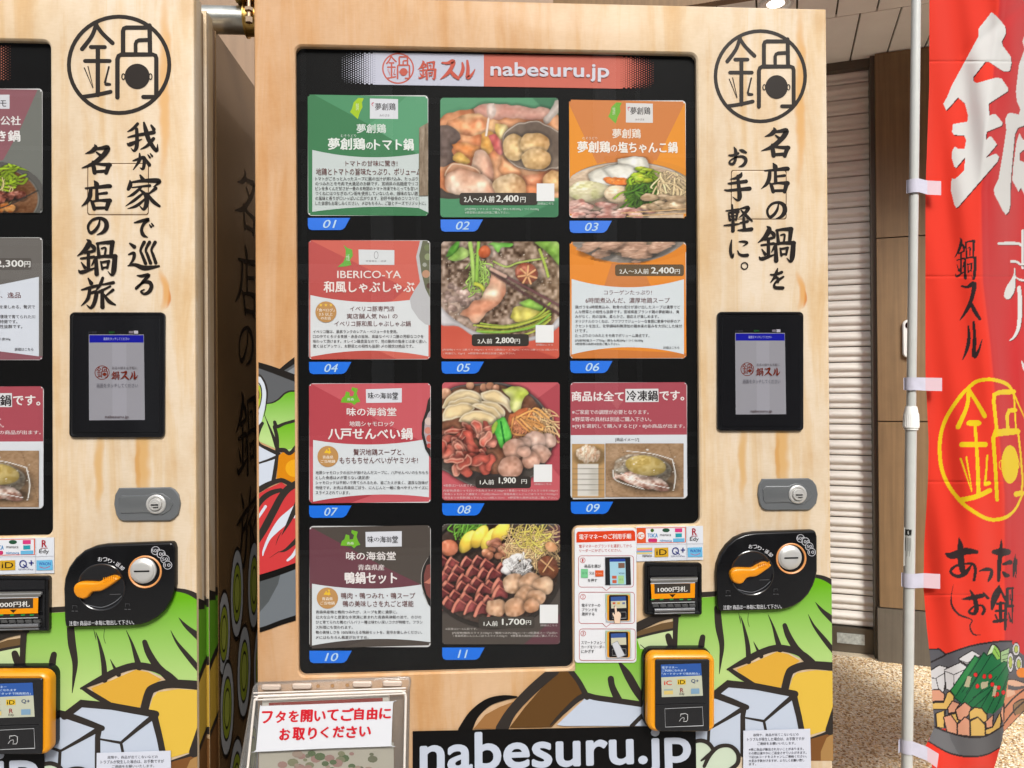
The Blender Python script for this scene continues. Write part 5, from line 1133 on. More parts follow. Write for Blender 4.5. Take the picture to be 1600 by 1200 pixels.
def price(p, st, x0, y0, s, bx, tb, yen, col=(62, 56, 50)):
    p.poly(V(x0, y0, s, rrect(bx[0], bx[1], bx[2], bx[3], 20)), col); tx(p, st, x0, y0, s, tb[0], (234, 234, 228), bold=.035); tx(p, yen, x0, y0, s, tb[1], (238, 238, 232), bold=.045, res=3); tx(p, '円', x0, y0, s, tb[2], (234, 234, 228), bold=.035)


MIYA = [(440, 372), (475, 374), (462, 400), (466, 430), (450, 460), (436, 505), (420, 490), (388, 460), (400, 440), (410, 400)]
AOM = [(485, 72), (530, 84), (520, 120), (530, 150), (548, 182), (520, 190), (502, 208), (480, 190), (440, 190), (400, 188), (410, 155), (430, 140), (440, 104), (466, 112), (468, 142), (494, 140), (502, 110), (480, 92)]
# 01
o, cl = cards['01']; p = PC(clips=cl); q = lambda pts: V(450, 60, 4, pts)
p.poly(q([(110, 340), (900, 340), (900, 1120), (110, 1120)]), (84, 152, 108)); p.poly(q([(110, 340), (160, 350), (620, 600), (900, 780), (900, 1120), (110, 1120)]), (66, 130, 86)); p.poly(q([(500, 540), (700, 400), (760, 345), (900, 345), (900, 700), (760, 700)]), (96, 164, 122))
p.poly(scoop(450, 60, 4, 152, 818, (697, 720), 34, (1084, 1060), 18), (208, 218, 216)); p.poly(q([(820, 980), (884, 984), (884, 1092), (820, 1062)]), (208, 218, 216))
p.poly(q(MIYA), (172, 208, 40)); p.poly(q([(512, 376), (688, 380), (688, 504), (512, 502)]), (226, 228, 234)); tx(p, '夢創鶏', 450, 60, 4, (545, 405, 672, 450), (60, 54, 54), bold=.02); tx(p, 'みやざき', 450, 60, 4, (572, 474, 634, 490), (90, 80, 80)); tx(p, '宮崎', 450, 60, 4, (424, 405, 442, 450), (226, 240, 200))
p.rib(V(450, 60, 4, [(524, 405, 3), (536, 402, 5), (524, 412, 4), (532, 424, 3)]), (214, 90, 110))
tx(p, '夢創鶏', 450, 60, 4, (430, 536, 612, 592), (232, 242, 234), bold=.03); tx(p, 'むそうどり', 450, 60, 4, (330, 600, 426, 618), (226, 238, 228)); tx(p, '夢創鶏', 450, 60, 4, (252, 624, 482, 696), (240, 246, 240), bold=.05); tx(p, 'の', 450, 60, 4, (490, 650, 530, 692), (240, 246, 240), bold=.05); tx(p, 'トマト鍋', 450, 60, 4, (540, 628, 784, 700), (240, 246, 240), bold=.05)
tx(p, 'トマトの甘味に驚き!', 450, 60, 4, (360, 764, 684, 800), BRN, bold=.015); tx(p, '地鶏とトマトの旨味たっぷり、ボリューム鍋', 450, 60, 4, (176, 812, 868, 856), BRN, bold=.015)
for i, t_ in enumerate(('トマトがごろっと入ったスープに鶏の出汁が溶け込み、たっぷり', 'のつみれとモモ肉で大満足のお鍋です。宮崎県の高糖度でリコ', 'ピンを多くんだ甘さが一番のる時期のトマト冷凍でもとっても甘い!', 'つくねにはつなぎのパン粉を使用していないため、雑味のない鶏', 'の風味と香りが口いっぱいに広がります。砂肝や軟骨のコリコリと', 'した食感もお楽しみください。〆はもちろん、ご飯とチーズでリゾットに。')): tx(p, t_, 450, 60, 4, (172, 866 + i * 30.5, 812 if i < 5 else 862, 890 + i * 30.5), TXT, bold=.012)
p.build('lettering', PAPER, o)
c_ = pic_corner(40, 'broth', 24, 110); c_.grid('photo_print', lambda a, b: pl(a, b, YC), front(YC), (655, 192, 669, 306), 0.0016, lambda u, v: u > .02 and v > .07 * (1 - u), o, PAPER)


def fullphoto(key, pic, seed_box=None, name='photo_print', r=.032):
    o, cl = cards[key]; bx = seed_box or BOX[key]

    def keep(u, v):
        for cu, cv in ((r, r), (1 - r, r), (1 - r, 1 - r), (r, 1 - r)):
            if (u < r if cu == r else u > 1 - r) and (v < r if cv == r else v > 1 - r) and (u - cu) ** 2 + (v - cv) ** 2 > r * r: return False
        return True
    return pic.grid(name, lambda a, b: pl(a, b, YC), front(YC), bx, 0.0006, keep if seed_box is None else None, o, PAPER)


fullphoto('02', pic_tomato()); fullphoto('05', pic_broth()); fullphoto('08', pic_chicken()); fullphoto('11', pic_duck())


def qrpatch(p, x0, y0, s, bx, cap):        # plain white label where the photo has a code
    p.poly(V(x0, y0, s, [(bx[0], bx[1]), (bx[2], bx[1]), (bx[2], bx[3]), (bx[0], bx[3])]), (244, 245, 245)); tx(p, '詳細はこちら', x0, y0, s, (bx[0] + 5, bx[3] + 8, bx[2] - 5, bx[3] + 24), cap)


# 02
p = PC(0.0012, cards['02'][1]); p.poly(V(450, 60, 4, rrect(1072, 966, 1560, 1042, 18)), (62, 60, 52))
price(p, '2人〜3人前', 450, 60, 4, (1072, 966, 1548, 1040), ((1100, 986, 1290, 1026), (1302, 982, 1440, 1028), (1452, 992, 1484, 1026)), '2,400')
qrpatch(p, 770, 60, 4, (274, 908, 384, 1018), (214, 226, 216)); tx(p, '[内容物]トマトスープ750g / 鶏もも肉200g / つくね200g', 450, 60, 4, (1106, 1060, 1568, 1078), (206, 224, 210)); tx(p, '※野菜等の具材は別途ご購入下さい。', 450, 60, 4, (1106, 1082, 1384, 1098), (206, 224, 210)); p.build('lettering', PAPER, cards['02'][0])
# 03
o, cl = cards['03']; p = PC(clips=cl); q = lambda pts: V(770, 60, 4, pts)
p.poly(q([(470, 380), (1210, 380), (1210, 1130), (470, 1130)]), (240, 154, 48)); p.poly(q([(470, 380), (1210, 380), (1010, 790), (655, 790), (480, 420)]), (216, 134, 72)); p.poly(q([(a + 332, b_ + 28) for a, b_ in MIYA]), (120, 184, 60))
p.poly(q([(832, 404), (1000, 408), (1000, 528), (832, 526)]), (226, 224, 222)); tx(p, '夢創鶏', 770, 60, 4, (860, 430, 984, 476), (60, 54, 54), bold=.02); tx(p, 'みやざき', 770, 60, 4, (890, 500, 946, 514), (90, 80, 80)); p.rib(V(770, 60, 4, [(842, 432, 3), (856, 430, 5), (844, 440, 4), (850, 452, 3)]), (214, 90, 110)); tx(p, '宮崎', 770, 60, 4, (748, 430, 764, 478), (226, 240, 200))
tx(p, '夢創鶏', 770, 60, 4, (748, 566, 924, 624), (250, 240, 226), bold=.03); tx(p, 'むそうどり', 770, 60, 4, (560, 616, 652, 632), (250, 236, 216)); tx(p, '夢創鶏', 770, 60, 4, (530, 644, 732, 714), (252, 246, 236), bold=.05); tx(p, 'の', 770, 60, 4, (738, 668, 776, 708), (252, 246, 236), bold=.05); tx(p, '塩ちゃんこ鍋', 770, 60, 4, (784, 648, 1152, 716), (252, 246, 236), bold=.05); p.build('lettering', PAPER, o)
pc = pic_chanko(); x0, y0, x1, y1 = BOX['03']; yb = 60 + 735 / 4
pc.grid('photo_print', lambda a, b: pl(a, b, YC), front(YC), (x0, yb, x1, y1), 0.0006, lambda u, v: v > .55 - .5 * math.sqrt(max(0, 1 - ((u - .56) / .60) ** 2)) - (.12 if .3 < u < .72 else 0) and not (v > .93 and (u < .02 or u > .98)), o, PAPER)
# 04
o, cl = cards['04']; p = PC(clips=cl); q = lambda pts: V(450, 360, 4.848, pts)
p.poly(q([(150, 60), (1090, 60), (1090, 990), (150, 990)]), (216, 108, 94)); p.poly(q([(150, 60), (200, 90), (900, 440), (760, 560), (150, 520)]), (196, 88, 84)); p.poly(q([(150, 920), (640, 890), (860, 990), (150, 990)]), (196, 86, 76)); p.poly(scoop(450, 360, 4.848, 170, 1064, (490, 505), 46, (958, 955), 46), (226, 230, 232))
p.poly(q([(1005, 60), (970, 200), (985, 300), (1000, 390), (960, 450), (922, 520), (935, 590), (990, 670), (1040, 712), (1100, 724), (1100, 60)]), (196, 196, 198)); p.poly(q([(1024, 60), (994, 190), (1010, 320), (1040, 440), (1100, 560), (1100, 60)]), (110, 112, 88)); p.scoop = None
for (a, b_, r_, c_) in ((1045, 330, 30, (196, 150, 120)), (1060, 200, 26, (150, 160, 120)), (1055, 130, 24, (120, 130, 90)), (1070, 420, 22, (90, 70, 60)), (1035, 260, 16, (170, 172, 160))): p.poly(q(circ(a, b_, r_, r_, 14)), c_)
p.poly(q([(422, 110), (450, 134), (486, 145), (492, 190), (470, 225), (480, 262), (440, 272), (375, 278), (420, 240), (436, 200), (438, 150)]), (116, 184, 76)); tx(p, '大阪', 450, 360, 4.848, (440, 182, 466, 232), (226, 236, 220)); p.poly(q([(534, 145), (806, 150), (806, 262), (538, 260)]), (224, 228, 230)); p.ring(*q([(668, 188)])[0], 3.4, 6, .6, (90, 84, 84), 20); tx(p, '完食御礼・池袋', 450, 360, 4.848, (590, 226, 744, 240), (110, 104, 104))
tx(p, 'IBERICO-YA', 450, 360, 4.848, (374, 306, 856, 362), (244, 232, 226), bold=.02, res=3); tx(p, '和風しゃぶしゃぶ', 450, 360, 4.848, (272, 386, 956, 470), (248, 236, 230), bold=.045)
for t_, b_ in (('イベリコ豚専門店', (470, 574, 806, 614)), ('実店舗人気 No1 の', (446, 630, 830, 670)), ('イベリコ豚和風しゃぶしゃぶ鍋', (352, 686, 930, 728))): tx(p, t_, 450, 360, 4.848, b_, BRN, bold=.012)
for i, (t_, e_) in enumerate((('イベリコ豚は、最高ランクのレアル・ベジョータを使用。', 830), ('口の中でとろける食感・赤身の旨味、高級なイベリコ豚の芳醇なコクを', 1026), ('味わって頂けます。オレイン酸豊富なので、他の豚肉の脂身とは全く違い、', 1050), ('驚くほどアッサリ、お野菜との相性も抜群! 〆の雑炊は絶品です。', 950))): tx(p, t_, 450, 360, 4.848, (190, 754 + i * 36.5, e_, 780 + i * 36.5), TXT, bold=.012)
BADGE = (198, 150, 92)


def badge(p, x0, y0, s, cx, cy, r, lines, star):
    p.poly(V(x0, y0, s, circ(cx, cy, r, r, 28)), BADGE)
    if star:
        for k in (-38, 0, 38): p.poly(V(x0, y0, s, [(cx + k + (14 if j % 2 == 0 else 6) * math.sin(j * math.pi / 5), cy - 52 - (14 if j % 2 == 0 else 6) * math.cos(j * math.pi / 5)) for j in range(10)]), (246, 204, 80))
    else: p.poly(V(x0, y0, s, [((a - 475) * .36 + cx, (b_ - 140) * .34 + cy - 42) for a, b_ in AOM]), (246, 200, 50))
    for t_, dy, w_ in lines: tx(p, t_, x0, y0, s, (cx - w_, cy + dy - 12, cx + w_, cy + dy + 12), (250, 240, 224), bold=.025)


badge(p, 450, 360, 4.848, 288, 618, 80, (('「食べログ」', -14, 64), ('3.5 以上', 17, 52), ('のお店', 47, 38)), True); p.build('lettering', PAPER, o)
# 05
p = PC(0.0012, cards['05'][1]); price(p, '2人前', 450, 360, 4.848, (1392, 786, 1824, 876), ((1436, 820, 1546, 858), (1574, 812, 1710, 860), (1716, 822, 1756, 858)), '2,800', (56, 52, 46)); qrpatch(p, 770, 360, 4.848, (324, 718, 460, 850), (226, 206, 200))
tx(p, '[内容物]イベリコ豚バラ 100g×2 / イベリコ豚肩ロース 75g×2 / イベリコ豚つくね 3個入り×2', 450, 360, 4.848, (1172, 896, 2044, 914), (236, 206, 196), bold=.01); tx(p, '/ 和風だし 72g×2　※野菜等の具材は別途ご購入下さい。', 450, 360, 4.848, (1178, 924, 1720, 942), (236, 206, 196), bold=.01); p.build('lettering', PAPER, cards['05'][0])
# 06
o, cl = cards['06']; p = PC(clips=cl); q = lambda pts: V(770, 360, 4.848, pts); s4 = 4.848
p.poly(q([(575, 80), (1475, 80), (1475, 980), (575, 980)]), (238, 146, 50)); p.poly(q([(900, 250), (1120, 250), (1200, 430), (840, 430)]), (214, 134, 72)); p.poly(q([(575, 935), (820, 900), (1475, 930), (1475, 980), (575, 980)]), (214, 128, 60)); p.poly(scoop(770, 360, s4, 597, 1448, (368, 370), 62, (940, 938), 54), (222, 230, 234))
price(p, '2人〜3人前', 770, 360, s4, (926, 258, 1448, 346), ((960, 290, 1180, 330), (1200, 280, 1372, 332), (1378, 294, 1416, 330)), '2,400', (104, 84, 58)); tx(p, 'コラーゲンたっぷり!', 770, 360, s4, (842, 452, 1204, 488), BRN, bold=.012); tx(p, '6時間煮込んだ、濃厚地鶏スープ', 770, 360, s4, (702, 510, 1340, 552), BRN, bold=.012)
for i, (t_, e_) in enumerate((('鶏ガラを6時間煮込み、軟骨の成分が溶け出したスープは濃厚でど', 1420), ('んな野菜との相性も抜群です。宮城県産ブランド鶏の夢創鶏は、臭', 1412), ('みがなく、肉の旨味、柔らかさ、歯応えが楽しめます。', 1256), ('オリジナルのつくねは、フワフワでジューシーな食感に軟骨や砂肝のア', 1418), ('クセントを加え、化学調味料無添加の鶏本来の旨みを大切にした味付', 1432), ('けです。', 716), ('たっぷりのつみれとモモ肉でボリューム満点です。', 1186))): tx(p, t_, 770, 360, s4, (624, 568 + i * 36, e_, 594 + i * 36), TXT, bold=.012)
tx(p, '[内容物]塩スープ750g / 鶏もも肉200g / つくね200g', 770, 360, s4, (624, 824, 1138, 846), (50, 46, 46), bold=.015); tx(p, '※野菜等の具材は別途ご購入下さい。', 770, 360, s4, (624, 850, 960, 870), (50, 46, 46), bold=.015); tx(p, '詳細はこちら', 770, 360, s4, (1290, 878, 1412, 898), (60, 56, 56)); p.build('lettering', PAPER, o)
x0, y0, x1, y1 = BOX['06']; pic_rim().grid('photo_print', lambda a, b: pl(a, b, YC), front(YC), (x0, y0, x1, y0 + 36), 0.0003, lambda u, v: v < .45 + .5 * (1 - ((u - .5) / .5) ** 2) ** .9 and not (v < .15 and (u < .025 or u > .975)), o, PAPER)


# 07 and 10 share a layout
def kaiodo(key, x0, y0, s, bgc, dk, dark2, off, sub, main, subb, mainb, two, body, dxb=0, arc_dk=(170, 74, 80)):
    o, cl = cards[key]; p = PC(clips=cl); q = lambda pts: V(x0, y0, s, pts)
    p.poly(q([(140, 30), (1100, 30), (1100, 1010), (140, 1010)]), bgc); p.poly(q([(140, 30 + off), (200, 60 + off), (700, 330 + off), (1010, 480 + off), (760, 560), (140, 520)]), dk); p.poly(q([(140, 1010), (140, 940), (420, 880), (640, 890), (300, 1010)]), arc_dk)
    p.poly(scoop(x0, y0, s, 190 - dxb, 1068, (472 + off * .8, 462 + off * 1.0), 40, (940 + off * .6, 906 + off * 1.0), 36), WHT)
    p.poly(q([(a + (-0 if not off else -6), b_ + off * .7) for a, b_ in AOM]), (120, 188, 50)); tx(p, '青森', x0, y0, s, (448 - off * .3, 154 + off, 500 - off * .3, 174 + off), (226, 236, 214), bold=.02)
    p.poly(q([(590 - off * .4, 88 + off * .6), (862 - off * .4, 80 + off * .7), (862 - off * .4, 188 + off), (592 - off * .4, 192 + off)]), (226, 228, 236))
    for i, ch in enumerate('味の海翁堂'): cx = 628 - off * .4 + i * 46; hh = (28, 16, 26, 24, 30)[i]; tx(p, ch, x0, y0, s, (cx - 21, 140 + off * .9 - hh, cx + 21, 140 + off * .9 + hh * .8), (44, 40, 42), bold=.03, ang=(-.08, .1, 0, .06, 0)[i])
    tx(p, '味の海翁堂', x0, y0, s, (446 - off * .4, 228 + off, 820 - off * .6, 290 + off), (244, 238, 236), bold=.035); tx(p, sub, x0, y0, s, subb, (240, 230, 228), bold=.03); tx(p, main, x0, y0, s, mainb, (246, 240, 238), bold=.05)
    badge(p, x0, y0, s, 303 - dxb * .7, 597, 80, (('青森県', 5, 40), ('ご当地鍋', 37, 54)), False)
    for t_, b_ in two: tx(p, t_, x0, y0, s, b_, BRN, bold=.012)
    for i, (t_, e_) in enumerate(body): tx(p, t_, x0, y0, s, (210, (706 if not off else 688) + i * 38, e_, (732 if not off else 713) + i * 38), TXT, bold=.012)
    return p, o


p, o = kaiodo('07', 450, 590, 4.848, (208, 96, 104), (190, 74, 84), None, 0, '地鶏シャモロック', '八戸せんべい鍋', (466, 330, 802, 370), (306, 382, 942, 468), (('贅沢地鶏スープと、', (496, 540, 882, 588)), ('もちもちせんべいがヤミツキ!', (392, 600, 984, 650))),
              (('地鶏シャモロックの出汁が溶け込んだスープに、八戸せんべいのもちもち', 1062), ('とした食感は〆が要らない満足感!', 618), ('シャモロックは平飼いで育てられるため、歯ごたえが良く、濃厚な旨味が', 1062), ('特徴です。お肉は青森県ごぼう、にんじんと一緒に食べやすいサイズに', 1062), ('スライスされています。', 470)), arc_dk=(180, 66, 76))
q = lambda pts: V(450, 590, 4.848, pts); p.poly(q([(1100, 110), (1060, 170), (1045, 250), (1015, 340), (1012, 430), (1040, 540), (1100, 640)]), (52, 48, 46)); p.poly(q([(1100, 220), (1062, 270), (1036, 340), (1030, 420), (1050, 500), (1100, 580)]), (186, 170, 176))
for (a, b_, r_, c_) in ((1066, 330, 30, (224, 200, 190)), (1060, 400, 26, (214, 140, 124)), (1075, 460, 28, (206, 104, 92)), (1070, 515, 18, (196, 84, 78))): p.poly(q(circ(a, b_, r_, r_, 14)), c_)
p.build('lettering', PAPER, o)
p, o = kaiodo('10', 450, 810, 4.8, (84, 76, 70), (112, 66, 76), None, 22, '青森県産', '鴨鍋セット', (526, 345, 722, 388), (428, 402, 816, 488), (('鴨肉・鴨つみれ・鴨スープ', (398, 556, 954, 602)), ('鴨の美味しさを丸ごと堪能', (412, 616, 942, 662))),
              (('青森県産鴨と鴨肉つみれが、スープを更に濃厚に。', 820), ('壮大な山々と豊富な水資源に恵まれた青森県津軽の池で、のびの', 1000), ('びと育てられた鴨のバルバリー種は味わい深いコクが特徴で、フラン', 1010), ('ス料理にも使われます。', 486), ('鴨の美味しさを 100%味わえる鴨鍋セットを、是非お楽しみください。', 1006), ('〆にはもちろん蕎麦がおすすめ。', 606)), dxb=10, arc_dk=(76, 68, 64))
q = lambda pts: V(450, 810, 4.8, pts); p.poly(q([(1100, 240), (1050, 290), (1010, 370), (1000, 470), (1015, 560), (1050, 640), (1100, 700)]), (40, 36, 34)); p.poly(q([(1100, 330), (1040, 350), (1020, 420), (1022, 500), (1040, 570), (1100, 640)]), (128, 72, 66)); p.poly(q([(1100, 410), (1050, 460), (1020, 480), (1060, 490), (1100, 470)]), (206, 130, 110)); p.rib(V(450, 810, 4.8, [(1052, 290, 2), (1008, 380, 4), (1003, 500, 4), (1050, 640, 3)]), (190, 186, 180)); p.build('lettering', PAPER, o)
# 08
p = PC(0.0012, cards['08'][1]); price(p, '1人前', 450, 590, 4.848, (1420, 748, 1840, 836), ((1454, 772, 1560, 810), (1598, 756, 1724, 806), (1768 - 0, 770, 1808, 804)), '1,900', (56, 50, 46)); qrpatch(p, 770, 590, 4.848, (310, 658, 448, 790), (230, 206, 206))
tx(p, '※画像は2〜3人前です。', 450, 590, 4.848, (1178, 806, 1404, 826), (236, 210, 208))
for i, t_ in enumerate(('[内容物]青森シャモロック生肉スライス100g×1 / 青森シャモロック入りつみれ100g×1', '/ 青森シャモロック濃縮スープ(6倍)100ml×1 / 青森県産にんじんごぼうスライス150g×1', '/ 自社おつゆ煎餅(鍋っ子せんべい(3枚入り)×1　※野菜等の具材は別途ご購入下さい。')): tx(p, t_, 450, 590, 4.848, (1170, 850 + i * 27 - 4, 2040, 872 + i * 27 - 6), (236, 206, 206), bold=.01)
p.build('lettering', PAPER, cards['08'][0])
# 11
p = PC(0.0012, cards['11'][1]); price(p, '1人前', 680, 810, 4.8, (326, 736, 746, 822), ((364, 768, 468, 806), (502, 752, 672, 802), (680, 764, 718, 796)), '1,700', (70, 64, 58)); qrpatch(p, 680, 810, 4.8, (784, 646, 920, 784), (206, 196, 196)); tx(p, '※画像は2〜3人前です。', 680, 810, 4.8, (76, 818, 316, 836), (196, 190, 184))
for i, t_ in enumerate(('[内容物]鴨肉スライス100g×1 / 鴨肉つみれ100g×1 / 2〜3倍濃縮スープ(6倍)×', '/ 青森県産にんじんごぼうスライス150g×1　※野菜等の具材は別途ご購入下さい。')): tx(p, t_, 680, 810, 4.8, (128 + i * 6, 848 + i * 22, 916, 868 + i * 22), (206, 200, 194), bold=.01)
p.build('lettering', PAPER, cards['11'][0])
# 09
o, cl = cards['09']; p = PC(clips=cl); q = lambda pts: V(770, 590, 4.848, pts)
p.poly(q([(580, 30), (1480, 30), (1480, 434), (580, 436)]), (176, 80, 92)); p.poly(q([(580, 436), (1480, 432), (1480, 930), (580, 940)]), (226, 230, 236)); p.poly(q([(880, 160), (1000, 160), (940, 240)]), (186, 96, 104)); tx(p, '商品は全て', 770, 590, 4.848, (598, 104, 990, 178), (244, 238, 236), bold=.05); p.poly(q([(1004, 86), (1254, 84), (1256, 184), (1004, 186)]), (230, 230, 232)); tx(p, '冷凍鍋', 770, 590, 4.848, (1014, 98, 1248, 176), (50, 44, 46), bold=.045); tx(p, 'です。', 770, 590, 4.848, (1264, 100, 1448, 172), (244, 238, 236), bold=.05)
for i, (t_, e_) in enumerate((('※ご家庭での調理が必要となります。', 1180), ('※野菜等の具材は別途ご購入下さい。', 1200), ('※[9]を選択して購入すると[7・8]の商品が出ます。', 1454))): tx(p, t_, 770, 590, 4.848, (600, 244 + i * 54, e_, 278 + i * 54), (240, 226, 226), bold=.025)
tx(p, '[商品イメージ]', 770, 590, 4.848, (928, 456, 1106, 486), (70, 64, 64), bold=.015); p.build('lettering', PAPER, o)
g_ = lambda key, pic, bx: pic.grid('photo_print', lambda a, b: pl(a, b, YC), front(YC), bx, 0.0014, None, cards[key][0], PAPER)
g_('09', pic_pack(), (770 + 852 / 4.848, 590 + 498 / 4.848, 770 + 1444 / 4.848, 590 + 904 / 4.848)); g_('09', pic_label(), (770 + 600 / 4.848, 590 + 502 / 4.848, 770 + 846 / 4.848, 590 + 908 / 4.848))

# header banner with halftone ends
p = PC(0.0002); hb = (587, 82, 970, 138)
hy = lambda x: 81.3 + (x - 536) * 0.0155; hb_ = lambda x: 131.5 + (x - 536) * 0.0165
p.poly([(586, hy(586)), (756, hy(756)), (756, hb_(756)), (586, hb_(586))], (206, 208, 224)); p.poly([(756, hy(756)), (970, hy(970)), (970, hb_(970)), (756, hb_(756))], (212, 110, 92))
_st = p.step; p.step = 0.0
for side, xa, xb, c_ in ((0, 586, 533, (206, 208, 224)), (1, 970, 1022, (212, 110, 92))):
    n_c = 15
    for i in range(n_c):
        t = (i + .5) / n_c; x = xa + (xb - xa) * t
        for j in range(14):
            y = hy(x) + 1.8 + j * 3.6 + (1.8 if i % 2 else 0)
            if y > hb_(x) - 1.2: continue
            e = 1 - t * .80 - .25 * max(0, abs(j - 6.5) / 6.5 - .55) * (t > .3) * 2
            if e > .1: p.poly(circ(x, y, 2.15 * e, 2.15 * e, 8), c_)
p.step = _st; p.d += _st; logo(p, 622, 107, 25, 24.3, (206, 100, 84), 1.2)
for ch, a in (('鍋', 653), ('ス', 688), ('ル', 714)): p.brush(ch, a, 95, a + 28, 124.5, (206, 92, 74))
p.quadtext('nabesuru.jp', [(767, 98), (951, 100.5), (951, 128), (767, 125)], (224, 222, 232), bold=0.035, res=4)
p.build('header_banner', PAPER, R)

# left machine: the cards of its last column
def lcard(y0, y1, lab): return card(Lm, (-118, y0, 66.3, y1), lab)


o, cl = lcard(138.5, 333, 'grey and wine red card with a photo of green vegetables in a pan'); p = PC(clips=cl); q = lambda pts: V(0, 50, 4, pts)
p.poly(q([(-480, 350), (270, 350), (270, 1140), (-480, 1140)]), (120, 122, 116)); p.poly(q([(-480, 350), (240, 350), (120, 620), (20, 800), (-480, 900)]), (148, 96, 104)); p.poly(q([(-100, 392), (60, 392), (60, 480), (-100, 480)]), (222, 224, 230)); tx(p, 'モ', 0, 50, 4, (2, 428, 40, 466), (60, 56, 60), bold=.03); tx(p, '公社', 0, 50, 4, (4, 526, 130, 582), (240, 238, 236), bold=.04); tx(p, 'き鍋', 0, 50, 4, (-20, 616, 126, 684), (244, 242, 240), bold=.05); p.build('lettering', PAPER, o)
pg = pic_greens(); pg.grid('photo_print', lambda a, b: pl(a, b, YC), front(YC), (-60, 248, 66.3, 332.5), 0.0014, lambda u, v: v > .62 - .58 * math.sqrt(max(0, 1 - ((u - .3) / .72) ** 2)) and not (v > .94 and u > .97), o, PAPER)
o, cl = lcard(371, 562.5, 'grey card with white text panel and a price at its top'); p = PC(clips=cl); q = lambda pts: V(0, 350, 2.4, pts)
p.poly(q([(-300, 40), (170, 40), (170, 520), (-300, 520)]), (112, 108, 104)); p.poly(q([(-300, 470), (60, 470), (170, 500), (170, 520), (-300, 520)]), (146, 92, 102)); p.poly(q([(-300, 200), (-60, 240), (146, 198), (146, 496), (-60, 470), (-300, 490)]), (220, 226, 236)); p.poly(q(rrect(-100, 128, 118, 172, 6)), (92, 86, 82)); tx(p, '2,300', 0, 350, 2.4, (-14, 136, 88, 164), (238, 238, 234), bold=.045, res=3); tx(p, '円', 0, 350, 2.4, (92, 140, 114, 162), (234, 234, 230), bold=.04)
tx(p, '、逸品', 0, 350, 2.4, (2, 256, 78, 278), BRN, bold=.02)
for i, (t_, e_) in enumerate((('を楽しめる、贅沢で', 132), ('', 0), ('環境で育てられた川', 132), ('特徴です。', 66), ('性抜群です。', 84))):
    if t_: tx(p, t_, 0, 350, 2.4, (0, 304 + i * 18.4, e_, 318 + i * 18.4), TXT, bold=.012)
tx(p, '/ 皮50g', 0, 350, 2.4, (0, 426, 40, 438), (60, 56, 56), bold=.015); tx(p, '詳細はこちら', 0, 350, 2.4, (56, 464, 126, 476), (60, 56, 56)); p.build('lettering', PAPER, o)
c9 = copy_tree(cards['09'][0], Lm); c9['label'] = 'card whose white lower half shows a plastic wrapped pack'
hd = Print(lambda a, b: pl(a, b, YC), front(YC), 0.0002, 0.0)
for i in range(11):
    for j in range(13):
        x = -18 + i * 3.4; y = 72 + j * 4.2 + (2.1 if i % 2 else 0); e = 1 - i / 12
        if e > .1: hd.poly(circ(x, y, 2.2 * e, 2.2 * e, 8), (190, 120, 100))
hd.build('header_banner', PAPER, Lm)
# ------------------------------------------------------------------ leaflet holder fixed to the middle machine
hb0 = pl(515, 1150)
LH = thing('leaflet_holder', 'clear plastic leaflet box with a red lettered white sign, bottom left of the middle machine', 'leaflet holder', (hb0[0], 0, 0.3))


def hp(px, py, d=0.0): return pl(px, py, -d)


q = Solid(front(0)); lp = LP([(399, 1071), (404, 1069)] + rrect(396, 1066, 641, 1068, 0)[0:0] + [(634, 1060.5), (639, 1062), (642, 1067), (641, 1260), (375, 1270), (397, 1084)])
q.plate([pl(a, b_, -0.014) for a, b_ in [(401, 1069), (636, 1060.3), (640.5, 1062), (642, 1067), (640, 1080), (636, 1330), (368, 1345), (372, 1210), (395, 1075), (397, 1071)]], [(0, 0.002), (0, 0.0135), (0.001, 0.0145)], back=False)
q.build('holder_back', [CLEAR], LH, smooth=0.8)
q = Solid(front(0))
for a, b_ in ((424, 1073), (472, 1071.5), (566, 1068.5), (613, 1067.5)):
    q.plate([pl(x, y, -0.0145) for x, y in rrect(a - 15, b_ - 4, a + 15.5, b_ + 4.2, 3)], [(0, 0.0146), (0.0003, 0.018), (0.0016, 0.0195)])
q.build('rail_clip', [mat('milky_plastic', alb((226, 206, 190))[:3], 0.25, coat=0.3)], LH, smooth=0.8)
p = Print(lambda a, b_: pl(a, b_, -0.0146), front(0), 0.0148)
for a, b_ in ((497, 1072), (519.5, 1071.5), (543, 1070.5)): p.poly(circ(a, b_, 2.9, 2.9, 14), (196, 152, 106)); p.ring(a, b_, 3.2, 3.2, .5, (170, 140, 120), 14)
p.build('hook_hole', INK, LH)
DQ = 0.030
MILK = glass('clear_lid_plastic', 0.96, 0.05, milk=0.04)
q = Solid(front(0)); rim = [(398, 1094), (404, 1088), (628, 1080), (633, 1084), (634, 1090), (631, 1240), (382, 1250)]
for a, b_ in zip(rim, rim[1:] + rim[:1]):
    A1, B1 = pl(*a, -DQ), pl(*b_, -DQ); q.tube((A1[0], -DQ, A1[1]), (B1[0], -DQ, B1[1]), 0.0022, n=10)
for k in range(3):
    A1, B1 = pl(396 + k, 1083 + k * 5, -DQ), pl(634, 1075 + k * 4, -DQ); q.tube((A1[0], -DQ - .001 * k, A1[1]), (B1[0], -DQ - .001 * k, B1[1]), 0.0011, n=8)
q.build('lid_rim', [mat('clear_rim_plastic', (0.60, 0.55, 0.50), 0.12, coat=0.6)], LH)
q = Solid(front(0)); q.plate([pl(a, b_, -DQ) for a, b_ in rim], [(0, 0.029), (0, 0.031)], back=False)
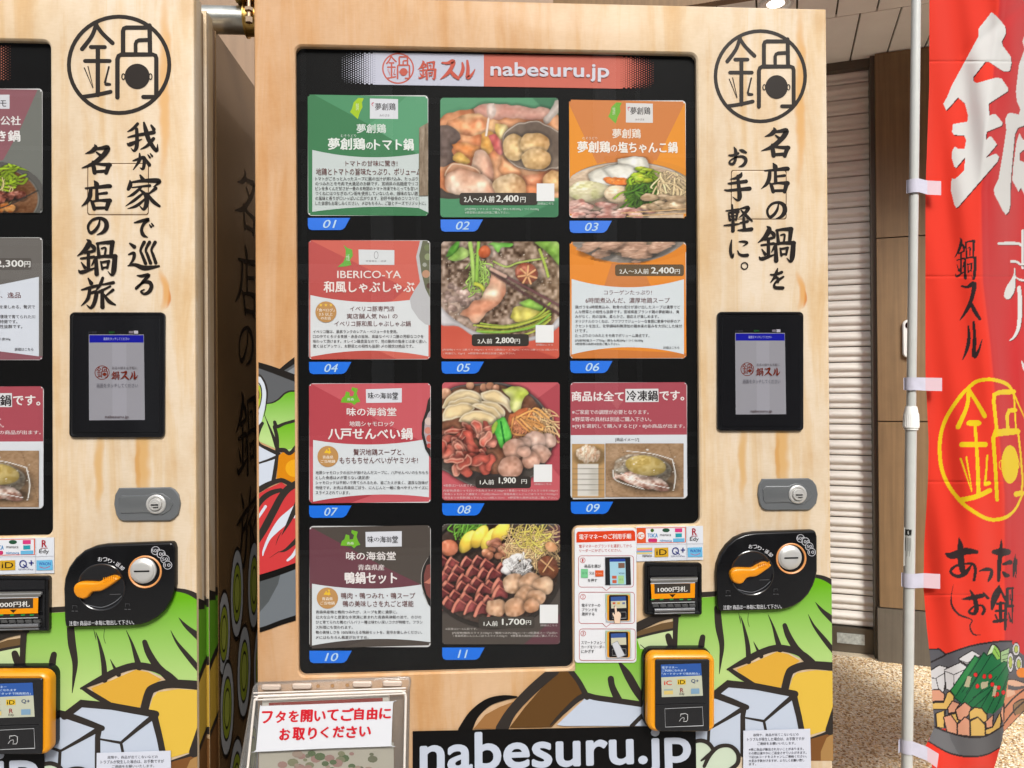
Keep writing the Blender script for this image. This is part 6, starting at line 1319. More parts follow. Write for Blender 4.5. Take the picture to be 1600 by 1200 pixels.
for x in (397, 634):                        # side walls back to the plate
    A1, B1 = pl(x, 1092, -DQ), pl(x - (16 if x < 500 else 3), 1245, -DQ)
    q.add([(A1[0], -0.0145, A1[1]), (A1[0], -DQ, A1[1]), (B1[0], -DQ, B1[1]), (B1[0], -0.0145, B1[1])], [(0, 1, 2, 3)])
q.build('holder_lid', [MILK], LH, smooth=0)
lp_ = thing('leaflet', 'printed leaflet with a red band standing inside the clear box', 'leaflet', (hb0[0], -0.02, 0.3))
q = Solid(front(0)); q.plate([pl(a, b_, -0.022) for a, b_ in [(410, 1093), (608, 1086), (611, 1250), (404, 1258)]], [(0, 0.0155), (0, 0.022)], back=False); q.build('paper_stack', [mat('leaflet_paper', (0.72, 0.68, 0.61), 0.5)], lp_, smooth=0)
p = Print(lambda a, b_: pl(a, b_, -0.0222), front(0), 0.0222)
p.poly([(420, 1098), (598, 1090), (598, 1096), (420, 1104)], (196, 70, 60)); p.text('nabesuru.jp', 428, 1100, 478, 1103.5, (230, 180, 170)); p.ring(512, 1246, 88, 70, 1.0, (110, 106, 90)); p.poly([(405, 1168), (615, 1160), (616, 1260), (404, 1262)], (246, 240, 222))
rn = random.Random(5)
for k in range(80): x = 420 + rn.random() * 180; y = 1172 + rn.random() * 70 + abs(x - 510) * .08; r_ = rn.uniform(3, 9); p.poly(circ(x, y, r_, r_ * .7, 9), [(110, 140, 84), (170, 172, 130), (216, 190, 170), (216, 170, 160), (140, 144, 110)][rn.randrange(5)] if x < 585 else (196, 182, 150))
p.build('leaflet_print', PAPER, lp_)
sg = thing('paper_sign', 'white card with two rows of bold red lettering on the clear box', 'sign', (hb0[0], -0.034, 0.3))
q = Solid(front(0)); q.plate([pl(a, b_, -0.034) for a, b_ in catmull([(408, 1103.5), (520, 1099.5), (612.5, 1096), (614, 1098), (612.5, 1130), (611.5, 1164), (610, 1166), (510, 1169.5), (401, 1174.8), (400, 1172), (403, 1140), (406, 1105), (408, 1103.5)], 3)[:-1]], [(0, 0.0330), (0, 0.0340)], back=False); q.build('sign_card', [mat('sign_card_white', alb((244, 246, 252))[:3], 0.4)], sg, smooth=0)
p = Print(lambda a, b_: pl(a, b_, -0.0341), front(0), 0.0341)
ws = V(380, 1050, 5.714, [(170, 330), (1315, 318), (1310, 405), (175, 470)])
chs = [('フ', 172, 352, 262, 456), ('タ', 292, 350, 378, 452), ('を', 408, 346, 494, 444), ('開', 514, 338, 620, 444), ('い', 640, 348, 732, 436), ('て', 756, 336, 850, 432), ('ご', 876, 322, 988, 432), ('自', 992, 322, 1076, 424), ('由', 1106, 318, 1196, 422), ('に', 1218, 322, 1316, 414),
       ('お', 326, 504, 418, 604), ('取', 444, 494, 548, 604), ('り', 584, 494, 654, 594), ('く', 694, 490, 762, 584), ('だ', 804, 484, 904, 580), ('さ', 926, 484, 1014, 582), ('い', 1042, 484, 1136, 570)]
for ch, a, b_, c_, e_ in chs: p.text(ch, 380 + a / 5.714, 1050 + b_ / 5.714, 380 + c_ / 5.714, 1050 + e_ / 5.714, (226, 34, 50), bold=.085, res=4, ang=-.02, shear=.08)
p.build('sign_lettering', PAPER, sg)

# ------------------------------------------------------------------ galvanised pipe on top of the machines
zt = pl(330, 52)[1]
cyp = 0.165; r0 = ray(330, 10); r1 = ray(330, 52); t0 = (CD + cyp) / r0[1]; zc = H + (r0[2] + r1[2]) / 2 * t0; rp = (r0[2] - r1[2]) * t0 / 2
PP = thing('scaffold_pipe', 'horizontal galvanised pipe on top of the two machines, seen through their gap', 'pipe', (-0.4, cyp, zc))
q = Solid(front(0)); q.tube((-1.5, cyp, zc), (0.62, cyp, zc), rp, n=40); q.build('pipe_tube', [PIPE], PP, smooth=0.9)
CLP = thing('pipe_clamp', 'yellow plated clamp with a bolt round the pipe, beside the middle machine', 'clamp', (-0.385, cyp, zc))
q = Solid(front(0))
cxm = pl(389, 30, cyp)[0]


def ringx(q, x, w_, r_in, r_out, m=0):
    n = 36; v = []
    for xx, rr_ in ((x - w_, r_in), (x - w_, r_out), (x + w_, r_out), (x + w_, r_in)):
        v += [(xx, cyp + rr_ * math.cos(2 * math.pi * k / n), zc + rr_ * math.sin(2 * math.pi * k / n)) for k in range(n)]
    q.add(v, [(a * n + k, a * n + (k + 1) % n, ((a + 1) % 4) * n + (k + 1) % n, ((a + 1) % 4) * n + k) for a in range(4) for k in range(n)], m)


ringx(q, cxm + .014, 0.019, rp, rp + .0035); ringx(q, cxm - .004, 0.0012, rp, rp + .007); q.build('clamp_band', [BRASS], CLP, smooth=0.7)
q = Solid(front(0)); bx_ = pl(389, 20, cyp - rp - .012)[0]; yb_ = cyp - rp - .012
q.tube((bx_, yb_, zc + .036), (bx_, yb_, zc - .018), 0.0036, n=12); q.tube((bx_, yb_, zc - .012), (bx_, yb_, zc - .022), 0.0072, n=6); q.tube((bx_, yb_, zc + .006), (bx_, yb_, zc + .000), 0.0085, n=6); q.build('clamp_bolt', [mat('pink_brass_bolt', (0.55, 0.38, 0.24), 0.25, metal=0.9)], CLP)
q = Solid(front(0)); q.box(bx_ - .028, bx_ + .02, yb_ - .004, cyp, zc + .026, zc + .029); q.box(bx_ - .034, bx_ - .010, yb_ - .006, cyp, zc + .034, zc + .037); q.build('clamp_plate', [BRASS], CLP, smooth=0)

# ------------------------------------------------------------------ ground
A0 = np.array([1.566, 1.841]); NV = np.array([.923, -.385]); NV /= np.linalg.norm(NV); MV = np.array([-NV[1], NV[0]])     # wall line: along, and into the building


def wf(u, m, z): p_ = A0 + NV * u + MV * m; return (p_[0], p_[1], z)


def wbox(q, u0, u1, m0, m1, z0, z1, mi=0):
    v = [wf(u, m, z) for u in (u0, u1) for m in (m0, m1) for z in (z0, z1)]
    q.add(v, [(0, 1, 3, 2), (4, 6, 7, 5), (0, 4, 5, 1), (2, 3, 7, 6), (0, 2, 6, 4), (1, 5, 7, 3)], mi)


CONC = mat('pavement_concrete', (0.34, 0.33, 0.31), 0.85, bump=0.3, bscale=60, var=0.12, vscale=3)
ASPH = mat('road_asphalt', (0.055, 0.055, 0.056), 0.9, bump=0.5, bscale=120, var=0.15, vscale=2)
gm = mk('ground', [(-90, -90, -0.02), (90, -90, -0.02), (90, 90, -0.02), (-90, 90, -0.02)], [(0, 1, 2, 3)], CONC); tag(gm, kind='structure')
MORT = mat('pebble_mortar', (0.60, 0.51, 0.37), 0.9, bump=0.6, bscale=260, var=0.2, vscale=90)
q = Solid(front(0)); wbox(q, -4.6, 3.0, -2.4, 0.6, -0.018, -0.003); fl = q.build('pavement', [MORT], None, smooth=0); tag(fl, kind='structure')
# washed pebbles where the paving can be seen, as real stones
rg = np.random.default_rng(3); NP = 60000
uu = rg.uniform(-0.55, 1.15, NP); mm = -rg.random(NP) ** 1.2 * 1.45 + 0.0
ico = bmesh.new(); bmesh.ops.create_icosphere(ico, subdivisions=1, radius=1); iv = np.array([v.co[:] for v in ico.verts]); it = np.array([[v.index for v in f.verts] for f in ico.faces]); ico.free()
sz = rg.uniform(0.0028, 0.0062, NP); an = rg.uniform(0, 6.28, NP); as_ = rg.uniform(0.55, 1.0, NP); hz_ = rg.uniform(0.35, 0.6, NP)
ctr = np.array([A0 + NV * a + MV * b_ for a, b_ in zip(uu, mm)])
X = iv[None, :, 0] * sz[:, None]; Y = iv[None, :, 1] * (sz * as_)[:, None]; Z = iv[None, :, 2] * (sz * hz_)[:, None]
vx = ctr[:, 0][:, None] + X * np.cos(an)[:, None] - Y * np.sin(an)[:, None]; vy = ctr[:, 1][:, None] + X * np.sin(an)[:, None] + Y * np.cos(an)[:, None]; vz = Z - 0.003
allv = np.stack([vx, vy, vz], 2).reshape(-1, 3); allf = (it[None] + (np.arange(NP) * len(iv))[:, None, None]).reshape(-1, 3)
me = bpy.data.meshes.new('pebbles'); me.vertices.add(len(allv)); me.vertices.foreach_set('co', allv.ravel()); me.loops.add(allf.size); me.loops.foreach_set('vertex_index', allf.ravel()); me.polygons.add(len(allf)); me.polygons.foreach_set('loop_start', np.arange(len(allf)) * 3)
pal = np.array([lin(c)for c in ((206, 180, 138), (226, 206, 170), (176, 148, 108), (236, 226, 204), (150, 120, 84), (214, 190, 150), (192, 160, 116), (222, 214, 196))]) * 0.95
pc_ = pal[rg.integers(0, len(pal), NP)] * rg.uniform(.9, 1.2, NP)[:, None]; ca = me.color_attributes.new('Col', 'FLOAT_COLOR', 'POINT'); full = np.ones((NP, len(iv), 4)); full[..., :3] = pc_[:, None]; ca.data.foreach_set('color', full.ravel().astype(np.float32))
me.polygons.foreach_set('use_smooth', [True] * len(me.polygons)); me.update(); me.validate(); me.materials.append(ink('pebble_stone', 0.6)); pb = bpy.data.objects.new('pebbles', me); COL.objects.link(pb); tag(pb, 'pale washed pebbles set in the paving by the shutter', 'pebbles', kind='stuff')
# street beyond the photographer
q = Solid(front(0)); q.box(-40, 40, -9.5, -4.2, -0.018, -0.012); rd = q.build('road', [ASPH], None, smooth=0); tag(rd, kind='structure')
q = Solid(front(0)); q.box(-40, 40, -4.2, -4.05, -0.018, 0.0); kb = q.build('kerb', [CONC], None, smooth=0); tag(kb, kind='structure')

# ------------------------------------------------------------------ shop wall: shutter and pillar
BRW = mat('brown_pillar_panel', alb((158, 126, 88))[:3], 0.5, bump=0.15, bscale=40, var=0.08, vscale=8)


def grain(m, sc=(60, 60, 3), k=.10):       # vertical grain
    t = m.node_tree; b = t.nodes['Principled BSDF']; tc = [n for n in t.nodes if n.type == 'TEX_COORD'][0]
    mp = t.nodes.new('ShaderNodeMapping'); mp.inputs['Scale'].default_value = sc; n = t.nodes.new('ShaderNodeTexNoise'); n.inputs['Scale'].default_value = 1; n.inputs['Detail'].default_value = 5
    r = t.nodes.new('ShaderNodeMapRange'); r.inputs['From Min'].default_value = .3; r.inputs['From Max'].default_value = .7; r.inputs['To Min'].default_value = 1 - k; r.inputs['To Max'].default_value = 1 + k
    hv = t.nodes.new('ShaderNodeHueSaturation'); src = b.inputs['Base Color'].links
    if src: t.links.new(src[0].from_socket, hv.inputs['Color'])
    else: hv.inputs['Color'].default_value = b.inputs['Base Color'].default_value
    t.links.new(tc.outputs['Object'], mp.inputs[0]); t.links.new(mp.outputs[0], n.inputs['Vector']); t.links.new(n.outputs['Fac'], r.inputs['Value']); t.links.new(r.outputs[0], hv.inputs['Value']); t.links.new(hv.outputs[0], b.inputs['Base Color'])


grain(BRW, (90, 90, 2.5), .16)
PLI = mat('dark_plinth', alb((120, 110, 96))[:3], 0.55, var=0.1, vscale=10); grain(PLI, (70, 70, 3), .12)
WALLM = mat('dark_wall', (0.16, 0.12, 0.085), 0.7, var=0.1)
CH = 2.54
SW = thing('shop_wall', 'brown panelled shop wall with a dark plinth beside the shutter', 'wall', wf(1.2, 0.06, 0))
q = Solid(front(0)); wbox(q, 0.19, 2.9, 0.004, 0.20, 0, CH + .1); q.build('wall_core', [WALLM], SW, smooth=0)
ED = [0.176, 0.98, 1.78, 2.9]
for a, b_ in zip(ED[:-1], ED[1:]):
    for z0, z1 in ((0.224, 0.996), (1.001, 1.761), (1.766, CH - .004)):
        q = Solid(front(0)); wbox(q, a + .001, b_ - .002, -0.024, 0.003, z0, z1); q.build('wall_panel', [BRW], SW, smooth=0)
    q = Solid(front(0)); wbox(q, a - .008, b_ - .002, -0.034, 0.003, -0.002, 0.219); q.build('plinth_board', [PLI], SW, smooth=0)
q = Solid(front(0)); wbox(q, -2.6, -1.05, 0.0, 0.2, 0, CH + .1); q.build('wall_core', [WALLM], SW, smooth=0)
GS = mat('shutter_rail_metal', (0.10, 0.085, 0.065), 0.5, metal=0.3)
SH = thing('roller_shutter', 'closed cream metal roller shutter right behind the middle vending machine', 'shutter', wf(-0.4, 0.08, 0))
SLM = mat('cream_shutter_enamel', (0.80, 0.77, 0.71), 0.6, spec=0.1, bump=0.08, bscale=25, var=0.05, vscale=5)
u0_, u1_ = -1.04, 0.163


def slat():
    # curved profile, two crowns per slat
    prof = [(0.0, 0.016), (0.0015, 0.006), (0.003, 0.003), (0.008, 0.002), (0.013, 0.0015), (0.019, 0.007), (0.024, 0.009), (0.027, 0.006), (0.031, 0.0), (0.040, -0.0035), (0.046, -0.003), (0.050, 0.003), (0.056, 0.006), (0.060, 0.0065), (0.0645, 0.0075)]
    v, f = [], []
    for u in (u0_, u1_): v += [wf(u, 0.065 + d_, z) for z, d_ in prof]
    n = len(prof); f = [(k, k + 1, n + k + 1, n + k) for k in range(n - 1)]; return v, f


v, f = slat(); zc0 = 0.108; nsl = 36; pit = 0.0672
s0 = mk('slat', [(a, b_, c_ + zc0) for a, b_, c_ in v], f, [SLM], SH, smooth=True)
for k in range(1, nsl):
    c = s0.copy(); COL.objects.link(c); c.parent = SH; c.location = (0, 0, k * pit)
q = Solid(front(0)); wbox(q, u0_, u1_, 0.050, 0.095, -0.002, 0.104); bb = q.build('bottom_bar', [mat('shutter_bar_metal', (0.16, 0.14, 0.11), 0.4, metal=0.6)], SH, smooth=0)
q = Solid(front(0)); wbox(q, 0.015, 0.125, 0.046, 0.0502, 0.036, 0.080); q.build('clear_label', [mat('label_film', (0.42, 0.45, 0.42), 0.2, coat=0.5, var=0.3, vscale=60)], bb, smooth=0)
q = Solid(front(0)); wbox(q, u0_, u1_, 0.100, 0.118, 0.0, CH); q.build('shutter_back', [mat('dark_shutter_back', (0.05, 0.045, 0.04), 0.8)], SH, smooth=0)  # dark box added behind the slats to block the sky in their gaps
q = Solid(front(0)); wbox(q, 0.160, 0.188, 0.0, 0.12, -0.002, CH); q.build('guide_rail', [GS], SH, smooth=0)
q = Solid(front(0)); wbox(q, u0_, u1_ + .02, 0.02, 0.12, CH - 0.035, CH + .02); q.build('shutter_head', [GS], SH, smooth=0)
# white sensor on the wall
d_ = ray(1411, 527); PT = None
BX = thing('wall_sensor', 'small white rounded box on the brown wall, half behind the flag pole', 'sensor', wf(0.29, -0.03, 1.35))
q = Solid(lambda a, b_, dd: wf(a, -0.024 - dd, b_)); q.plate(rrect(0.270, 1.262, 0.318, 1.418, 0.02), [(0, 0.0), (0, 0.014), (0.003, 0.018)]); q.build('sensor_case', [mat('white_plastic', (0.72, 0.72, 0.70), 0.35)], BX)
q = Solid(lambda a, b_, dd: wf(a, -0.024 - dd, b_)); q.plate(circ(0.294, 1.395, 0.015, 0.015, 20), [(0, 0.017), (0, 0.0195)]); q.plate(circ(0.294, 1.285, 0.010, 0.010, 20), [(0, 0.017), (0, 0.0195)]); q.build('sensor_window', [GLOSS], BX)

# board wall behind the machines (seen through the gap)
BW = thing('board_wall', 'tan board partition behind the two machines, seen above the pipe gap', 'partition', (-1.0, 1.0, 0))
TAN = mat('tan_board', alb((170, 138, 108))[:3], 0.6, var=0.08, vscale=5); grain(TAN, (50, 50, 2), .10)
for k in range(8):
    x = -2.6 + k * 0.36; q = Solid(front(0)); q.box(x + .0015, x + .3585, 1.0, 1.02, 0, 3.4); q.build('board', [TAN], BW, smooth=0)

# ------------------------------------------------------------------ eave ceiling of long boards
CL = thing('eave_ceiling', 'pale board ceiling of the eave above the shutter', 'ceiling', wf(-0.2, -1.0, CH))
CM = mat('ceiling_board_paint', (0.86, 0.84, 0.79), 0.6, var=0.05, vscale=3, bump=0.04, bscale=30); CG = mat('ceiling_groove', (0.10, 0.085, 0.06), 0.8)
NROW = 2; first = None; PW = 0.140; RL = 0.345
for r_ in range(NROW):
    m1 = -0.075 - r_ * RL if r_ else 0.05; m0 = -0.075 - (r_ + 1) * RL + .002
    off = (0.0 if r_ % 2 else 0.085)
    for k in range(-15, 11):
        u = k * PW + off; q = Solid(front(0)); wbox(q, u + .0035, u + PW - .0035, m0 + .0015, m1 - .0015, CH, CH + .012)
        if r_ <= 1 and first is None or True: q.build('ceiling_board', [CM], CL, smooth=0)
q = Solid(front(0)); wbox(q, -2.2, 1.7, -0.075 - NROW * RL - .02, 0.2, CH + .0125, CH + .20); q.build('ceiling_backing', [CG], CL, smooth=0)
q = Solid(front(0)); wbox(q, -2.2, 1.7, -0.075 - NROW * RL - .06, -0.075 - NROW * RL - .02, CH - .06, CH + .24); q.build('fascia', [BRW], CL, smooth=0)
dl = ray(1212, 6); t = (CH - H) / dl[2]; lx, ly = dl[0] * t, -CD + dl[1] * t
DL = thing('downlight', 'round downlight glowing in the ceiling above the middle machine', 'lamp', (lx, ly, CH))
tf = lambda a, b_, dd: (a, b_, CH - dd)
q = Solid(tf); q.disc(lx, ly, [(0.062, -0.001), (0.062, 0.004), (0.052, 0.006), (0.046, 0.002), (0.042, -0.012)], n=32, cap=False); q.build('lamp_ring', [mat('white_metal', (0.7, 0.7, 0.68), 0.4)], DL)
q = Solid(tf); q.disc(lx, ly, [(0.043, -0.010), (0.030, 0.001)], n=24); q.build('lamp_lens', [mat('lit_lens', (0.9, 0.88, 0.8), 0.4, emit=(1.0, 0.93, 0.80, 5.0))], DL)

# ------------------------------------------------------------------ building across the street (what the glass reflects)
BC = thing('street_building', 'grey building across the street, known only from its reflections', 'building', (0, -13, 0))
FACD = mat('grey_facade', (0.10, 0.10, 0.095), 0.8, var=0.2, vscale=.8); WD = mat('dark_window_glass', (0.02, 0.022, 0.025), 0.1)
q = Solid(front(0)); q.box(-26, 26, -19, -11.5, -0.01, 7.6); q.build('facade', [FACD], BC, smooth=0)
rn = random.Random(9)
for k in range(13):
    for j, (z0, z1) in enumerate(((0.3, 2.6), (3.5, 5.1), (5.9, 7.1))):
        x = -23 + k * 3.7; q = Solid(front(0)); q.box(x, x + (2.6 if j == 0 else 1.9), -11.5, -11.44, z0, z1); fw = q.build('window_frame', [mat('pale_window_frame', (0.30, 0.30, 0.29), 0.5)], BC, smooth=0)
        q = Solid(front(0)); q.box(x + .08, x + (2.52 if j == 0 else 1.82), -11.44, -11.42, z0 + .08, z1 - .08); q.build('pane', [WD], fw, smooth=0)
for k in range(14):
    x = -23.5 + k * 3.7; q = Solid(front(0)); q.box(x - .22, x + .12, -11.5, -11.2, 0, 7.6); q.build('pilaster', [mat('pale_pilaster', (0.80, 0.80, 0.78), 0.7)], BC, smooth=0)  # pale uprights added so the show window reflects light streaks
q = Solid(front(0)); q.box(-26, 26, -11.5, -11.1, 2.9, 3.15); q.build('band_course', [MT['pale_pilaster']], BC, smooth=0)
for k, (x, y) in enumerate(((-5.2, -9.8), (6.4, -9.8))):
    up = thing('utility_pole', ('grey utility pole across the street, left one', 'grey utility pole across the street, right one')[k], 'pole', (x, y, 0), 'utility poles across the street')
    q = Solid(front(0)); q.tube((x, y, -0.01), (x, y, 9.5), 0.17, r2=0.11); q.box(x - .9, x + .9, y - .05, y + .05, 8.6, 8.72); q.build('pole_shaft', [CONC], up)
for k in range(4):
    wv = []; n = 24
    pts_ = [(-30 + 60 * i / n, -9.8 + .25 * k, 8.5 - .5 * k - 1.1 * (1 - (2 * i / n - 1) ** 2)) for i in range(n + 1)]
    q = Solid(front(0))
    for a, b_ in zip(pts_[:-1], pts_[1:]): q.tube(a, b_, 0.02, n=6)
    wo = q.build('overhead_cable', [BLACK], None); tag(wo, 'black overhead cable across the street, number %d from the top' % (k + 1) if 0 else ['highest', 'second highest', 'third highest', 'lowest'][k] + ' black overhead cable across the street', 'cable', 'overhead cables')
# ------------------------------------------------------------------ banner flag
YF = 0.35
FG = thing('banner_flag', 'red vertical banner on a white pole at the right edge of the photo', 'banner', (pl(1417, 1200, YF)[0], YF, 0))


def interp(tab, y): return np.interp(y, [t[0] for t in tab], [t[1] for t in tab])


FOLD = [(-260, 1572), (0, 1562), (130, 1551), (300, 1533), (440, 1536), (541, 1548), (597, 1553), (684, 1562), (775, 1570), (1000, 1570), (1260, 1566)]
LEFT = [(-260, 1455), (0, 1452), (130, 1452), (300, 1446), (580, 1446), (690, 1451), (750, 1450), (850, 1444), (920, 1443), (980, 1448), (1035, 1454), (1097, 1457), (1136, 1460), (1156, 1451), (1172, 1443), (1190, 1455), (1260, 1466)]
FX, NCOL = 1606.0, 168
pys = np.concatenate([np.linspace(-240, -12, 30), np.arange(-8, 1212, 1.0)])
ss = np.concatenate([np.linspace(0, 1, NCOL), 1 + np.linspace(.03, .9, 24)])
PY, SS = np.meshgrid(pys, ss, indexing='ij'); XLf = interp(LEFT, PY); PX = np.where(SS <= 1, XLf + (FX - XLf) * SS, FX + (SS - 1) * 18)
XF = interp(FOLD, PY); over = PX - XF
soft = np.where(over > -6, np.maximum(over + 6, 0) ** 2 / 24, 0); soft = np.where(over > 6, over, soft)
dep = (np.maximum(SS - 1, 0) * 0.44 + 0.012 * np.sin((PX - 1450) / 26 + PY / 400) + 0.009 * np.sin(PY / 75 + PX / 30) + 0.004 * np.sin(PX / 9 - PY / 60) + soft * 0.00185 + 0.014 * np.sin(PX / 15 + PY / 130) * (over > 10) * np.clip((over - 10) / 30, 0, 1)
       + 0.05 * np.clip((PY - 1060) / 150, 0, 1) ** 2 * np.sin((PX - 1440) / 40 - 1) + 0.0016 * np.exp(-((PY - 432) / 1.6) ** 2) + 0.0016 * np.exp(-((PY - 753) / 1.6) ** 2) + 0.0016 * np.exp(-((PY - 96) / 1.6) ** 2) + 0.0016 * np.exp(-((PY - 930) / 1.6) ** 2)
       + 0.006 * np.exp(-((PX - 1560 + (PY - 40) * 1.2) / 14) ** 2) * np.clip((110 - PY) / 110, 0, 1))
DX_ = R_[None, None] * ((PX - 800) / F)[..., None] + U_[None, None] * ((600 - PY) / F)[..., None] + F_[None, None]
Tt = (CD + YF + dep) / DX_[..., 1]; WP = DX_ * Tt[..., None] + np.array([0, -CD, H])
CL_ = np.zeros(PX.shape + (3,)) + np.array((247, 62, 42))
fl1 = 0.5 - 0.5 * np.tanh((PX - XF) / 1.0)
CL_ = CL_ * fl1[..., None] + np.array((214, 44, 46)) * (1 - fl1[..., None])     # shade beyond the fold, painted into the cloth colour as a deeper red


def fpoly(pts, col):
    P_ = np.array([p_[:2] for p_ in pts]); lo, hi = P_.min(0) - 1, P_.max(0) + 1
    m = (PX > lo[0]) & (PX < hi[0]) & (PY > lo[1]) & (PY < hi[1])
    x, y = PX[m], PY[m]; ins = np.zeros(len(x), bool)
    for i in range(len(P_)):
        a, b_ = P_[i - 1], P_[i]
        if a[1] == b_[1]: continue
        c = ((a[1] > y) != (b_[1] > y)) & (x < (b_[0] - a[0]) * (y - a[1]) / (b_[1] - a[1]) + a[0]); ins ^= c
    idx = np.argwhere(m)[ins]; CL_[idx[:, 0], idx[:, 1]] = np.array(col)


def frib(pts, col, smooth=True):
    for f_ in ribbon2d(pts, smooth): fpoly(f_, col)


def fbrush(name, x0, y0, x1, y1, col):
    st_, (a0, b0, a1, b1) = BR[name]; sx_, sy_ = (x1 - x0) / (a1 - a0), (y1 - y0) / (b1 - b0); k = math.sqrt(sx_ * sy_) * 1.1
    for s_ in st_: frib([(x0 + (p_[0] - a0) * sx_, y0 + (p_[1] - b0) * sy_, p_[2] * k) for p_ in s_], col)


INK2 = (48, 36, 38); WH = (232, 232, 230); YE = (248, 214, 22)
big = [(345, 60), (375, 85), (412, 130), (416, 165), (395, 205), (400, 225), (440, 280), (443, 310), (435, 350), (405, 352), (385, 340), (330, 303), (315, 303), (255, 380), (255, 400), (270, 410), (370, 382), (395, 388), (427, 435), (425, 450), (335, 508), (330, 515), (335, 570), (350, 562), (365, 562), (400, 605), (395, 620), (320, 650), (318, 690), (335, 672), (345, 675), (372, 712), (315, 780), (365, 757), (382, 772), (375, 795), (180, 1020), (170, 1025), (160, 1005), (145, 940), (148, 880), (165, 882), (180, 870), (210, 840), (215, 775), (170, 828), (160, 820), (148, 775), (152, 740), (165, 722), (180, 735), (212, 735), (220, 690), (210, 668), (160, 665), (150, 650), (155, 612), (225, 600), (230, 570), (220, 535), (213, 510), (180, 480), (122, 545), (107, 512), (125, 480), (150, 420), (280, 180), (282, 140)]
big2 = [(560, 150), (505, 180), (497, 205), (508, 240), (480, 320), (465, 450), (470, 500), (487, 540), (480, 565), (440, 556), (425, 560), (412, 590), (418, 640), (400, 760), (380, 880), (357, 930), (358, 955), (400, 1040), (415, 1058), (430, 1045), (437, 1010), (440, 880), (460, 660), (475, 630), (560, 600)]
big3 = [(482, 656), (468, 700), (452, 820), (447, 890), (478, 945), (490, 925), (520, 990), (560, 1000), (560, 830), (505, 800), (483, 790), (484, 755), (500, 740), (560, 740), (560, 690), (500, 690)]
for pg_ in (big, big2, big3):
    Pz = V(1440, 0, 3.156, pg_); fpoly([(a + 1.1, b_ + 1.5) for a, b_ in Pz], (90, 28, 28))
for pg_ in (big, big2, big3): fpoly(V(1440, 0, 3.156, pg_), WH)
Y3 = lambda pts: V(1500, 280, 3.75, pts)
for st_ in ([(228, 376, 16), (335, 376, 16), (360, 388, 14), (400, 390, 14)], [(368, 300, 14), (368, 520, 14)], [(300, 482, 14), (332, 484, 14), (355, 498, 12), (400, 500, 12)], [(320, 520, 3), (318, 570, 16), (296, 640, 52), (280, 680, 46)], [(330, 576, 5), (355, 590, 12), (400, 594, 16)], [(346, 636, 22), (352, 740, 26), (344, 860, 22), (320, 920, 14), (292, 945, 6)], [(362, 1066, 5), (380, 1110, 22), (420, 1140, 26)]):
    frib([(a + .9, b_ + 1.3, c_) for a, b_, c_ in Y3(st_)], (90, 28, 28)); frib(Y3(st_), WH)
fbrush('鍋', 1491.5, 371, 1525, 437, INK2); fbrush('ス', 1499.5, 440, 1531, 501, INK2); fbrush('ル', 1503.5, 502, 1534.5, 563, INK2)
L4 = lambda pts: V(1460, 580, 4.615, pts)
frib(L4([(245, 120, 26), (300, 76, 26), (370, 60, 26), (440, 64, 26), (520, 92, 26), (560, 140, 18), (620, 270, 10), (680, 400, 10)]), YE); frib(L4([(700, 800, 10), (636, 890, 14), (590, 985, 18), (530, 1045, 24), (450, 1070, 27), (370, 1060, 27), (250, 990, 27), (180, 928, 27), (100, 820, 27), (52, 700, 27), (38, 560, 27), (52, 430, 27), (100, 310, 27), (180, 190, 27), (245, 120, 26)]), YE)
for st_ in ([(246, 130, 28), (236, 250, 28), (170, 402, 34)], [(244, 128, 28), (310, 230, 28), (362, 322, 34)], [(250, 374, 38), (320, 374, 38)], [(293, 388, 22), (310, 640, 26), (318, 880, 30)], [(198, 530, 38), (366, 528, 38)], [(190, 632, 15), (268, 866, 6)], [(230, 620, 14), (272, 866, 6)], [(381, 608, 14), (374, 720, 14), (366, 800, 18)], [(372, 812, 36), (396, 806, 26)], [(184, 930, 36), (300, 905, 36), (400, 860, 34)],
            [(450, 430, 24), (428, 220, 26), (432, 170, 28), (470, 152, 34), (572, 148, 34)], [(572, 150, 12), (588, 420, 12)], [(530, 430, 24), (524, 320, 24), (540, 284, 28), (580, 280, 34)], [(452, 928, 26), (440, 700, 26), (424, 480, 28), (440, 444, 36), (600, 434, 40)], [(604, 440, 14), (622, 600, 14), (636, 780, 14), (630, 870, 14)], [(628, 878, 34), (592, 886, 40)]): frib(L4(st_), YE, smooth=len(st_) <= 3)
fpoly(L4(circ(545, 672, 62, 138, 36)), YE); frib([q_ + (1.3,) for q_ in L4([(484, 640), (470, 655), (468, 690), (486, 712)])], YE); frib([q_ + (1.0,) for q_ in L4([(602, 630), (612, 660), (610, 690), (602, 706)])], YE)
W5 = lambda pts: V(1470, 820, 6.315, pts)
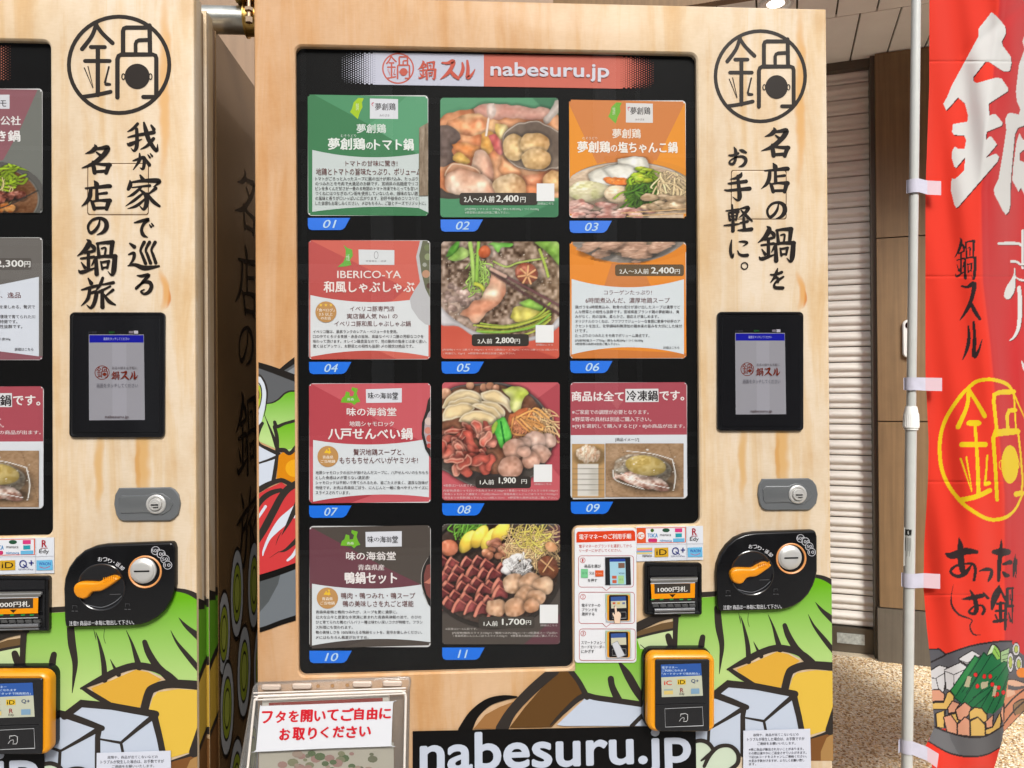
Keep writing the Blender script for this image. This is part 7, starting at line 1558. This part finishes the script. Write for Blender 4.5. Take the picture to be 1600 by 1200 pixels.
for st_ in ([(48, 286, 18), (110, 304, 72), (240, 262, 72), (352, 268, 40)], [(180, 132, 12), (195, 220, 62), (200, 360, 68), (215, 450, 60)], [(300, 400, 18), (240, 480, 44), (160, 508, 36), (95, 462, 28), (150, 405, 26), (250, 385, 22), (320, 390, 30), (342, 450, 34), (328, 548, 28)], [(384, 456, 14), (440, 440, 34), (498, 448, 34), (496, 500, 38), (470, 552, 24)],
            [(597, 148, 8), (594, 240, 40), (578, 380, 46), (570, 548, 34)], [(524, 268, 46), (600, 270, 84), (664, 268, 60)], [(618, 388, 26), (684, 370, 50)], [(618, 470, 30), (640, 496, 50), (664, 500, 36)], [(735, 292, 4), (728, 400, 40), (716, 512, 14)], [(752, 345, 12), (740, 520, 12)],
            [(203, 735, 6), (300, 722, 46), (412, 698, 44)], [(288, 645, 12), (330, 720, 42), (352, 820, 50), (330, 876, 38), (276, 858, 24), (330, 806, 20), (400, 796, 24), (430, 836, 34), (412, 880, 28)], [(418, 670, 16), (464, 722, 34)], [(577, 594, 8), (560, 660, 66), (525, 740, 64), (506, 832, 24)], [(578, 616, 20), (640, 744, 30)], [(556, 780, 26), (622, 774, 26)], [(544, 852, 26), (632, 846, 26)], [(590, 770, 34), (588, 950, 36)], [(524, 956, 32), (644, 938, 34)], [(540, 890, 20), (556, 930, 20)],
            [(658, 632, 30), (652, 790, 40)], [(664, 628, 24), (712, 624, 24)], [(706, 630, 22), (702, 790, 18)], [(682, 690, 12), (684, 740, 12)], [(640, 800, 34), (636, 1032, 26)], [(646, 806, 28), (712, 800, 28)], [(708, 810, 14), (704, 970, 14)], [(668, 866, 12), (690, 950, 26)], [(125, 590, 3), (104, 700, 10), (112, 800, 22), (180, 886, 22), (306, 938, 12), (286, 1000, 14), (322, 1080, 16), (400, 1084, 3)]): frib(W5(st_), INK2)
Qf = lambda pts: V(1440, 980, 5.456, pts)
GR = (97, 97, 105); LN = (46, 38, 40)
fpoly(Qf([(0, 195), (150, 185), (205, 228), (420, 158), (620, 125), (765, 115), (790, 180), (960, 300), (960, 560), (700, 900), (100, 860), (0, 700)]), GR)
for st_ in ([(0, 192, 10), (150, 186, 14)], [(150, 186, 14), (208, 232, 14)], [(205, 232, 14), (420, 160, 15), (620, 126, 16), (770, 118, 15)], [(0, 340, 12), (60, 308, 14), (200, 240, 16)], [(60, 380, 12), (130, 335, 12)]): frib(Qf(st_), LN)
fpoly(Qf([(735, 440), (960, 430), (960, 640), (700, 900), (690, 640)]), (222, 146, 108)); fpoly(Qf([(735, 410), (800, 400), (960, 440), (960, 500), (800, 540), (735, 530)]), (96, 92, 96))
for g_ in ([(740, 440), (800, 450), (873, 470), (873, 500), (800, 505), (735, 490)], [(730, 530), (790, 540), (800, 570), (760, 590), (725, 600)]): fpoly(Qf(g_), (240, 190, 160))
fpoly(Qf([(780, 660), (860, 610), (960, 620), (960, 700), (800, 750), (780, 710)]), (150, 116, 80))
for st_ in ([(700, 700, 12), (800, 590, 14), (960, 470, 14)], [(705, 820, 12), (800, 700, 14), (960, 560, 14)], [(780, 660, 10), (785, 720, 10), (800, 750, 10)], [(790, 650, 10), (860, 615, 12), (960, 625, 12)], [(735, 445, 8), (800, 450, 8), (873, 475, 8)], [(700, 900, 16), (873, 720, 16)]): frib(Qf(st_), LN)
WT = (226, 226, 230)
for g_ in ([(40, 390), (150, 325), (228, 345), (190, 545), (170, 560), (90, 560), (40, 560)], [(193, 362), (330, 300), (398, 345), (330, 440), (245, 540), (205, 525)], [(318, 265), (430, 198), (505, 245), (392, 318), (385, 322), (320, 285)]): fpoly(Qf(g_), WT); frib([q_ + (1.7,) for q_ in Qf(g_ + g_[:1])], LN, smooth=False)
for st_ in ([(40, 428, 7), (122, 436, 7), (200, 388, 7)], [(122, 436, 7), (150, 550, 7)], [(200, 375, 7), (275, 405, 7), (395, 350, 7)], [(275, 405, 7), (275, 510, 7)], [(320, 280, 7), (390, 305, 7), (500, 248, 7)]): frib(Qf(st_), LN, smooth=False)
for g_, c_ in (([(553, 245), (600, 148), (642, 165), (672, 220), (672, 300), (640, 285), (600, 235)], (150, 200, 92)), ([(560, 240), (604, 150), (618, 158), (590, 250)], (216, 232, 200)), ([(678, 208), (745, 178), (742, 300), (700, 290), (680, 300)], (170, 204, 150))): fpoly(Qf(g_), c_)
for st_ in ([(553, 245, 8), (600, 148, 10), (642, 165, 12), (672, 220, 12), (670, 300, 8)], [(620, 180, 5), (660, 250, 5)], [(690, 240, 6), (740, 225, 6)], [(688, 280, 6), (735, 265, 6)], [(678, 208, 8), (745, 178, 8)]): frib(Qf(st_), LN)
GN = (34, 116, 70)
fpoly(Qf([(243, 545), (455, 240), (490, 270), (530, 212), (560, 245), (600, 222), (640, 275), (670, 270), (680, 300), (712, 288), (742, 300), (742, 420), (700, 660), (610, 740), (560, 730), (450, 690), (340, 650), (280, 600)]), GN); fpoly(Qf([(250, 545), (458, 250), (480, 268), (290, 575)]), (52, 142, 78))
for st_ in ([(243, 545, 8), (455, 240, 10)], [(290, 590, 8), (530, 215, 9)], [(345, 640, 8), (600, 225, 9)], [(380, 560, 7), (500, 380, 7)], [(400, 650, 8), (640, 420, 8)], [(450, 680, 7), (640, 500, 7)], [(440, 600, 7), (600, 500, 7)], [(500, 700, 8), (600, 520, 8)], [(560, 720, 8), (640, 560, 8)], [(610, 735, 8), (700, 560, 8)], [(560, 400, 8), (690, 300, 8)], [(640, 450, 8), (735, 310, 8)], [(680, 560, 8), (742, 400, 8)], [(500, 640, 7), (590, 540, 7)], [(280, 600, 10), (340, 650, 10), (450, 690, 12), (560, 735, 12)], [(530, 215, 10), (560, 245, 8), (600, 222, 10), (640, 275, 8)], [(455, 240, 10), (490, 268, 8)], [(700, 290, 10), (742, 300, 8)], [(340, 560, 5), (470, 380, 5)], [(650, 640, 6), (730, 470, 6)]): frib(Qf(st_), (16, 66, 44), smooth=False)
for a, b_ in ((460, 405), (535, 420), (585, 420), (603, 488), (475, 503), (657, 515), (645, 572), (697, 556), (625, 578)): fpoly(Qf(circ(a, b_, 20, 23, 14)), (60, 60, 40)); fpoly(Qf(circ(a, b_, 15, 18, 14)), (222, 44, 44))
for g_ in ([(392, 418), (425, 422), (405, 512), (362, 505)], [(510, 470), (568, 462), (562, 508), (515, 530), (503, 500)], [(618, 495), (644, 500), (628, 585), (600, 590)]): fpoly(Qf([(a + (a - 500) * .0, b_) for a, b_ in g_]), (190, 182, 150))
for a, b_, rx_, ry_ in ((806, 188, 32, 60), (758, 300, 28, 92), (828, 312, 32, 72)):
    for k_, c_ in ((1, LN), (.86, WT), (.6, LN), (.5, (186, 200, 96))): fpoly(Qf(circ(a, b_, rx_ * k_, ry_ * k_, 24)), c_)
fpoly(Qf(circ(856, 388, 48, 42, 20)), (244, 140, 36))
PE, YL = (232, 168, 138), (232, 192, 108)
for g_, c_ in (([(0, 600), (90, 535), (150, 530), (197, 572), (190, 632), (0, 640)], PE), ([(218, 560), (245, 545), (278, 590), (270, 640), (222, 700), (0, 700), (0, 645), (190, 640)], YL), ([(222, 690), (262, 628), (325, 652), (290, 705), (285, 732), (228, 732)], PE), ([(120, 735), (200, 708), (192, 860), (128, 852)], YL), ([(230, 745), (290, 735), (320, 790), (300, 830), (260, 770)], YL), ([(288, 705), (368, 640), (424, 682), (402, 750), (345, 792), (308, 790)], PE), ([(186, 765), (250, 745), (302, 820), (302, 915), (215, 890)], PE), ([(304, 830), (368, 765), (412, 792), (412, 928), (308, 918)], PE), ([(415, 800), (480, 768), (542, 832), (542, 930), (418, 930)], YL),
              ([(404, 722), (450, 685), (510, 690), (556, 745), (558, 805), (525, 812), (480, 765), (412, 790)], YL), ([(545, 805), (612, 745), (605, 850), (552, 862)], PE), ([(545, 872), (605, 852), (662, 735), (684, 780), (665, 880), (600, 915), (545, 915)], YL), ([(672, 730), (702, 650), (702, 800), (684, 812)], PE)):
    fpoly(Qf(g_), c_); frib([q_ + (1.9,) for q_ in Qf(g_ + g_[:1])], LN, smooth=False)
fpoly(Qf([(105, 850), (250, 905), (400, 938), (550, 925), (700, 840), (694, 950), (676, 1025), (560, 1085), (400, 1108), (250, 1080), (55, 975)]), (106, 106, 110)); fpoly(Qf([(105, 850), (235, 900), (250, 960), (320, 1090), (250, 1080), (55, 975)]), (120, 120, 124))
for st_ in ([(100, 845, 14), (240, 900, 15), (400, 936, 16), (550, 926, 15), (700, 835, 12)], [(52, 970, 10), (230, 1070, 14), (400, 1104, 16), (560, 1084, 14), (690, 1010, 8)]): frib(Qf(st_), LN)
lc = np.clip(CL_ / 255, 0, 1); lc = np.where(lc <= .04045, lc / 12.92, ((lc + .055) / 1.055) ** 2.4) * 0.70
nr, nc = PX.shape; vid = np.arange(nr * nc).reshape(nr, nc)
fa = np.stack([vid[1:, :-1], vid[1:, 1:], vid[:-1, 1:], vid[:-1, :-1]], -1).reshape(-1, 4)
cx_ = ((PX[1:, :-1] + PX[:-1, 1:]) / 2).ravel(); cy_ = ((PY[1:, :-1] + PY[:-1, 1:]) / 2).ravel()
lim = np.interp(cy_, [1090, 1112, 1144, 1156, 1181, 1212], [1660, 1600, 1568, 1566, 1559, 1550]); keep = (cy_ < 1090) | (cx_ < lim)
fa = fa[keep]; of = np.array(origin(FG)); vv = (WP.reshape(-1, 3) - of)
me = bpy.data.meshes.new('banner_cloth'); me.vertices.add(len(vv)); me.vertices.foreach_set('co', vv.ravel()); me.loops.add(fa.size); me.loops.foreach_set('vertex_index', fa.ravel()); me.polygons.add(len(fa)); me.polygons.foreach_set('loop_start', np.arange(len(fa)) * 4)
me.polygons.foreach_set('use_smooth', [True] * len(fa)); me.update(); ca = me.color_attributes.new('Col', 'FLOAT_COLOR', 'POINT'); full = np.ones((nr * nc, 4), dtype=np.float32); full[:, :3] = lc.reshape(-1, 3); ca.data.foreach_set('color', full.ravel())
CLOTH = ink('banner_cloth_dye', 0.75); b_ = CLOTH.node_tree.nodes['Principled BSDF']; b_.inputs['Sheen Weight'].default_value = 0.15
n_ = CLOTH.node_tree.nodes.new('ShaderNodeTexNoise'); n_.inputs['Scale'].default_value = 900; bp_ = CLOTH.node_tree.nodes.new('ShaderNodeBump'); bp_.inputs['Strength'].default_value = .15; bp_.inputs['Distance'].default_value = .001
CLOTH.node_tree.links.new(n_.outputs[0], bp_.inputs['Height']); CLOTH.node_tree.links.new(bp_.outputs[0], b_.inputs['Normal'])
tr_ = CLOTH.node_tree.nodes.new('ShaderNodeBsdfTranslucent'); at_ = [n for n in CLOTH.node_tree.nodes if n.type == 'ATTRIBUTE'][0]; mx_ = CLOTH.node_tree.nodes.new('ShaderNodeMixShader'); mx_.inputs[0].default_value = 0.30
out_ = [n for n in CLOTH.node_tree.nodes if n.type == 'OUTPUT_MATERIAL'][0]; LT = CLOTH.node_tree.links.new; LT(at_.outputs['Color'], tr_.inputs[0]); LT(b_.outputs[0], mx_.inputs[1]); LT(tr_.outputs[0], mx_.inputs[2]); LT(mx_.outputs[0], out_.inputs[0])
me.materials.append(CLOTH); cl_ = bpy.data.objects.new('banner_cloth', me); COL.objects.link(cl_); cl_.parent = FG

# pole
PW_ = mat('white_pole_paint', alb((222, 224, 220))[:3], 0.35, coat=0.3, var=0.05, vscale=25)
YP = YF - 0.004


def pole_at(py, off=0.0): px = 1431.5 - 14.5 * py / 1200 + off; a, c = pl(px, py, YP); return Vector((a, YP, c))


k_ = CD * 0 + (CD + YP) / F
q = Solid(front(0)); q.tube(pole_at(-260), pole_at(640), 7.2 * k_, n=32); q.build('upper_tube', [PW_], FG, smooth=.9)
q = Solid(front(0)); q.tube(pole_at(660), pole_at(1500), 8.6 * k_, n=32); q.build('lower_tube', [PW_], FG, smooth=.9)
col_ = Solid(front(0))
for ya, yb, ra, rb in ((635, 640, 8.5, 9.6), (640, 645, 9.8, 10.4), (645, 667, 11.0, 12.0), (667, 668, 12.2, 12.2), (668.5, 671.5, 10.6, 10.6)): col_.tube(pole_at(ya), pole_at(yb), ra * k_, n=32, r2=rb * k_)
cl2 = col_.build('lock_collar', [mat('white_collar_plastic', (0.72, 0.72, 0.70), 0.4)], FG)
ax = (pole_at(667) - pole_at(645)).normalized(); rb_ = Solid(front(0))
for k in range(24):
    an_ = math.pi * k / 12; o1 = Vector((math.cos(an_), math.sin(an_), 0)); a = pole_at(647) + o1 * 11.1 * k_; b_ = pole_at(666) + o1 * 11.95 * k_; rb_.tube(a, b_, .45 * k_, n=5)
rb_.build('grip_rib', [MT['white_collar_plastic']], cl2)
q = Solid(front(0)); q.tube(pole_at(1500), pole_at(1503), 9.5 * k_, n=24); q.build('tube_cap', [BLACK], FG)
bz = pole_at(1503); q = Solid(front(0)); q.tube((bz.x, YP, bz.z), (bz.x, YP, 0.10), 8.6 * k_, n=20); q.box(bz.x - .2, bz.x + .2, YP - .16, YP + .16, 0.0, 0.10); q.build('water_base', [mat('blue_grey_base', (0.2, 0.22, 0.25), 0.5)], FG)
p = Print(lambda a, b_: pl(a, b_, YP), lambda a, b_, d_: (a, YP - math.sqrt(max((8.75 * k_) ** 2 - (a - float(np.interp(b_, [pole_at(1500).z, pole_at(660).z], [pole_at(1500).x, pole_at(660).x]))) ** 2, 0)) - d_, b_), 0.0002)
p.poly([(1412.5, 824), (1420.5, 824), (1419, 884), (1411.5, 884)], (232, 232, 226)); p.text('ICW', 1413.5, 826, 1419.5, 836, (40, 40, 40), bold=.05)
for k in range(5): p.poly([(1413.4 + k * 1.2, 839), (1413.8 + k * 1.2, 839), (1413.3 + k * 1.2, 860 + (k % 2) * 8), (1412.9 + k * 1.2, 860 + (k % 2) * 8)], (120, 120, 116))
p.build('pole_label', PAPER, FG)
# loops that hold the cloth to the pole
STR = mat('white_strap_webbing', alb((222, 220, 238))[:3], 0.6, bump=0.2, bscale=500, var=.06, vscale=40); STP = mat('pink_strap_end', alb((240, 206, 216))[:3], 0.6, bump=0.2, bscale=500)
for (xa, xm, xb, ya, yb, sk) in ((1415.5, 1449, 1470.5, 281, 303, 2), (1411, 1446, 1472, 589.5, 610, 1), (1407.5, 1443, 1469, 894, 917, 3), (1403, 1449, 1467, 1156, 1178, 22)):
    ym = (ya + yb) / 2; cen = pole_at(ym); rr_ = 9.6 * k_; v, f = [], []
    ns = 14; hh = (yb - ya) / 2 * k_
    for k in range(ns + 1):                # half loop round the front of the pole from the left
        an_ = math.pi * (1.05 - k / ns * .62); x = cen.x + (rr_ + .002) * math.cos(an_); y = YP - (rr_ + .001) * math.sin(an_)
        zz_ = cen.z + (0.0 if sk < 20 else .004); v += [(x, y, zz_ + hh), (x, y, zz_ - hh)]
    n0 = len(v); q = Solid(front(0)); q.add(v, [(2 * k, 2 * k + 2, 2 * k + 3, 2 * k + 1) for k in range(ns)], 0)
    # left end pulled out
    l_ = pl(xa, ya + 1, YP + .004); l2 = pl(xa, yb - 1, YP + .004); q.add([(l_[0], YP + .002, l_[1]), v[0], v[1], (l2[0], YP + .002, l2[1])], [(0, 1, 2, 3)], 0)
    e = lambda px_, py_, dy=0.0: (pl(px_, py_, YP - .014 + dy)[0], YP - .014 + dy, pl(px_, py_, YP - .014 + dy)[1])
    vr, vb = v[-2], v[-1]
    q.add([vr, e(xm, ya + sk * .5, .002), e(xm, yb + sk * .5, .002), vb], [(0, 1, 2, 3)], 0); q.add([e(xm, ya + sk * .5, .002), e(xb, ya + sk, .0), e(xb - (3 if sk > 20 else 0), yb + sk, .0), e(xm, yb + sk * .5, .002)], [(0, 1, 2, 3)], 1)
    q.build('strap', [STR, STP], FG, smooth=.9)
